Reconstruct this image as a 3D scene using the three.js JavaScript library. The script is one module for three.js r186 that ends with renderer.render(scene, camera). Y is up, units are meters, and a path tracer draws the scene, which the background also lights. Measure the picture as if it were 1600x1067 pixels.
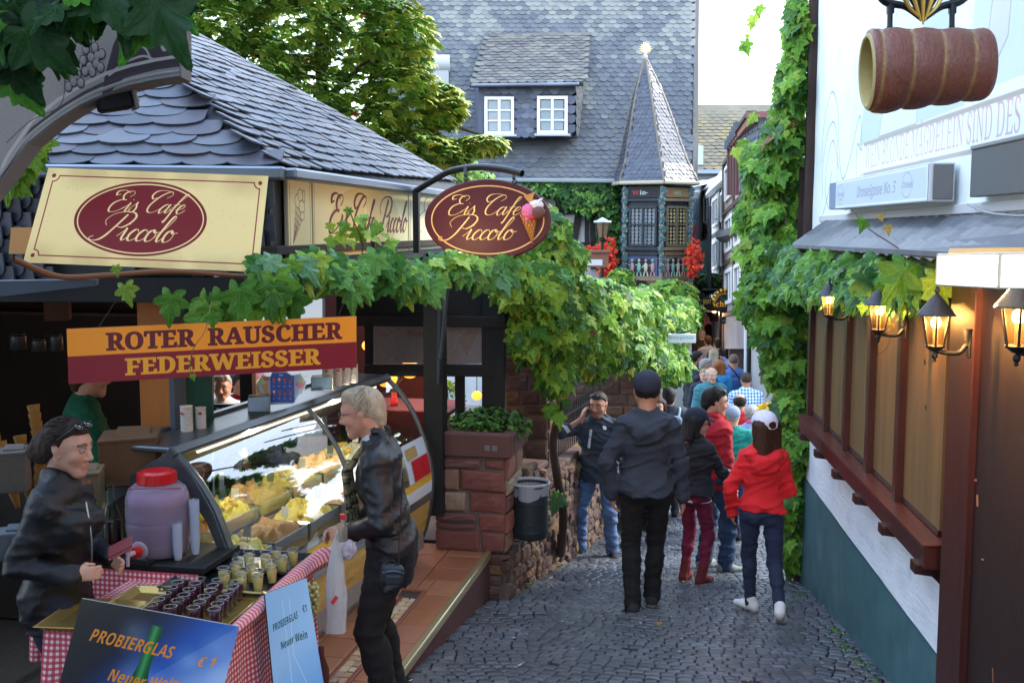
import*as THREE from 'three';
import{mergeGeometries,mergeVertices}from 'three/addons/utils/BufferGeometryUtils.js';
import{RoundedBoxGeometry}from 'three/addons/geometries/RoundedBoxGeometry.js';
import{ImprovedNoise}from 'three/addons/math/ImprovedNoise.js';
// ---------- camera, sky, sun, exposure ----------
const scene=new THREE.Scene();
const YAW=11.3*Math.PI / 180,F=1700,PITCH=Math.atan(178.5 / F);
const EYE=new THREE.Vector3(0,2.65,0);
const camera=new THREE.PerspectiveCamera(2*Math.atan(533.5 / F)*180 / Math.PI,1024 / 682,0.05,600);
camera.position.copy(EYE);camera.rotation.order='YXZ';camera.rotation.set(-PITCH,YAW,0);
const renderer=new THREE.WebGLRenderer({antialias:true});
renderer.setSize(1024,682);
renderer.toneMapping=THREE.LinearToneMapping;renderer.toneMappingExposure=3.95;
renderer.shadowMap.enabled=true;renderer.shadowMap.type=THREE.PCFSoftShadowMap;
const SUN=new THREE.Vector3(0.62,0.62,-0.42).normalize();
const sun=new THREE.DirectionalLight(new THREE.Color(1,0.9,0.72),1.5);
sun.position.copy(SUN).multiplyScalar(60).add(new THREE.Vector3(-1,0,-14));sun.target.position.set(-1,0,-14);
sun.castShadow=true;sun.shadow.radius=24;sun.shadow.mapSize.set(2048,2048);
Object.assign(sun.shadow.camera,{left:-26,right:26,top:26,bottom:-26,near:1,far:140});
scene.add(sun,sun.target);
const N3=new ImprovedNoise();
function rng(seed){let s=seed>>>0;return()=>{s=(s+0x6d2b79f5)|0;let t=Math.imul(s ^(s>>>15),1|s);t=(t+Math.imul(t ^(t>>>7),61|t))^ t;return((t ^(t>>>14))>>>0)/ 4294967296;};}
const V=(x,y,z)=>new THREE.Vector3(x,y,z);
const lerp=(a,b,t)=>a+(b - a)*t,clamp=(x,a,b)=>Math.min(b,Math.max(a,x));
const smooth=(a,b,x)=>{const t=clamp((x - a)/(b - a),0,1);return t*t*(3 - 2*t);};
const fbm=(x,y,z,o=4)=>{let a=0.5,s=0;for(let i=0;i<o;i++){s+=a*N3.noise(x,y,z);x*=2.03;y*=2.03;z*=2.03;a*=0.5;}return s;};
{
const w=256,h=128,data=new Float32Array(w*h*4);
for(let j=0;j<h;j++)for(let i=0;i<w;i++){
const el=(j+0.5)/ h*Math.PI - Math.PI / 2,az=((i+0.5)/ w - 0.5)*2*Math.PI;
const d=V(Math.cos(el)*Math.cos(az),Math.sin(el),Math.cos(el)*Math.sin(az));
const up=Math.max(0,d.y),g=Math.max(0,d.dot(SUN)),c=0.5+fbm(d.x*2.5,d.y*5,d.z*2.5,4);
const k=(0.78+0.3*c)*(1+0.5*Math.pow(g,6))*(d.y<0?0.28:1);
const o=(j*w+i)*4;
data[o]=k*lerp(0.9,0.56,up);data[o+1]=k*lerp(1.0,0.8,up);data[o+2]=k*lerp(1.1,1.22,up);data[o+3]=1;
}
const t=new THREE.DataTexture(data,w,h,THREE.RGBAFormat,THREE.FloatType);
t.mapping=THREE.EquirectangularReflectionMapping;t.magFilter=t.minFilter=THREE.LinearFilter;t.needsUpdate=true;
scene.background=t;scene.environment=t;
}
// ---------- helpers: camera rays (photograph pixels, 1600 wide) to places in the world ----------
const FH=V(-Math.sin(YAW),0,-Math.cos(YAW)),RT=V(Math.cos(YAW),0,-Math.sin(YAW)),UP=V(0,1,0);
const FW=FH.clone().multiplyScalar(Math.cos(PITCH)).addScaledVector(UP,-Math.sin(PITCH));
const UU=UP.clone().multiplyScalar(Math.cos(PITCH)).addScaledVector(FH,Math.sin(PITCH));
const ray=(u,v)=>FW.clone().addScaledVector(RT,(u - 800)/ F).addScaledVector(UU,(533.5 - v)/ F);
const along=(r,t)=>EYE.clone().addScaledVector(r,t);
const atD=(u,v,d)=>{const r=ray(u,v);return along(r,d / r.dot(FH));};
const atY=(u,v,y)=>{const r=ray(u,v);return along(r,(y - EYE.y)/ r.y);};
const atZ=(u,v,z)=>{const r=ray(u,v);return along(r,z / r.z);};
const GP=[[-4,1.1],[0,.7],[6,-.05],[8.3,-.35],[10,-.60],[11.3,-.79],[13,-.98],[15,-1.1],[18,-1.2],[22,-1.4],[30,-1.95],[45,-3.0],[120,-6.5]];
const gy=(z)=>{const s=-z;for(let i=1;i<GP.length;i++)if(s<GP[i][0]||i===GP.length - 1){const[a,b]=[GP[i - 1],GP[i]];return lerp(a[1],b[1],(s - a[0])/(b[0]- a[0]));}};
const atG=(u,v)=>{const r=ray(u,v);for(let t=3;t<90;t+=0.01){const p=along(r,t);if(p.y<gy(p.z))return p;}};
// ---------- helpers: naming ----------
const used=new Map();
const numbered=(n)=>{const k=used.get(n)||0;used.set(n,k+1);return k?n+'_'+String(k).padStart(3,'0'):n;};
function tag(o,label,category,group){o.userData.label=label;if(category)o.userData.category=category;if(group)o.userData.group=group;return o;}
function thing(name,label,category,pos=[0,0,0],turn=0,group){
const o=new THREE.Group();o.name=numbered(name);scene.add(o);o.position.set(...(pos.isVector3?pos.toArray():pos));o.rotation.y=turn;
return tag(o,label,category,group);
}
function M(name,geo,m,parent=scene){
const o=new THREE.Mesh(Array.isArray(geo)?mg(geo):geo,m);o.name=parent===scene?numbered(name):name;o.castShadow=o.receiveShadow=true;parent.add(o);return o;
}
function struct(name,label,pos=[0,0,0],turn=0){const o=new THREE.Group();o.name=numbered(name);o.position.set(...pos);o.rotation.y=turn;o.userData={kind:'structure',label};scene.add(o);return o;}
function copy(o,label,pos,turn){const c=o.clone();c.name=numbered(o.name.replace(/_\d+$/,''));c.userData={...o.userData};if(label)c.userData.label=label;if(pos)c.position.set(...(pos.isVector3?pos.toArray():pos));if(turn !==undefined)c.rotation.y=turn;scene.add(c);return c;}
const stuff=(o)=>{o.userData.kind='stuff';return o;};
// ---------- helpers: geometry ----------
function uvBox(g,s=1){
if(!g.attributes.normal)g.computeVertexNormals();
const p=g.attributes.position,n=g.attributes.normal,uv=new Float32Array(p.count*2);
for(let i=0;i<p.count;i++){
const ax=Math.abs(n.getX(i)),ay=Math.abs(n.getY(i)),az=Math.abs(n.getZ(i));
let u,v;if(ay>ax&&ay>az){u=p.getX(i);v=p.getZ(i);}else if(ax>az){u=p.getZ(i);v=p.getY(i);}else{u=p.getX(i);v=p.getY(i);}
uv[2*i]=u*s;uv[2*i+1]=v*s;
}
g.setAttribute('uv',new THREE.BufferAttribute(uv,2));return g;
}
function mg(list){
list=list.map((g)=>{let q=g.index?g.toNonIndexed():g;for(const k of Object.keys(q.attributes))if(!['position','normal','uv','color'].includes(k))q.deleteAttribute(k);if(!q.attributes.uv)uvBox(q);return q;});
if(list.some((g)=>g.attributes.color)&&!list.every((g)=>g.attributes.color))for(const g of list)if(!g.attributes.color)g.setAttribute('color',new THREE.BufferAttribute(new Float32Array(g.attributes.position.count*3).fill(1),3));
return list.length===1?list[0]:mergeGeometries(list);
}
const E3=new THREE.Euler();
function put(g,x=0,y=0,z=0,rx=0,ry=0,rz=0,s){if(s)g.scale(s[0]??s,s[1]??s,s[2]??s);g.applyMatrix4(new THREE.Matrix4().makeRotationFromEuler(E3.set(rx,ry,rz)).setPosition(x,y,z));return g;}
function bx(w,h,d,x=0,y=0,z=0,rx=0,ry=0,rz=0,bev=0.004){
const b=Math.min(bev,w*.45,h*.45,d*.45),X=w / 2,Y=h / 2,Z=d / 2,P=[],q=(a,b2,c,e)=>P.push(...a,...b2,...c,...a,...c,...e);
const c=(sx,sy,sz,k)=>[sx*(X -(k===0?0:b)),sy*(Y -(k===1?0:b)),sz*(Z -(k===2?0:b))];
for(const s of[1,-1]){
const o=(a)=>(s>0?a:a.reverse());
q(...o([c(s,-1,1,0),c(s,-1,-1,0),c(s,1,-1,0),c(s,1,1,0)]));
q(...o([c(-1,s,1,1),c(1,s,1,1),c(1,s,-1,1),c(-1,s,-1,1)]));
q(...o([c(-1,-1,s,2),c(1,-1,s,2),c(1,1,s,2),c(-1,1,s,2)]));
}
for(const s of[1,-1])for(const t of[1,-1]){
const o=(a,f)=>(f>0?a:a.reverse());
q(...o([c(s,-1,t,2),c(s,-1,t,0),c(s,1,t,0),c(s,1,t,2)],s*t));
q(...o([c(-1,s,t,1),c(-1,s,t,2),c(1,s,t,2),c(1,s,t,1)],-s*t));
q(...o([c(s,t,1,0),c(s,t,-1,0),c(s,t,-1,1),c(s,t,1,1)],s*t));
for(const r of[1,-1]){const a=[c(s,t,r,0),c(s,t,r,1),c(s,t,r,2)];if(s*t*r<0)a.reverse();P.push(...a[0],...a[1],...a[2]);}
}
const g=new THREE.BufferGeometry();g.setAttribute('position',new THREE.BufferAttribute(new Float32Array(P),3));g.computeVertexNormals();
uvBox(g);return put(g,x,y,z,rx,ry,rz);
}
function bar(a,b,w,h,bev=0.003,up=UP){
a=a.isVector3?a:V(...a);b=b.isVector3?b:V(...b);
const L=a.distanceTo(b),z=b.clone().sub(a).normalize();let x=new THREE.Vector3().crossVectors(up,z);if(x.lengthSq()<1e-6)x=V(1,0,0);x.normalize();
const y=new THREE.Vector3().crossVectors(z,x),g=bx(w,h,L,0,0,0,0,0,0,bev);
g.applyMatrix4(new THREE.Matrix4().makeBasis(x,y,z).setPosition(a.clone().add(b).multiplyScalar(.5)));return g;
}
function rod(a,b,r,r2=r,seg=8){
a=a.isVector3?a:V(...a);b=b.isVector3?b:V(...b);const g=new THREE.CylinderGeometry(r2,r,a.distanceTo(b),seg);
g.applyQuaternion(new THREE.Quaternion().setFromUnitVectors(UP,b.clone().sub(a).normalize()));g.translate(...a.clone().add(b).multiplyScalar(.5).toArray());return g;
}
const tube=(pts,r,seg=24,rs=6)=>new THREE.TubeGeometry(new THREE.CatmullRomCurve3(pts.map((p)=>(p.isVector3?p:V(...p)))),seg,r,rs);
function taperTube(pts,r0,r1,seg=24,rs=7){
const c=new THREE.CatmullRomCurve3(pts.map((p)=>(p.isVector3?p:V(...p)))),g=new THREE.TubeGeometry(c,seg,1,rs),p=g.attributes.position,q=V();
for(let i=0;i<p.count;i++){const k=Math.floor(i /(rs+1))/ seg;c.getPointAt(clamp(k,0,1),q);const r=lerp(r0,r1,k)*(1+.12*N3.noise(q.x*9,q.y*9,q.z*9));p.setXYZ(i,q.x+(p.getX(i)- q.x)*r,q.y+(p.getY(i)- q.y)*r,q.z+(p.getZ(i)- q.z)*r);}
g.computeVertexNormals();return g;
}
const lathe=(pts,seg=24)=>new THREE.LatheGeometry(pts.map(([r,y])=>new THREE.Vector2(r,y)),seg);
function prism(pts,depth,bevel=0){const s=new THREE.Shape(pts.map(([x,y])=>new THREE.Vector2(x,y)));return new THREE.ExtrudeGeometry(s,{depth,bevelEnabled:bevel>0,bevelSize:bevel,bevelThickness:bevel,bevelSegments:1,curveSegments:20});}
const ball=(r,x=0,y=0,z=0,sx=1,sy=1,sz=1,seg=12)=>{const g=new THREE.SphereGeometry(r,seg,Math.ceil(seg*.7));g.scale(sx,sy,sz);g.translate(x,y,z);return g;};
function quad(a,b,c,d){
const g=new THREE.BufferGeometry(),p=[a,b,c,d].map((v)=>(v.isVector3?v.toArray():v));
g.setAttribute('position',new THREE.BufferAttribute(new Float32Array([...p[0],...p[1],...p[2],...p[0],...p[2],...p[3]]),3));
g.setAttribute('uv',new THREE.BufferAttribute(new Float32Array([0,0,1,0,1,1,0,0,1,1,0,1]),2));g.computeVertexNormals();return g;
}
function slabOf(a,b,c,d,th){
const n=new THREE.Vector3().crossVectors(b.clone().sub(a),d.clone().sub(a)).normalize().multiplyScalar(-th),k=[a,b,c,d],m=k.map((v)=>v.clone().add(n));
return mg([quad(...k),quad(m[1],m[0],m[3],m[2]),...[0,1,2,3].map((i)=>quad(k[(i+1)% 4],k[i],m[i],m[(i+1)% 4]))].map((g)=>uvBox(g)));
}
function blockSet(count,seed,bump=.16,nx=3,ny=3,drop=.13){
const R=rng(seed),out=[];
for(let k=0;k<count;k++){
const P=[],I=[],ox=R()*50,c=[0,1,2,3].map(()=>[(R()- .5)*.07,(R()- .5)*.09]);
const at=(u,v,z)=>{const w=[(1 - u)*(1 - v),u*(1 - v),u*v,(1 - u)*v];let x=u - .5,y=v - .5;w.forEach((q,i)=>{x+=q*c[i][0];y+=q*c[i][1];});P.push(x,y,z);return P.length / 3 - 1;};
const grid=[];for(let j=0;j<=ny;j++)for(let i=0;i<=nx;i++){const u=lerp(.07,.93,i / nx),v=lerp(.09,.91,j / ny),edge=(i % nx===0)+(j % ny===0);grid.push(at(u,v,1 - edge*drop+bump*2*N3.noise(u*3+ox,v*3,k)));}
for(let j=0;j<ny;j++)for(let i=0;i<nx;i++){const a=grid[j*(nx+1)+i],b=grid[j*(nx+1)+i+1],d=grid[(j+1)*(nx+1)+i],e=grid[(j+1)*(nx+1)+i+1];I.push(a,b,e,a,e,d);}
const mid=[[0,0],[1,0],[1,1],[0,1]].map(([u,v])=>at(u,v,.55)),low=[[0,0],[1,0],[1,1],[0,1]].map(([u,v])=>at(u,v,0));
const rim=[[],[],[],[]];for(let i=0;i<=nx;i++){rim[0].push(grid[i]);rim[2].push(grid[ny*(nx+1)+nx - i]);}for(let j=0;j<=ny;j++){rim[1].push(grid[j*(nx+1)+nx]);rim[3].push(grid[(ny - j)*(nx+1)]);}
for(let s=0;s<4;s++){const a=mid[s],b=mid[(s+1)% 4],r=rim[s];for(let i=0;i<r.length - 1;i++)I.push(i<r.length / 2 - .5?a:b,r[i+1],r[i]);I.push(a,b,r[Math.ceil((r.length - 1)/ 2)]);I.push(low[s],low[(s+1)% 4],b,low[s],b,a);}
let g=new THREE.BufferGeometry();g.setAttribute('position',new THREE.BufferAttribute(new Float32Array(P),3));g.setIndex(I);g=g.toNonIndexed();g.computeVertexNormals();uvBox(g,.6);out.push(g);
}
return out;
}
// ---------- helpers: textures and materials ----------
function tex(w,h,draw,srgb=true,repeat){
const c=document.createElement('canvas');c.width=w;c.height=h;const x=c.getContext('2d');draw(x,w,h);
const t=new THREE.CanvasTexture(c);if(srgb)t.colorSpace=THREE.SRGBColorSpace;if(repeat){t.wrapS=t.wrapT=THREE.RepeatWrapping;t.repeat.set(repeat[0],repeat[1]);}return t;
}
function noiseTex(size,f,repeat=1){
const d=new Uint8Array(size*size*4);
const fb=(x,y,fx,fy,o=4,s=0)=>{let a=.5,r=0;for(let i=0;i<o;i++){const X=x*fx,Y=y*fy,X0=Math.floor(X),Y0=Math.floor(Y),tx=X - X0,ty=Y - Y0,h=(p,q)=>{let n=Math.imul(((p % fx)+fx)% fx+17*i+s,374761393)+Math.imul(((q % fy)+fy)% fy,668265263);n=Math.imul(n ^(n>>>13),1274126177);return((n ^(n>>>16))>>>0)/ 4294967296;};const sx=tx*tx*(3 - 2*tx),sy=ty*ty*(3 - 2*ty);r+=a*lerp(lerp(h(X0,Y0),h(X0+1,Y0),sx),lerp(h(X0,Y0+1),h(X0+1,Y0+1),sx),sy);a*=.5;fx*=2;fy*=2;}return r /(1 - Math.pow(.5,o));};
for(let j=0;j<size;j++)for(let i=0;i<size;i++){const v=clamp(f(i / size,j / size,fb),0,1)*255,o=(j*size+i)*4;d[o]=d[o+1]=d[o+2]=v;d[o+3]=255;}
const t=new THREE.DataTexture(d,size,size);t.wrapS=t.wrapT=THREE.RepeatWrapping;t.magFilter=t.minFilter=THREE.LinearFilter;t.repeat.set(repeat,repeat);t.needsUpdate=true;return t;
}
const T={
grain:noiseTex(512,(x,y,f)=>f(x,y,24,24,5),1.6),coarse:noiseTex(512,(x,y,f)=>.25+.75*f(x,y,5,5,6),.7),
wood:noiseTex(512,(x,y,f)=>.35+.65*f(x,y,40,3,4),1.2),stain:noiseTex(512,(x,y,f)=>clamp(.62+.5*(f(x,y,4,3,5)- .3),0,1),.35),
streak:noiseTex(512,(x,y,f)=>.55+.45*f(x,y,30,3,4),.5),leather:noiseTex(512,(x,y,f)=>.6*Math.abs(f(x,y,9,5,4)- .5)*2+.4*f(x,y,60,60,2),4),
cloth:noiseTex(256,(x,y,f)=>.5+.25*Math.sin(x*2*Math.PI*64)*Math.sin(y*2*Math.PI*64)+.3*(f(x,y,16,16,3)- .5),5),hair:noiseTex(512,(x,y,f)=>f(x,y,90,4,3),3),
};
const vary=(t)=>t;
function mat(c,rough=.8,o={}){
const m=new THREE.MeshPhysicalMaterial({color:new THREE.Color().setRGB(...c),roughness:rough,metalness:o.metal||0});
if(o.map)m.map=o.map;if(o.bump){m.bumpMap=o.bump;m.bumpScale=o.bs??.003;}if(o.vc)m.vertexColors=true;if(o.rm)m.roughnessMap=o.rm;
if(o.trans){m.transmission=o.trans;m.thickness=0;m.ior=o.ior??1.4;}if(o.coat){m.clearcoat=o.coat;m.clearcoatRoughness=o.coatR??.2;}if(o.sheen){m.sheen=o.sheen;m.sheenRoughness=.6;m.sheenColor=new THREE.Color().setRGB(...(o.sheenC||[1,1,1]));}
if(o.emit){m.emissive=new THREE.Color().setRGB(...o.emit);m.emissiveIntensity=o.ei??1;}m.side=THREE.DoubleSide;return m;
}
const printMat=(t,rough=.5,o={})=>{const m=mat([1,1,1],rough,o);m.map=t;if(o.emit)m.emissiveMap=t;return m;};
const B={
iron:mat([.014,.016,.018],.45,{bump:T.grain,bs:.001,metal:.3}),blackWood:mat([.006,.006,.0075],.65,{map:T.wood,bump:T.wood,bs:.002}),
steel:mat([.55,.56,.58],.3,{metal:1}),zinc:mat([.28,.32,.38],.42,{metal:.6,map:T.stain,bump:T.grain,bs:.0006}),gold:mat([.75,.5,.13],.35,{metal:.8}),
white:mat([.78,.78,.76],.5),glass:mat([1,1,1],.03,{trans:1,ior:1.45}),clear:mat([.96,.98,1],.06,{trans:1,ior:1.4}),dark:mat([.005,.0045,.004],.8),
redWood:mat([.04,.009,.007],.42,{map:T.wood,bump:T.wood,bs:.0015}),plaster:mat([.62,.64,.66],.85,{map:T.stain,bump:T.grain,bs:.003}),mortar:mat([.16,.14,.125],.95,{bump:T.grain,bs:.008}),
};
function signBoard(parent,name,w,h,th,map,sideMat,o={}){
const b=M(name,[bx(w,h,th,0,0,-th / 2)],sideMat,parent);
M(o.face||'printed_face',[put(new THREE.PlaneGeometry(w - .004,h - .004),0,0,.0025)],printMat(map,o.rough??.4,o.mo),parent);return b;
}
// ---------- foliage ----------
function leafGeo(kind){
let rim=[];
if(kind==='vine')rim=[[0,.04],[.12,.19],[.35,.25],[.36,.08],[.29,-.01],[.46,-.08],[.6,-.25],[.43,-.34],[.28,-.37],[.33,-.56],[.18,-.62],[.1,-.82],[0,-1.02]];
else if(kind==='ivy')rim=[[0,.04],[.2,.14],[.4,.02],[.42,-.22],[.3,-.4],[.16,-.66],[0,-.85]];
else rim=[[0,0],[.1,-.12],[.2,-.32],[.2,-.5],[.12,-.72],[0,-.95]];
const half=[];rim.forEach((p,i)=>{half.push(p);const q=rim[i+1];if(q&&kind==='vine'){const mx=(p[0]+q[0])/ 2,my=(p[1]+q[1])/ 2;half.push([mx+(mx - 0)*.05,my+(my+.2)*.05],[(p[0]+3*q[0])/ 4,(p[1]+3*q[1])/ 4]);}});
const full=[...half,...half.slice(1,-1).reverse().map(([x,y])=>[-x,y])],P=[],UVs=[],I=[],c=kind==='vine'?[0,-.12]:[0,-.3],n=full.length,z=(x,y)=>-.3*Math.abs(x)**1.6 - .22*(y+.1)**2+.05*Math.sin(9*y+6*Math.abs(x))+.03*Math.sin(14*Math.abs(x)- 5*y);
const put2=(x,y)=>{P.push(x,y,z(x,y));UVs.push((x+.6)/ 1.2,(y+1)/ 1.25);};put2(...c);for(const k of[.5,1])for(const q of full)put2(lerp(c[0],q[0],k),lerp(c[1],q[1],k));
for(let i=0;i<n;i++){const j=(i+1)% n;I.push(0,1+j,1+i,1+i,1+j,1+n+j,1+i,1+n+j,1+n+i);}
const g=new THREE.BufferGeometry();g.setAttribute('position',new THREE.BufferAttribute(new Float32Array(P),3));g.setAttribute('uv',new THREE.BufferAttribute(new Float32Array(UVs),2));g.setIndex(I);g.computeVertexNormals();return g;
}
const veins=tex(256,256,(x,w,h)=>{x.fillStyle='#d2d2d2';x.fillRect(0,0,w,h);const R=rng(2);for(let k=0;k<900;k++){x.fillStyle=`rgba(${R() < .5 ? '160,160,160' : '245,245,245'},.22)`;x.beginPath();x.arc(R()*w,R()*h,2+R()*9,0,7);x.fill();}x.strokeStyle='#ffffff';const o=[128,51];for(const[a,L]of[[0,195],[.62,150],[-.62,150],[1.25,120],[-1.25,120],[1.9,90],[-1.9,90]]){x.lineWidth=3.5;x.beginPath();x.moveTo(...o);const e=[o[0]+L*Math.sin(a),o[1]+L*Math.cos(a)];x.lineTo(...e);x.stroke();x.lineWidth=1.5;for(let q=.3;q<.95;q+=.16)for(const s of[-.75,.75]){const p=[lerp(o[0],e[0],q),lerp(o[1],e[1],q)];x.beginPath();x.moveTo(...p);x.lineTo(p[0]+L*.28*(1 - q*.6)*Math.sin(a+s),p[1]+L*.28*(1 - q*.6)*Math.cos(a+s));x.stroke();}}},true);veins.flipY=true;
const palm=(()=>{const l=leafGeo('lance');return mg([-2,-1,0,1,2].map((k)=>{const g=l.clone(),s=1 - .14*Math.abs(k);g.scale(s*1.15,s,s);g.rotateZ(k*.72);g.rotateX(-.12*Math.abs(k));return g;}));})();
const LEAF={vine:leafGeo('vine'),ivy:leafGeo('ivy'),lance:leafGeo('lance'),palm};
const leafMats=new Map();
function leafMat(c){const k=c.join();if(!leafMats.has(k)){const m=mat(c.map((v)=>v*1.5),.5,{trans:.34,ior:1.3,map:veins,bump:veins,bs:.0015});m.specularIntensity=.75;leafMats.set(k,m);};return leafMats.get(k);}
const VINE=[[[.055,.17,.02],4],[[.09,.24,.026],4],[[.15,.32,.032],3],[[.032,.11,.022],2],[[.24,.37,.045],1.1],[[.07,.16,.065],1.5],[[.2,.13,.04],.18]];
const SUNNY=[[[.15,.31,.03],4],[[.22,.39,.04],4],[[.32,.45,.05],3],[[.08,.21,.025],3],[[.04,.12,.02],1.5],[[.4,.38,.06],.5],[[.24,.14,.04],.12]];
function foliage(parent,o){
const R=rng(o.seed),items=[],q=new THREE.Quaternion(),tot=o.cols.reduce((s,c)=>s+c[1],0),inv=new THREE.Matrix4().copy(parent.matrixWorld).invert(),w=V();
for(let i=0;i<o.n;i++){
const s=o.spot(R,i);if(!s)continue;const[p,n0,tint]=s;
const n=n0.clone().add(V(R()- .5,R()- .5+(o.lift??.15),R()- .5).multiplyScalar(o.mess??1.1)).normalize();
let y=V(0,1,0).addScaledVector(n,-n.y);if(y.lengthSq()<.05)y=V(R()- .5,.1,R()- .5).addScaledVector(n,0);y.addScaledVector(n,-y.dot(n)).normalize();const x=new THREE.Vector3().crossVectors(y,n);
const m=new THREE.Matrix4().makeBasis(x,y,n).multiply(new THREE.Matrix4().makeRotationZ((R()- .5)*(o.roll??1.6))),k=o.size*(1+(R()- .5)*2*(o.sv??.4));
m.scale(V(k,k*(.88+.24*R()),k*(.5+R())));m.setPosition(p);
let c=R()*tot,ci=0;while((c -=o.cols[ci][1])>0)ci++;if(tint&&R()<tint)ci=o.tintTo??o.cols.length - 1;
w.copy(p).applyMatrix4(parent.matrixWorld);items.push({m,ci,near:k / w.distanceTo(EYE)});
}
items.sort((a,b)=>b.near - a.near);const geo=LEAF[o.geo||'vine'],parts=Math.min(o.parts??300,items.length);
for(const it of items.slice(0,parts)){const l=M(o.name||'leaf',geo,leafMat(o.cols[it.ci][0]),parent);l.matrixAutoUpdate=true;it.m.decompose(l.position,l.quaternion,l.scale);}
const rest=items.slice(parts);if(!rest.length)return;
const im=new THREE.InstancedMesh(geo,leafMat([1,1,1]).clone(),rest.length);im.name=(o.name||'leaf')+'_mass';stuff(im);im.castShadow=im.receiveShadow=true;const col=new THREE.Color();
rest.forEach((it,i)=>{im.setMatrixAt(i,it.m);const b=o.cols[it.ci][0],f=.8+.4*R();im.setColorAt(i,col.setRGB(b[0]*f,b[1]*f,b[2]*f));});parent.add(im);
}
const place=(o)=>{o.updateMatrixWorld(true);return o;};
// ---------- bodies: distance fields meshed by surface nets ----------
function nets(f,lo,hi,h){
const nx=Math.ceil((hi[0]- lo[0])/ h)+1,ny=Math.ceil((hi[1]- lo[1])/ h)+1,nz=Math.ceil((hi[2]- lo[2])/ h)+1,D=new Float32Array(nx*ny*nz),id=new Int32Array(nx*ny*nz).fill(-1),P=[],I=[];
for(let k=0,o=0;k<nz;k++)for(let j=0;j<ny;j++)for(let i=0;i<nx;i++,o++)D[o]=f(lo[0]+i*h,lo[1]+j*h,lo[2]+k*h);
const at=(i,j,k)=>i+nx*(j+ny*k),off=[0,1,nx,nx+1,nx*ny,nx*ny+1,nx*ny+nx,nx*ny+nx+1],E=[[0,1],[0,2],[0,4],[1,3],[1,5],[2,3],[2,6],[3,7],[4,5],[4,6],[5,7],[6,7]];
for(let k=0;k<nz - 1;k++)for(let j=0;j<ny - 1;j++)for(let i=0;i<nx - 1;i++){
const o=at(i,j,k);let m=0;for(let c=0;c<8;c++)if(D[o+off[c]]<0)m|=1<<c;if(m===0||m===255)continue;
let x=0,y=0,z=0,n=0;for(const[a,b]of E){if(((m>>a)&1)===((m>>b)&1))continue;const da=D[o+off[a]],t=da /(da - D[o+off[b]]);x+=lerp(a&1,b&1,t);y+=lerp((a>>1)&1,(b>>1)&1,t);z+=lerp(a>>2,b>>2,t);n++;}
id[o]=P.length / 3;P.push(lo[0]+(i+x / n)*h,lo[1]+(j+y / n)*h,lo[2]+(k+z / n)*h);
}
const face=(a,b,c,d,s)=>{if(a<0||b<0||c<0||d<0)return;if(s)I.push(a,b,c,a,c,d);else I.push(a,c,b,a,d,c);};
for(let k=1;k<nz - 1;k++)for(let j=1;j<ny - 1;j++)for(let i=1;i<nx - 1;i++){
const o=at(i,j,k),s=D[o]<0;
if(s !==D[o+1]<0)face(id[at(i,j - 1,k - 1)],id[at(i,j,k - 1)],id[o],id[at(i,j - 1,k)],s);
if(s !==D[o+nx]<0)face(id[at(i - 1,j,k - 1)],id[at(i - 1,j,k)],id[o],id[at(i,j,k - 1)],s);
if(s !==D[o+nx*ny]<0)face(id[at(i - 1,j - 1,k)],id[at(i,j - 1,k)],id[o],id[at(i - 1,j,k)],s);
}
const g=new THREE.BufferGeometry();g.setAttribute('position',new THREE.BufferAttribute(new Float32Array(P),3));g.setIndex(I);g.computeVertexNormals();return g;
}
// a limb: [a, b, ra, rb, kx, kz, blend, carve]
function fieldOf(prims){
return(x,y,z)=>{
let d=9;
for(const[a,b,ra,rb,kx=1,kz=1,k=.03,cut]of prims){
const bx_=(b[0]- a[0]),by=b[1]- a[1],bz=b[2]- a[2],L=bx_*bx_+by*by+bz*bz||1e-9,px=x - a[0],py=y - a[1],pz=z - a[2];
const t=clamp((px*bx_+py*by+pz*bz)/ L,0,1),qx=(px - bx_*t)/ kx,qy=py - by*t,qz=(pz - bz*t)/ kz,e=Math.sqrt(qx*qx+qy*qy+qz*qz)- lerp(ra,rb,t);
if(cut){const h=clamp(.5 - .5*(-e - d)/ -k,0,1);d=Math.max(d,-e)+0*h;}else{const h=Math.max(k - Math.abs(d - e),0)/ k;d=Math.min(d,e)- h*h*k*.25;}
}
return d;
};
}
function boundsOf(prims,pad){const lo=[9,9,9],hi=[-9,-9,-9];for(const[a,b,ra,rb,kx=1,kz=1,,cut]of prims){if(cut)continue;const r=Math.max(ra,rb),R3=[r*kx,r,r*kz];for(let i=0;i<3;i++){lo[i]=Math.min(lo[i],a[i]- R3[i],b[i]- R3[i]);hi[i]=Math.max(hi[i],a[i]+R3[i],b[i]+R3[i]);}}return[lo.map((v)=>v - pad),hi.map((v)=>v+pad)];}
function solid(prims,h,warp,clip,more,k2=.035){let f0=fieldOf(prims);const[lo,hi]=boundsOf(more?[...prims,...more]:prims,h*2.2+.02);if(more){const fa=f0,fb=fieldOf(more),c0=clip;f0=(x,y,z)=>{let a=fa(x,y,z);if(c0)a=Math.max(a,c0(x,y,z));const b=fb(x,y,z),q=Math.max(k2 - Math.abs(a - b),0)/ k2;return Math.min(a,b)- q*q*k2*.25;};clip=null;}let f=f0;if(warp||clip)f=(x,y,z)=>{let d=f0(x,y,z);if(warp&&Math.abs(d)<.05)d+=warp(x,y,z);if(clip)d=Math.max(d,clip(x,y,z));return d;};return nets(f,lo,hi,h);}
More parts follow.
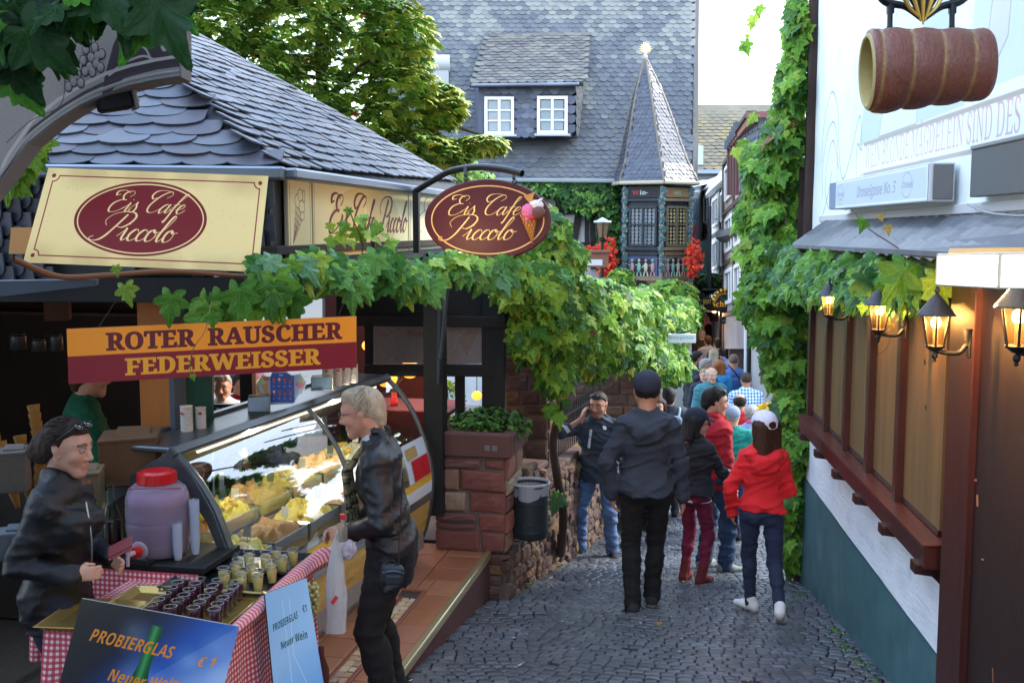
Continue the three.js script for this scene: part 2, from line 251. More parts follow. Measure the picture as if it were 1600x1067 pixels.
const paint=(g,f)=>{const p=g.attributes.position,c=new Float32Array(p.count*3);for(let i=0;i<p.count;i++)c.set(f(p.getX(i),p.getY(i),p.getZ(i)),3*i);g.setAttribute('color',new THREE.BufferAttribute(c,3));return g;};
const add3=(a,b,s=1)=>[a[0]+b[0]*s,a[1]+b[1]*s,a[2]+b[2]*s],sub3=(a,b)=>[a[0]- b[0],a[1]- b[1],a[2]- b[2]],mix3=(a,b,t)=>[lerp(a[0],b[0],t),lerp(a[1],b[1],t),lerp(a[2],b[2],t)],len3=(a)=>Math.hypot(...a),nrm3=(a)=>{const l=len3(a)||1;return a.map((v)=>v / l);};
function ik(a,c,l1,l2,pole){
const d=sub3(c,a),L=Math.min(len3(d),(l1+l2)*.999),u=nrm3(d),x=(l1*l1 - l2*l2+L*L)/(2*L),h=Math.sqrt(Math.max(0,l1*l1 - x*x));let p=add3(pole,u,-(pole[0]*u[0]+pole[1]*u[1]+pole[2]*u[2]));p=nrm3(p);return add3(add3(a,u,x),p,h);
}
const hex=(h)=>{const c=new THREE.Color(h);return[c.r,c.g,c.b];};
const skinM=mat([1,1,1],.52,{vc:true,bump:T.grain,bs:.0006});
function headGeo(o,h){
const fem=o.fem,f=fem?.84:1,P=[
[[0,.03,-.02],[0,.03,-.005],.083,.083,.9,1.1,.02],[[0,.0,.02],[0,-.04,.028],.066,.06,.95,1,.03],
[[-.05*f,-.045,0],[-.012,-.098,.056],.022,.02,1,1,.025],[[.05*f,-.045,0],[.012,-.098,.056],.022,.02,1,1,.025],[[-.012,-.1,.056],[.012,-.1,.056],.019,.019,1,1,.02],
[[-.034,.022,fem?.072:.074],[.034,.022,fem?.072:.074],fem?.01:.013,fem?.01:.013,1,1,.02],[[-.04,-.03,.056],[-.034,-.03,.06],.022,.022,1,1,.02],[[.04,-.03,.056],[.034,-.03,.06],.022,.022,1,1,.02],
[[0,.008,.084],[0,-.034,.104],.0085,.0115,1,1,.012],[[-.011,-.04,.093],[.011,-.04,.093],.0085,.0085,1,1,.008],
[[-.017,-.0665,.0795],[.017,-.0665,.0795],.0065,.0065,1,1.1,.006],[[-.014,-.077,.078],[.014,-.077,.078],.0075,.0075,1,1.1,.006],
[[-.03,.002,.0985],[-.03,.002,.0985],.0185,.0185,1,1,.004,true],[[.03,.002,.0985],[.03,.002,.0985],.0185,.0185,1,1,.004,true],
...[-1,1].flatMap((s)=>[[[s*.077,.012,-.012],[s*.074,-.03,-.002],.018,.012,.35,1,.008],[[s*.081,.0,-.006],[s*.081,-.008,-.006],.009,.009,.5,1,.006]]),
[[0,-.04,-.03],[0,-.17,-.045],.056*f,.058*f,1,1,.03],
[[-.03,.002,.076],[-.03,.002,.076],.0125,.0125,1,1,.004],[[.03,.002,.076],[.03,.002,.076],.0125,.0125,1,1,.004],
];
const s0=o.skin||[.5,.29,.2],g=solid(P,h);
return paint(g,(x,y,z)=>{
const mo=1+.16*fbm(x*60,y*60,z*60,3),s=[s0[0]*mo,s0[1]*mo*(1 - .1*Math.max(0,fbm(x*20,y*20,z*20+4,2))),s0[2]*mo];let c=s;if(z>.07&&Math.abs(y+.071)<.0085&&Math.abs(x)<.024)c=mix3(s,o.lips||[.42,.12,.1],.65);
else if(z>.05&&Math.abs(x)>.02&&Math.abs(x)<.055&&y<-.012&&y>-.05)c=mix3(s,[.55,.22,.16],.35);
if(z>.06&&Math.abs(y - .026+Math.abs(Math.abs(x)- .03)*.15)<.006&&Math.abs(x)>.012&&Math.abs(x)<.052)c=o.brow||mix3(s,o.hair||[.05,.03,.02],.8);
for(const e of[-.03,.03]){const d=Math.hypot(x - e,y - .002);if(z>.074&&d<.0155){const q=Math.hypot((x - e),(y - .002)*1.9);c=q<.0052?[.02,.015,.01]:q<.012?[.55,.52,.5]:mix3(s,[.1,.05,.04],.5);}}
if(o.beard&&y<-.045&&z>.0&&!(Math.abs(y+.071)<.008&&Math.abs(x)<.022))c=mix3(c,o.beard,.55);return c;
});
}
function handGeo(wrist,dir,palmN,h,curl,skin,side,r=1){
const d=nrm3(dir),n=nrm3(add3(palmN,d,-(palmN[0]*d[0]+palmN[1]*d[1]+palmN[2]*d[2]))),w=[d[1]*n[2]- d[2]*n[1],d[2]*n[0]- d[0]*n[2],d[0]*n[1]- d[1]*n[0]].map((v)=>v*side),P=[];
const at=(a,b,c)=>add3(add3(add3(wrist,d,a*r),w,b*r),n,c*r);
P.push([at(-.03,0,0),at(.02,0,0),.025*r,.026*r,1,1,.02]);for(const b of[-.024,-.008,.008,.024])P.push([at(.02,b*.7,0),at(.085,b,.0),.016*r,.0125*r,1,1,.012]);
[[.024,.066],[.008,.078],[-.008,.074],[-.024,.058]].forEach(([b,L])=>{let p=[.085,b,0],a=curl*.55;for(let i=0;i<3;i++){const l=L*[.45,.32,.25][i],q=[p[0]+l*Math.cos(a),p[1]*(i?1:1.06),p[2]+l*Math.sin(a)];P.push([at(...p),at(...q),(.0095 - .0012*i)*r,(.0085 - .0012*i)*r,1,1,.004]);p=q;a+=curl*.75;}});
P.push([at(.025,.022,.004),at(.055,.045,.016),.014*r,.0115*r,1,1,.012],[at(.055,.045,.016),at(.09,.05 - curl*.014,.02+curl*.018),.0105*r,.0085*r,1,1,.006]);
const g=solid(P,h);return paint(g,()=>skin);
}
const folds=(amp,fr,sd)=>(x,y,z)=>{const a=N3.noise(x*fr*.6+sd+y*2.5,y*fr*1.7+x*4,z*fr*.7),b=N3.noise(x*fr*1.3,y*fr*3.6+sd+z*5,z*fr*1.3);return amp*(1.1 - 2.2*Math.pow(1 - Math.abs(a),5)*.8+.8*a - .9*Math.pow(1 - Math.abs(b),6)*.6 - .2);};
const clothM=new Map();
function clothMat(o){const k=JSON.stringify([o.c,o.kind]);if(!clothM.has(k))clothM.set(k,o.map?printMat(o.map,.9):o.kind==='leather'?mat(o.c,.5,{bump:T.leather,bs:.001}):o.kind==='denim'?mat(o.c,.9,{map:T.stain,bump:T.cloth,bs:.0022}):mat(o.c,.92,{bump:T.cloth,bs:.0012}));return clothM.get(k);}
// A person whose feet stand at pos; face: 0 looks away from the camera, 90 to the right of the picture, 180 at the camera
function person(o){
const a=o.face*Math.PI / 180,dir=FH.clone().multiplyScalar(Math.cos(a)).addScaledVector(RT,Math.sin(a)),S=o.H / 1.75,hc=o.cell||.016,fem=o.fem,seed=o.seed||1;
const t=thing('person',o.label,'person',o.pos,Math.atan2(dir.x,dir.z),o.group),W=o.wide||1,D=o.deep||1,R=rng(seed*77+3);
const sw=(fem?.148:.17)*W,lean=o.lean||[0,0,0],sit=o.sit,hipY=sit?.55:.93;
const pel=[o.hip||0,hipY,0],chest=add3([0,hipY+.37,0],lean),neck=add3(chest,[0,.145,-.01+(o.neckF||0)]),head=add3(neck,[lean[0]*.3,.165,.035+lean[2]*.35+(o.neckF||0)]);
const shL=add3(chest,[sw,.068+(o.shrugL||0),-.01]),shR=add3(chest,[-sw,.068+(o.shrugR||0),-.01]);
const wrL=o.L||[sw+.075,.83 -(sit?.35:0),.05],wrR=o.R||[-sw - .075,.83 -(sit?.35:0),.05];
const elL=ik(shL,wrL,.29,.265,o.poleL||[.5,-.1,-1]),elR=ik(shR,wrR,.29,.265,o.poleR||[-.5,-.1,-1]);
const hw=.088*(fem?1.02:1),ftL=o.fL||[.1,.085,0],ftR=o.fR||[-.1,.085,0],hpL=add3(pel,[hw,-.03,0]),hpR=add3(pel,[-hw,-.03,0]);
const knL=ik(hpL,ftL,.43,.41,o.kneeL||[.15,0,1]),knR=ik(hpR,ftR,.43,.41,o.kneeR||[-.15,0,1]);
const skin=o.skin||[.5,.29,.2],br=fem?.93:1,sc=(g)=>{g.scale(S,S,S);return g;};
const Hm=new THREE.Matrix4().makeRotationFromEuler(new THREE.Euler(o.pitch||0,o.yaw||0,o.roll||0,'YXZ')).setPosition(...head),hs=o.headS||1.08,toHead=(g)=>{g.scale(hs,hs,hs);return g.applyMatrix4(Hm);};
const trunk=(b)=>[[pel,add3(pel,[0,.1,0]),.112+b,.1+b,1.42*W,D,.06],[add3(pel,[0,.1,0]),add3(chest,[0,-.02,0]),.1+b+(o.belly||0),.112+b,1.4*W*br,1.02*D,.06],[add3(chest,[0,-.05,.0]),add3(chest,[0,.06,-.01]),.112+b,.085+b,1.55*W*br,D,.06],[shL,shR,.05+b,.05+b,1,1,.08],[add3(shL,[-.05,.01,0]),neck,.04+b*.6,.05+b*.3,1,1,.06],[add3(shR,[.05,.01,0]),neck,.04+b*.6,.05+b*.3,1,1,.06],[add3(chest,[0,.09,-.01]),neck,.075+b*.8,.062+b*.4,1.2,1,.05],...(fem?[[add3(chest,[.07,-.05,.085]),add3(chest,[.07,-.05,.085]),.06+b,.06+b,1,1,.05],[add3(chest,[-.07,-.05,.085]),add3(chest,[-.07,-.05,.085]),.06+b,.06+b,1,1,.05]]:[])];
const arm=(sh,el,wr,b,k=1)=>[[sh,el,.054*br+b,.043*br+b,1,1,.04],[el,mix3(el,wr,k),.043*br+b,lerp(.043*br,.03,k)+b,1,1,.03]];
const legs=(b,bot=1,bb=b)=>[[pel,add3(pel,[0,.03,0]),.112+b,.11+b,1.42*W,1.05*D,.05],[add3(pel,[.07,-.02,-.05*D]),add3(pel,[.07,-.04,-.05*D]),.085+b,.08+b,1,D,.05],[add3(pel,[-.07,-.02,-.05*D]),add3(pel,[-.07,-.04,-.05*D]),.085+b,.08+b,1,D,.05],
...[[hpL,knL,ftL],[hpR,knR,ftR]].flatMap(([h,k,f])=>[[h,k,.088+b,.056+b*.9,1,1,.03],[k,mix3(k,add3(f,[0,-.03,0]),bot),.056+b*.9,.042+bb,1,1,.03],[add3(mix3(k,f,.25),[0,0,-.022]),add3(mix3(k,f,.4),[0,0,-.02]),.045+b*.8,.042+b*.8,1,1,.04]])];
const far=hc>.018,hcell=far?.009:(o.headCell||.006),body=[];
body.push(paint(solid([...trunk(-.022),...arm(shL,elL,wrL,-.004),...arm(shR,elR,wrR,-.004),...legs(-.02)],.022),()=>skin));
body.push(toHead(headGeo(o,hcell)));
const fold=(wr,el,s,opt)=>handGeo(wr,opt?.dir||sub3(wr,el),opt?.n||[-s,0,.25],far?.008:(o.handCell||.005),opt?.curl??.55,skin,-s,fem?.9:1);
if(!o.noHands){body.push(fold(wrL,elL,1,o.handL),fold(wrR,elR,-1,o.handR));}
const bm=M('body',sc(mg(body.map((g)=>{g.deleteAttribute('uv');return g;}))),skinM,t);
if(o.legs){const l=o.legs,b=l.b??.012,bb=l.bb??b;M('trousers',sc(uvBox(solid(legs(b,.985,bb),hc,folds(l.f??.007,8,seed)))),clothMat(l),t);}
if(o.top){
const p=o.top,b=p.b??.014,hem=(p.hem??.86)+(sit?-.35:0),pr=trunk(b),ar=[...arm(shL,elL,wrL,b*.9+.002,p.sl??.97),...arm(shR,elR,wrR,b*.9+.002,p.sr??p.sl??.97)];
if(hem<hipY)pr.push([pel,[pel[0],hem - .05,0],.118+b,.12+b,1.42*W,1.12*D,.05],[add3(pel,[.07,-.02,-.05*D]),add3(pel,[.07,-.05,-.05*D]),.088+b,.088+b,1,D,.06],[add3(pel,[-.07,-.02,-.05*D]),add3(pel,[-.07,-.05,-.05*D]),.088+b,.088+b,1,D,.06]);
if(p.collar)for(const[x,z]of[[.05,-.04],[-.05,-.04],[0,-.065],[.062,.0],[-.062,.0]])pr.push([add3(neck,[x,-.02,z+.01]),add3(neck,[x*1.05,p.collar,z+.005]),.02,.016,1,1,.02]);
if(p.hood)ar.push([add3(neck,[-.085,.0,.01]),add3(neck,[-.1,-.05,-.09]),.034,.05,1,1,.02],[add3(neck,[.085,.0,.01]),add3(neck,[.1,-.05,-.09]),.034,.05,1,1,.02],[add3(neck,[-.1,-.05,-.09]),add3(neck,[0,-.09,-.135]),.05,.055,1,1,.02],[add3(neck,[.1,-.05,-.09]),add3(neck,[0,-.09,-.135]),.05,.055,1,1,.02],[add3(neck,[-.05,-.12,-.125]),add3(neck,[.05,-.12,-.125]),.06,.06,1,.9,.02],[add3(neck,[0,-.17,-.115]),add3(neck,[0,-.2,-.105]),.055,.03,1.7,.8,.02]);
if(p.cuff)for(const[e,w]of[[elL,wrL],[elR,wrR]])ar.push([mix3(e,w,.88),mix3(e,w,.97),.04+b,.036+b,1,1,.01]);
const hw2=folds(p.f??.008,p.fr??8,seed+9),cutv=(x,y)=>hem - y;
M(p.name||'jacket',sc(uvBox(solid(pr,hc,hw2,cutv,ar))),clothMat(p),t);
if(p.rib)M('waistband',sc(uvBox(solid([[[pel[0],hem+.01,0],[pel[0],hem+.045,0],.115+b,.117+b,1.45*W,1.08,.02]],hc,null,(x,y)=>Math.max(hem - .012 - y,y - hem - .055)))),clothMat({c:p.rib,kind:p.kind}),t);
}
if(o.shirt)M('shirt',sc(uvBox(solid([...trunk((o.shirt.b??.004)- .016),...(o.shirt.hem?[[pel,[pel[0],o.shirt.hem - .05,0],.118+o.shirt.b,.122+o.shirt.b,1.42*W,1.08,.05]]:[]),[add3(neck,[0,-.04,.0]),add3(neck,[0,.02,.008]),.068,.062,1,1,.02]],hc,folds(.004,9,seed),o.shirt.hem?(x,y)=>o.shirt.hem - y:null))),clothMat(o.shirt),t);
if(o.shoes){const s=o.shoes;for(const[f,k,tw]of[[ftL,knL,o.toeL||[.12,0,1]],[ftR,knR,o.toeR||[-.12,0,1]]]){const d=nrm3(tw),q=(z,y,x=0)=>add3(add3(f,d,z),[x,y,0]),sole=f[1]- .085,lift=d[1];M('shoe',sc(uvBox(solid([[q(-.045,-.05),q(.06,-.052),.036,.04,.98,1,.03],[q(.06,-.055),q(.15,-.063),.04,.028,1.15,1.05,.03],[q(-.03,-.04),add3(mix3(f,k,s.boot||.05),[0,0,-.005]),.042,s.boot?.048:.038,1,1,.03]],far?.016:.009,null,lift?null:(x,y)=>sole+.006 - y))),clothMat(s),t);if(s.sole&&!far)M('sole',sc(uvBox(solid([[q(-.05,-.078),q(.14,-.078),.034,.03,1.15,1,.02]],.01,null,lift?null:(x,y)=>Math.max(sole - y,y - sole - .022)))),clothMat({c:s.sole}),t);}}
const on=(g)=>sc(toHead(g)),hm=(c,r=.55)=>{const m=mat(c.map((v)=>v*1.3),.65,{bump:T.hair,bs:.0007,map:T.streak});m.specularIntensity=.5;return m;};
if(o.hairStyle){
const st=o.hairStyle,e=o.cap?.006:st==='short'?.008:st==='crop'?.005:st==='bun'?.008:.015,back=st==='long'||st==='bob';
const P=[[[0,.03,-.02],[0,.033,-.006],.083+e,.083+e,.9,1.1,.02]];
if(back){const L=st==='long'?.27:.13;for(const x of[-.06,-.03,0,.03,.06])P.push([[x,.03,-.06],[x*1.25,.0 - L,-.085 - .01*Math.cos(x*20)],.042,.026,1,1,.03]);for(const s of[-1,1])P.push([[s*.075,.04,-.02],[s*.085,-L*.8,-.03],.028,.018,1,1,.03]);}
if(st==='short'||st==='curly')P.push([[-.04,.085,.05],[.04,.09,.05],.022,.022,1,1,.03],[[0,-.03,-.085],[0,-.075,-.085],.04,.03,1.4,.8,.03]);
if(st==='bun')P.push([[0,.0,-.115],[0,-.03,-.125],.045,.05,1,1,.03],[[0,-.05,-.12],[.0,-.1,-.11],.04,.025,1,1,.03],[[0,-.02,-.07],[0,-.05,-.08],.05,.045,1.2,1,.03]);
const sd=seed*3,low=back?-9:-.085,rough=(x,y,z)=>(st==='curly'?.012*N3.noise(x*55+sd,y*55,z*55):.0035*N3.noise(x*45+sd,y*24,z*45)+.0025*N3.noise(x*110,y*50+sd,z*110));
const knots=back?[[.055,.062],[.025,.0],[.005,-.2],[-.01,-9]]:[[.05,.064],[.022,.045],[.002,-.004],[-.028,-.035],[-.08,-.078],[-.12,-.08]];
const line=(z)=>{if(z>=knots[0][0])return knots[0][1];for(let i=1;i<knots.length;i++)if(z>=knots[i][0]){const[p,q]=[knots[i - 1],knots[i]];return lerp(p[1],q[1],(p[0]- z)/(p[0]- q[0]));}return knots[knots.length - 1][1];};
const clip=(x,y,z)=>Math.max(line(z)- y,st==='bald'?Math.max(y - .055+z*.35,z - .03):-1);
const hairMesh=M('hair',on(uvBox(solid(P,hcell*1.1,rough,clip))),hm(o.hair||[.05,.03,.02]),t);
if(hc<.0135&&st !=='crop'&&st !=='bald'){
const ax=st==='bun'?1.25:st==='long'||st==='bob'?-.15:-.45,ca=Math.cos(ax),sa=Math.sin(ax),rad=[.083*.9+e+.001,.083+e+.001,.083*1.1+e+.001],tones=[[],[],[]];
for(let k=0;k<620;k++){const ph=R()*6.283,lift=R()<.12?.05:.012*R(),th0=.05+Math.acos(1 - R()*1.55),pts=[];for(let j=0;j<5;j++){const th=th0+j*.13,a=ph+.12*Math.sin(k)*j*.4,X=Math.sin(th)*Math.sin(a),Y=Math.cos(th),Z=Math.sin(th)*Math.cos(a),y2=Y*ca - Z*sa,z2=Y*sa+Z*ca,q=1+lift*j / 4,p=[X*rad[0]*q,.032+y2*rad[1]*q,-.013+z2*rad[2]*q];if(clip(...p)>-.002||(o.cap&&p[1]>.02))break;pts.push(V(...p));}if(pts.length>2)tones[k % 3].push(new THREE.TubeGeometry(new THREE.CatmullRomCurve3(pts),5,.0011+R()*.001,3));}
tones.forEach((l,i)=>{if(l.length)stuff(M('hair_strands',on(mg(l)),hm((o.hair||[.05,.03,.02]).map((v)=>v*[.7,1,1.5][i]),.5),t));});
}
}
if(o.cap){const c=o.cap,P=[[[0,.046,-.02],[0,.046,-.008],.095,.095,.94,1.12,.02]],bk=c.flip?-1:1;const g=solid(P,hcell*1.1,null,(x,y,z)=>Math.max(.045 - y+(z<0?z*(c.low??.35):-z*.1)*1,c.hole?.032 - Math.hypot(x,(y - .047)*1.2,(z+.11)):-1));const cm=clothMat({c:c.c});M('cap',on(uvBox(g)),cm,t);
if(!c.flat)M('cap_peak',on(uvBox(solid([[[-.05,.05,.07*bk],[.05,.05,.07*bk],.016,.016,1,1,.01],[[-.034,.044,.12*bk],[.034,.044,.12*bk],.034,.034,1,1,.04]],.008,null,(x,y,z)=>Math.abs(y - .052+1.2*x*x*3+(Math.abs(z)- .08)*.15)- .006))),clothMat({c:c.peak||c.c}),t);
else M('cap_peak',on(uvBox(solid([[[-.04,.055,.075],[.04,.055,.075],.03,.03,1,1,.03]],.008,null,(x,y,z)=>Math.abs(y - .058)- .006))),cm,t);M('cap_button',on(ball(.008,0,.139,-.012)),cm,t);}
if(o.glasses){const y=.003,rim=mat([.05,.04,.035],.3,{metal:.5}),gs=[-1,1].map((s)=>{const g=new THREE.TorusGeometry(.019,.0016,5,20);g.scale(1.15,.8,1);return put(g,s*.03,y - .002,.102);});gs.push(rod([-.01,y,.105],[.01,y,.105],.0015),...[-1,1].map((s)=>rod([s*.052,y+.004,.1],[s*.078,y+.006,-.005],.0016)));M('glasses',on(mg(gs)),rim,t);M('lenses',on(mg([-1,1].map((s)=>{const g=new THREE.CircleGeometry(.018,16);g.scale(1.15,.8,1);return put(g,s*.03,y - .002,.1022);}))),B.clear,t);}
if(o.shades){const[y,z,tilt]=o.shades==='up'?[.095,.062,-.75]:[.004,.098,0],m4=(g)=>{g.rotateX(tilt);g.translate(0,y,z);return g;};M('sunglasses',on(m4(mg([...[-1,1].map((s)=>ball(.021,s*.032,0,.004,1.2,.85,.3)),bx(.02,.006,.006,0,.006,.006),...[-1,1].map((s)=>rod([s*.056,.004,.002],[s*.084,.004,-.08],.0025))]))),mat([.012,.012,.02],.08,{coat:1}),t);}
o.out={t,S,shL,shR,elL,elR,wrL,wrR,pel,chest,neck,head,on,sc,hc,knL,knR,ftL,ftR};
return o.out;
}
// ---------- the street: cobbles in shallow arcs, sloping down away from the camera ----------
const wallX=(z)=>1.05+.1*(z+6.8);
const leftX=(z)=>{const s=-z;return s<8.47?-1.872:s<10.6?lerp(-1.80,-1.62,(s - 8.47)/ 2.13):s<13.5?lerp(-1.62,-1.36,(s - 10.6)/ 2.9):s<24?lerp(-1.36,-1.0,(s - 13.5)/ 10.5):-1.0;};
const rightX=(z)=>(-z<10.1?wallX(z):lerp(.72,1.0,clamp((-z - 10.1)/ 8,0,1)));
const street=struct('street','narrow lane of dark basalt cobbles sloping down between the houses');
{
const P=[],I=[],zs=[];for(let s=-6;s<90;s+=.5)zs.push(-s);zs.push(-160);
zs.forEach((z,k)=>{for(const x of[leftX(z)-(-z>8.5?.15:0),2.2])P.push(x,gy(z)- .03,z);if(k)I.push(2*k - 2,2*k - 1,2*k,2*k - 1,2*k+1,2*k);});
const g=new THREE.BufferGeometry();g.setAttribute('position',new THREE.BufferAttribute(new Float32Array(P),3));g.setIndex(I);g.computeVertexNormals();uvBox(g);
M('joint_bed',g,mat([.034,.031,.026],1,{bump:T.grain,bs:.01}),street);
const R=rng(11),shapes=blockSet(10,5,.02,2,2,.07).map((g)=>put(g,0,0,0,-Math.PI / 2,0,0)),mats=[[.12,.132,.158],[.092,.102,.124],[.155,.168,.19],[.13,.126,.13]].map((c)=>mat(c,.6,{bump:T.coarse,bs:.006,map:T.coarse,rm:T.stain})),rest=[[],[],[],[]],parts=[];
for(let row=0;row<330;row++){
let z=-5.0 - row*.086;if(z<-27)break;
let x=leftX(z)+.01 - R()*.05;
while(x<rightX(z)+.06){
const w=.075+R()*.04,cx=x+w / 2,a=(cx+3.2)/ 1.9,ph=a - Math.floor(a),arc=.17*Math.sin(ph*Math.PI),slope=.17*Math.PI / 1.9*Math.cos(ph*Math.PI);
const cz=z+arc+(R()- .5)*.012;x+=w;
if(cx<leftX(cz)+.01)continue;
const g=R()<.985?shapes[Math.floor(R()*10)]:null,far=-cz>14,e=.005,gs=(gy(cz - .1)- gy(cz+.1))/ .2,mi=Math.floor(R()*R()*4);
if(!g)continue;
const o=new THREE.Matrix4().makeRotationFromEuler(new THREE.Euler(Math.atan(gs)+(R()- .5)*.03,-slope*.9+(R()- .5)*.08,(R()- .5)*.03,'YXZ')).setPosition(cx,gy(cz)- .03+(R()- .5)*.004,cz);
o.scale(V(w - e,.034,.086 - e*.9));
parts.push({g,o,mi,d:V(cx,gy(cz),cz).distanceTo(EYE),vis:cz<-5.9});
}
}
parts.sort((a,b)=>(b.vis - a.vis)||a.d - b.d);
parts.forEach((p,i)=>{if(i<300){const m=M('cobble',p.g,mats[p.mi],street);p.o.decompose(m.position,m.quaternion,m.scale);}else rest[p.mi].push(p);});
rest.forEach((list,k)=>{const byShape=new Map();list.forEach((p)=>{if(!byShape.has(p.g))byShape.set(p.g,[]);byShape.get(p.g).push(p.o);});const all=[];for(const[g,os]of byShape)for(const o of os){const q=new THREE.BufferGeometry();q.setAttribute('position',g.attributes.position.clone());q.setAttribute('normal',g.attributes.normal.clone());q.setAttribute('uv',g.attributes.uv);q.applyMatrix4(o);all.push(uvBox(q,1.5));}stuff(M('cobble_mass',mergeGeometries(all),mats[k],street));});
{const Q=rng(66),bits=[[],[]];for(let k=0;k<150;k++){const z=-6 - Q()*7,x=lerp(leftX(z),rightX(z),Q()),s=.004+Q()*.008;bits[k % 2].push(put(bx(s*(1+Q()*2.4),.004,s,0,0,0,0,0,0,.001),x,gy(z)+.009,z,0,Q()*3,0));}const lt=struct('street_litter','tiny pale scraps and grit lying between the cobbles');lt.userData.kind='stuff';M('pale_scrap',bits[0],mat([.4,.39,.36],.8),lt);M('brown_scrap',bits[1],mat([.16,.11,.06],.8),lt);}
const wd=struct('joint_weeds','small tufts of grass and moss along the foot of the green plinth and the stone wall');wd.userData.kind='stuff';place(wd);const Q=rng(4);
foliage(wd,{n:150,seed:8,size:.03,geo:'lance',parts:0,cols:VINE,mess:2,spot:()=>{const c=Math.floor(Q()*7),z=[-7.2,-6.85,-8.1,-9.5,-7.6,-9.0,-10.1][c]+(Q()- .5)*.25,x=(c<5?wallX(z)- .06 - Q()*.1:leftX(z)+.05+Q()*.08);return[V(x,gy(z)+.012+Q()*.025,z),V(Q()- .5,.8,Q()- .5).normalize()];}});
const lf=[[1500 - 470,975,.03],[1290,1035,.025],[815,1040,.03],[862,916,.02],[1210,972,.018]];
lf.forEach(([u,v,s],i)=>{const p=atG(u,v),l=M('fallen_leaf',LEAF.ivy,leafMat([[.35,.2,.06],[.4,.3,.12],[.5,.45,.35],[.3,.1,.05],[.6,.6,.55]][i]));l.position.copy(p).add(V(0,.015,0));l.rotation.set(-1.45,i*1.3,0);l.scale.setScalar(s*2);tag(l,['dry brown leaf lying in the middle of the lane','tan leaf near the foot of the green plinth','tan leaf at the lower edge of the lane beside the terrace','small pale scrap below the litter bin','small white scrap beside the white trainers'][i],'leaf');});
}
// ---------- the tiled terrace in front of the ice cream counter ----------
const terrace=struct('terrace','level terrace of square terracotta tiles with a mosaic border');
{
M('bed',[bx(2.2,.1,6.2,-2.98,-.062,-5.4),bx(4.2,.1,8,-6.1,-.062,-6.5)],mat([.05,.04,.032],.95,{bump:T.grain,bs:.004}),terrace);
M('riser',[bx(.05,1.1,4.2,-1.9,-.562,-6.4)],mat([.13,.05,.045],.75,{bump:T.coarse,bs:.01,map:T.stain}),terrace);
M('edge_strip',[bx(.045,.03,3.5,-1.888,.003,-6.73),bx(.006,.05,3.5,-1.868,-.02,-6.73)],mat([.6,.5,.28],.32,{metal:.8,bump:T.grain,bs:.0006}),terrace);
const R=rng(3),tm=[[.56,.22,.1],[.5,.19,.085],[.6,.25,.12],[.53,.21,.12],[.47,.17,.08]].map((c)=>mat(c,.42,{map:T.stain,bump:T.grain,bs:.0015})),S=.31,mos=[[.5,.36,.2],[.42,.27,.15],[.55,.43,.28],[.36,.25,.17],[.48,.3,.2]].map((c)=>mat(c,.5,{bump:T.grain,bs:.001})),bord=mat([.22,.06,.03],.45,{bump:T.grain,bs:.001});
const tile=(x0,x1,z0,z1)=>{if(x1 - x0<.02||z1 - z0<.02)return;const g=bx(x1 - x0 - .007,.022,z1 - z0 - .007,0,0,0,0,0,0,.004);const m=M('tile',g,tm[Math.floor(R()*5)],terrace);m.position.set((x0+x1)/ 2,-.011+(R()- .5)*.0014,(z0+z1)/ 2);};
const bx0=-2.29,bx1=-2.13,bz=-7.32;
for(let i=0;i<4;i++)for(let j=0;j<14;j++){
const x1=-1.913 - i*S,x0=x1 - S,z1=-4.3 - j*S,z0=z1 - S;
if(x0>bx1||z1<bz - .16){tile(x0,x1,z0,z1);continue;}
if(x1>bx1){tile(bx1,x1,z0,z1);}
const xl=Math.min(x1,bx0);if(z1<bz){if(x1>bx0&&0)0;tile(x0,Math.min(x1,bx1),z0,bz - .16);}else if(xl>x0){tile(x0,xl,Math.max(z0,bz),z1);if(z0<bz - .16)tile(x0,Math.min(x1,bx1),z0,bz - .16);}
}
M('border_line',[bx(.03,.022,3.1,bx1 - .018,-.0105,-5.93),bx(.03,.022,3.0,bx0+.018,-.0105,-5.82),bx(.9,.022,.03,-2.6,-.0105,bz - .142),bx(.85,.022,.03,-2.72,-.0105,bz - .018)],bord,terrace);
for(let k=0;k<36;k++)for(let j=0;j<2;j++){const z=-4.35 - k*.083,x=bx0+.055+j*.05;if(z<bz - .13)continue;const g=bx(.046+(R()- .5)*.012,.02,.074+(R()- .5)*.02,0,0,0,0,(R()- .5)*.5,0,.003),m=M('mosaic_piece',g,mos[Math.floor(R()*5)],terrace);m.position.set(x+(R()- .5)*.008,-.0105,z);}
for(let k=0;k<8;k++)for(let j=0;j<2;j++){const m=M('mosaic_piece',bx(.07+(R()- .5)*.02,.02,.046+(R()- .5)*.012,0,0,0,0,(R()- .5)*.5,0,.003),mos[Math.floor(R()*5)],terrace);m.position.set(-2.36 - k*.08,-.0105,bz - .055 - j*.05);}
}
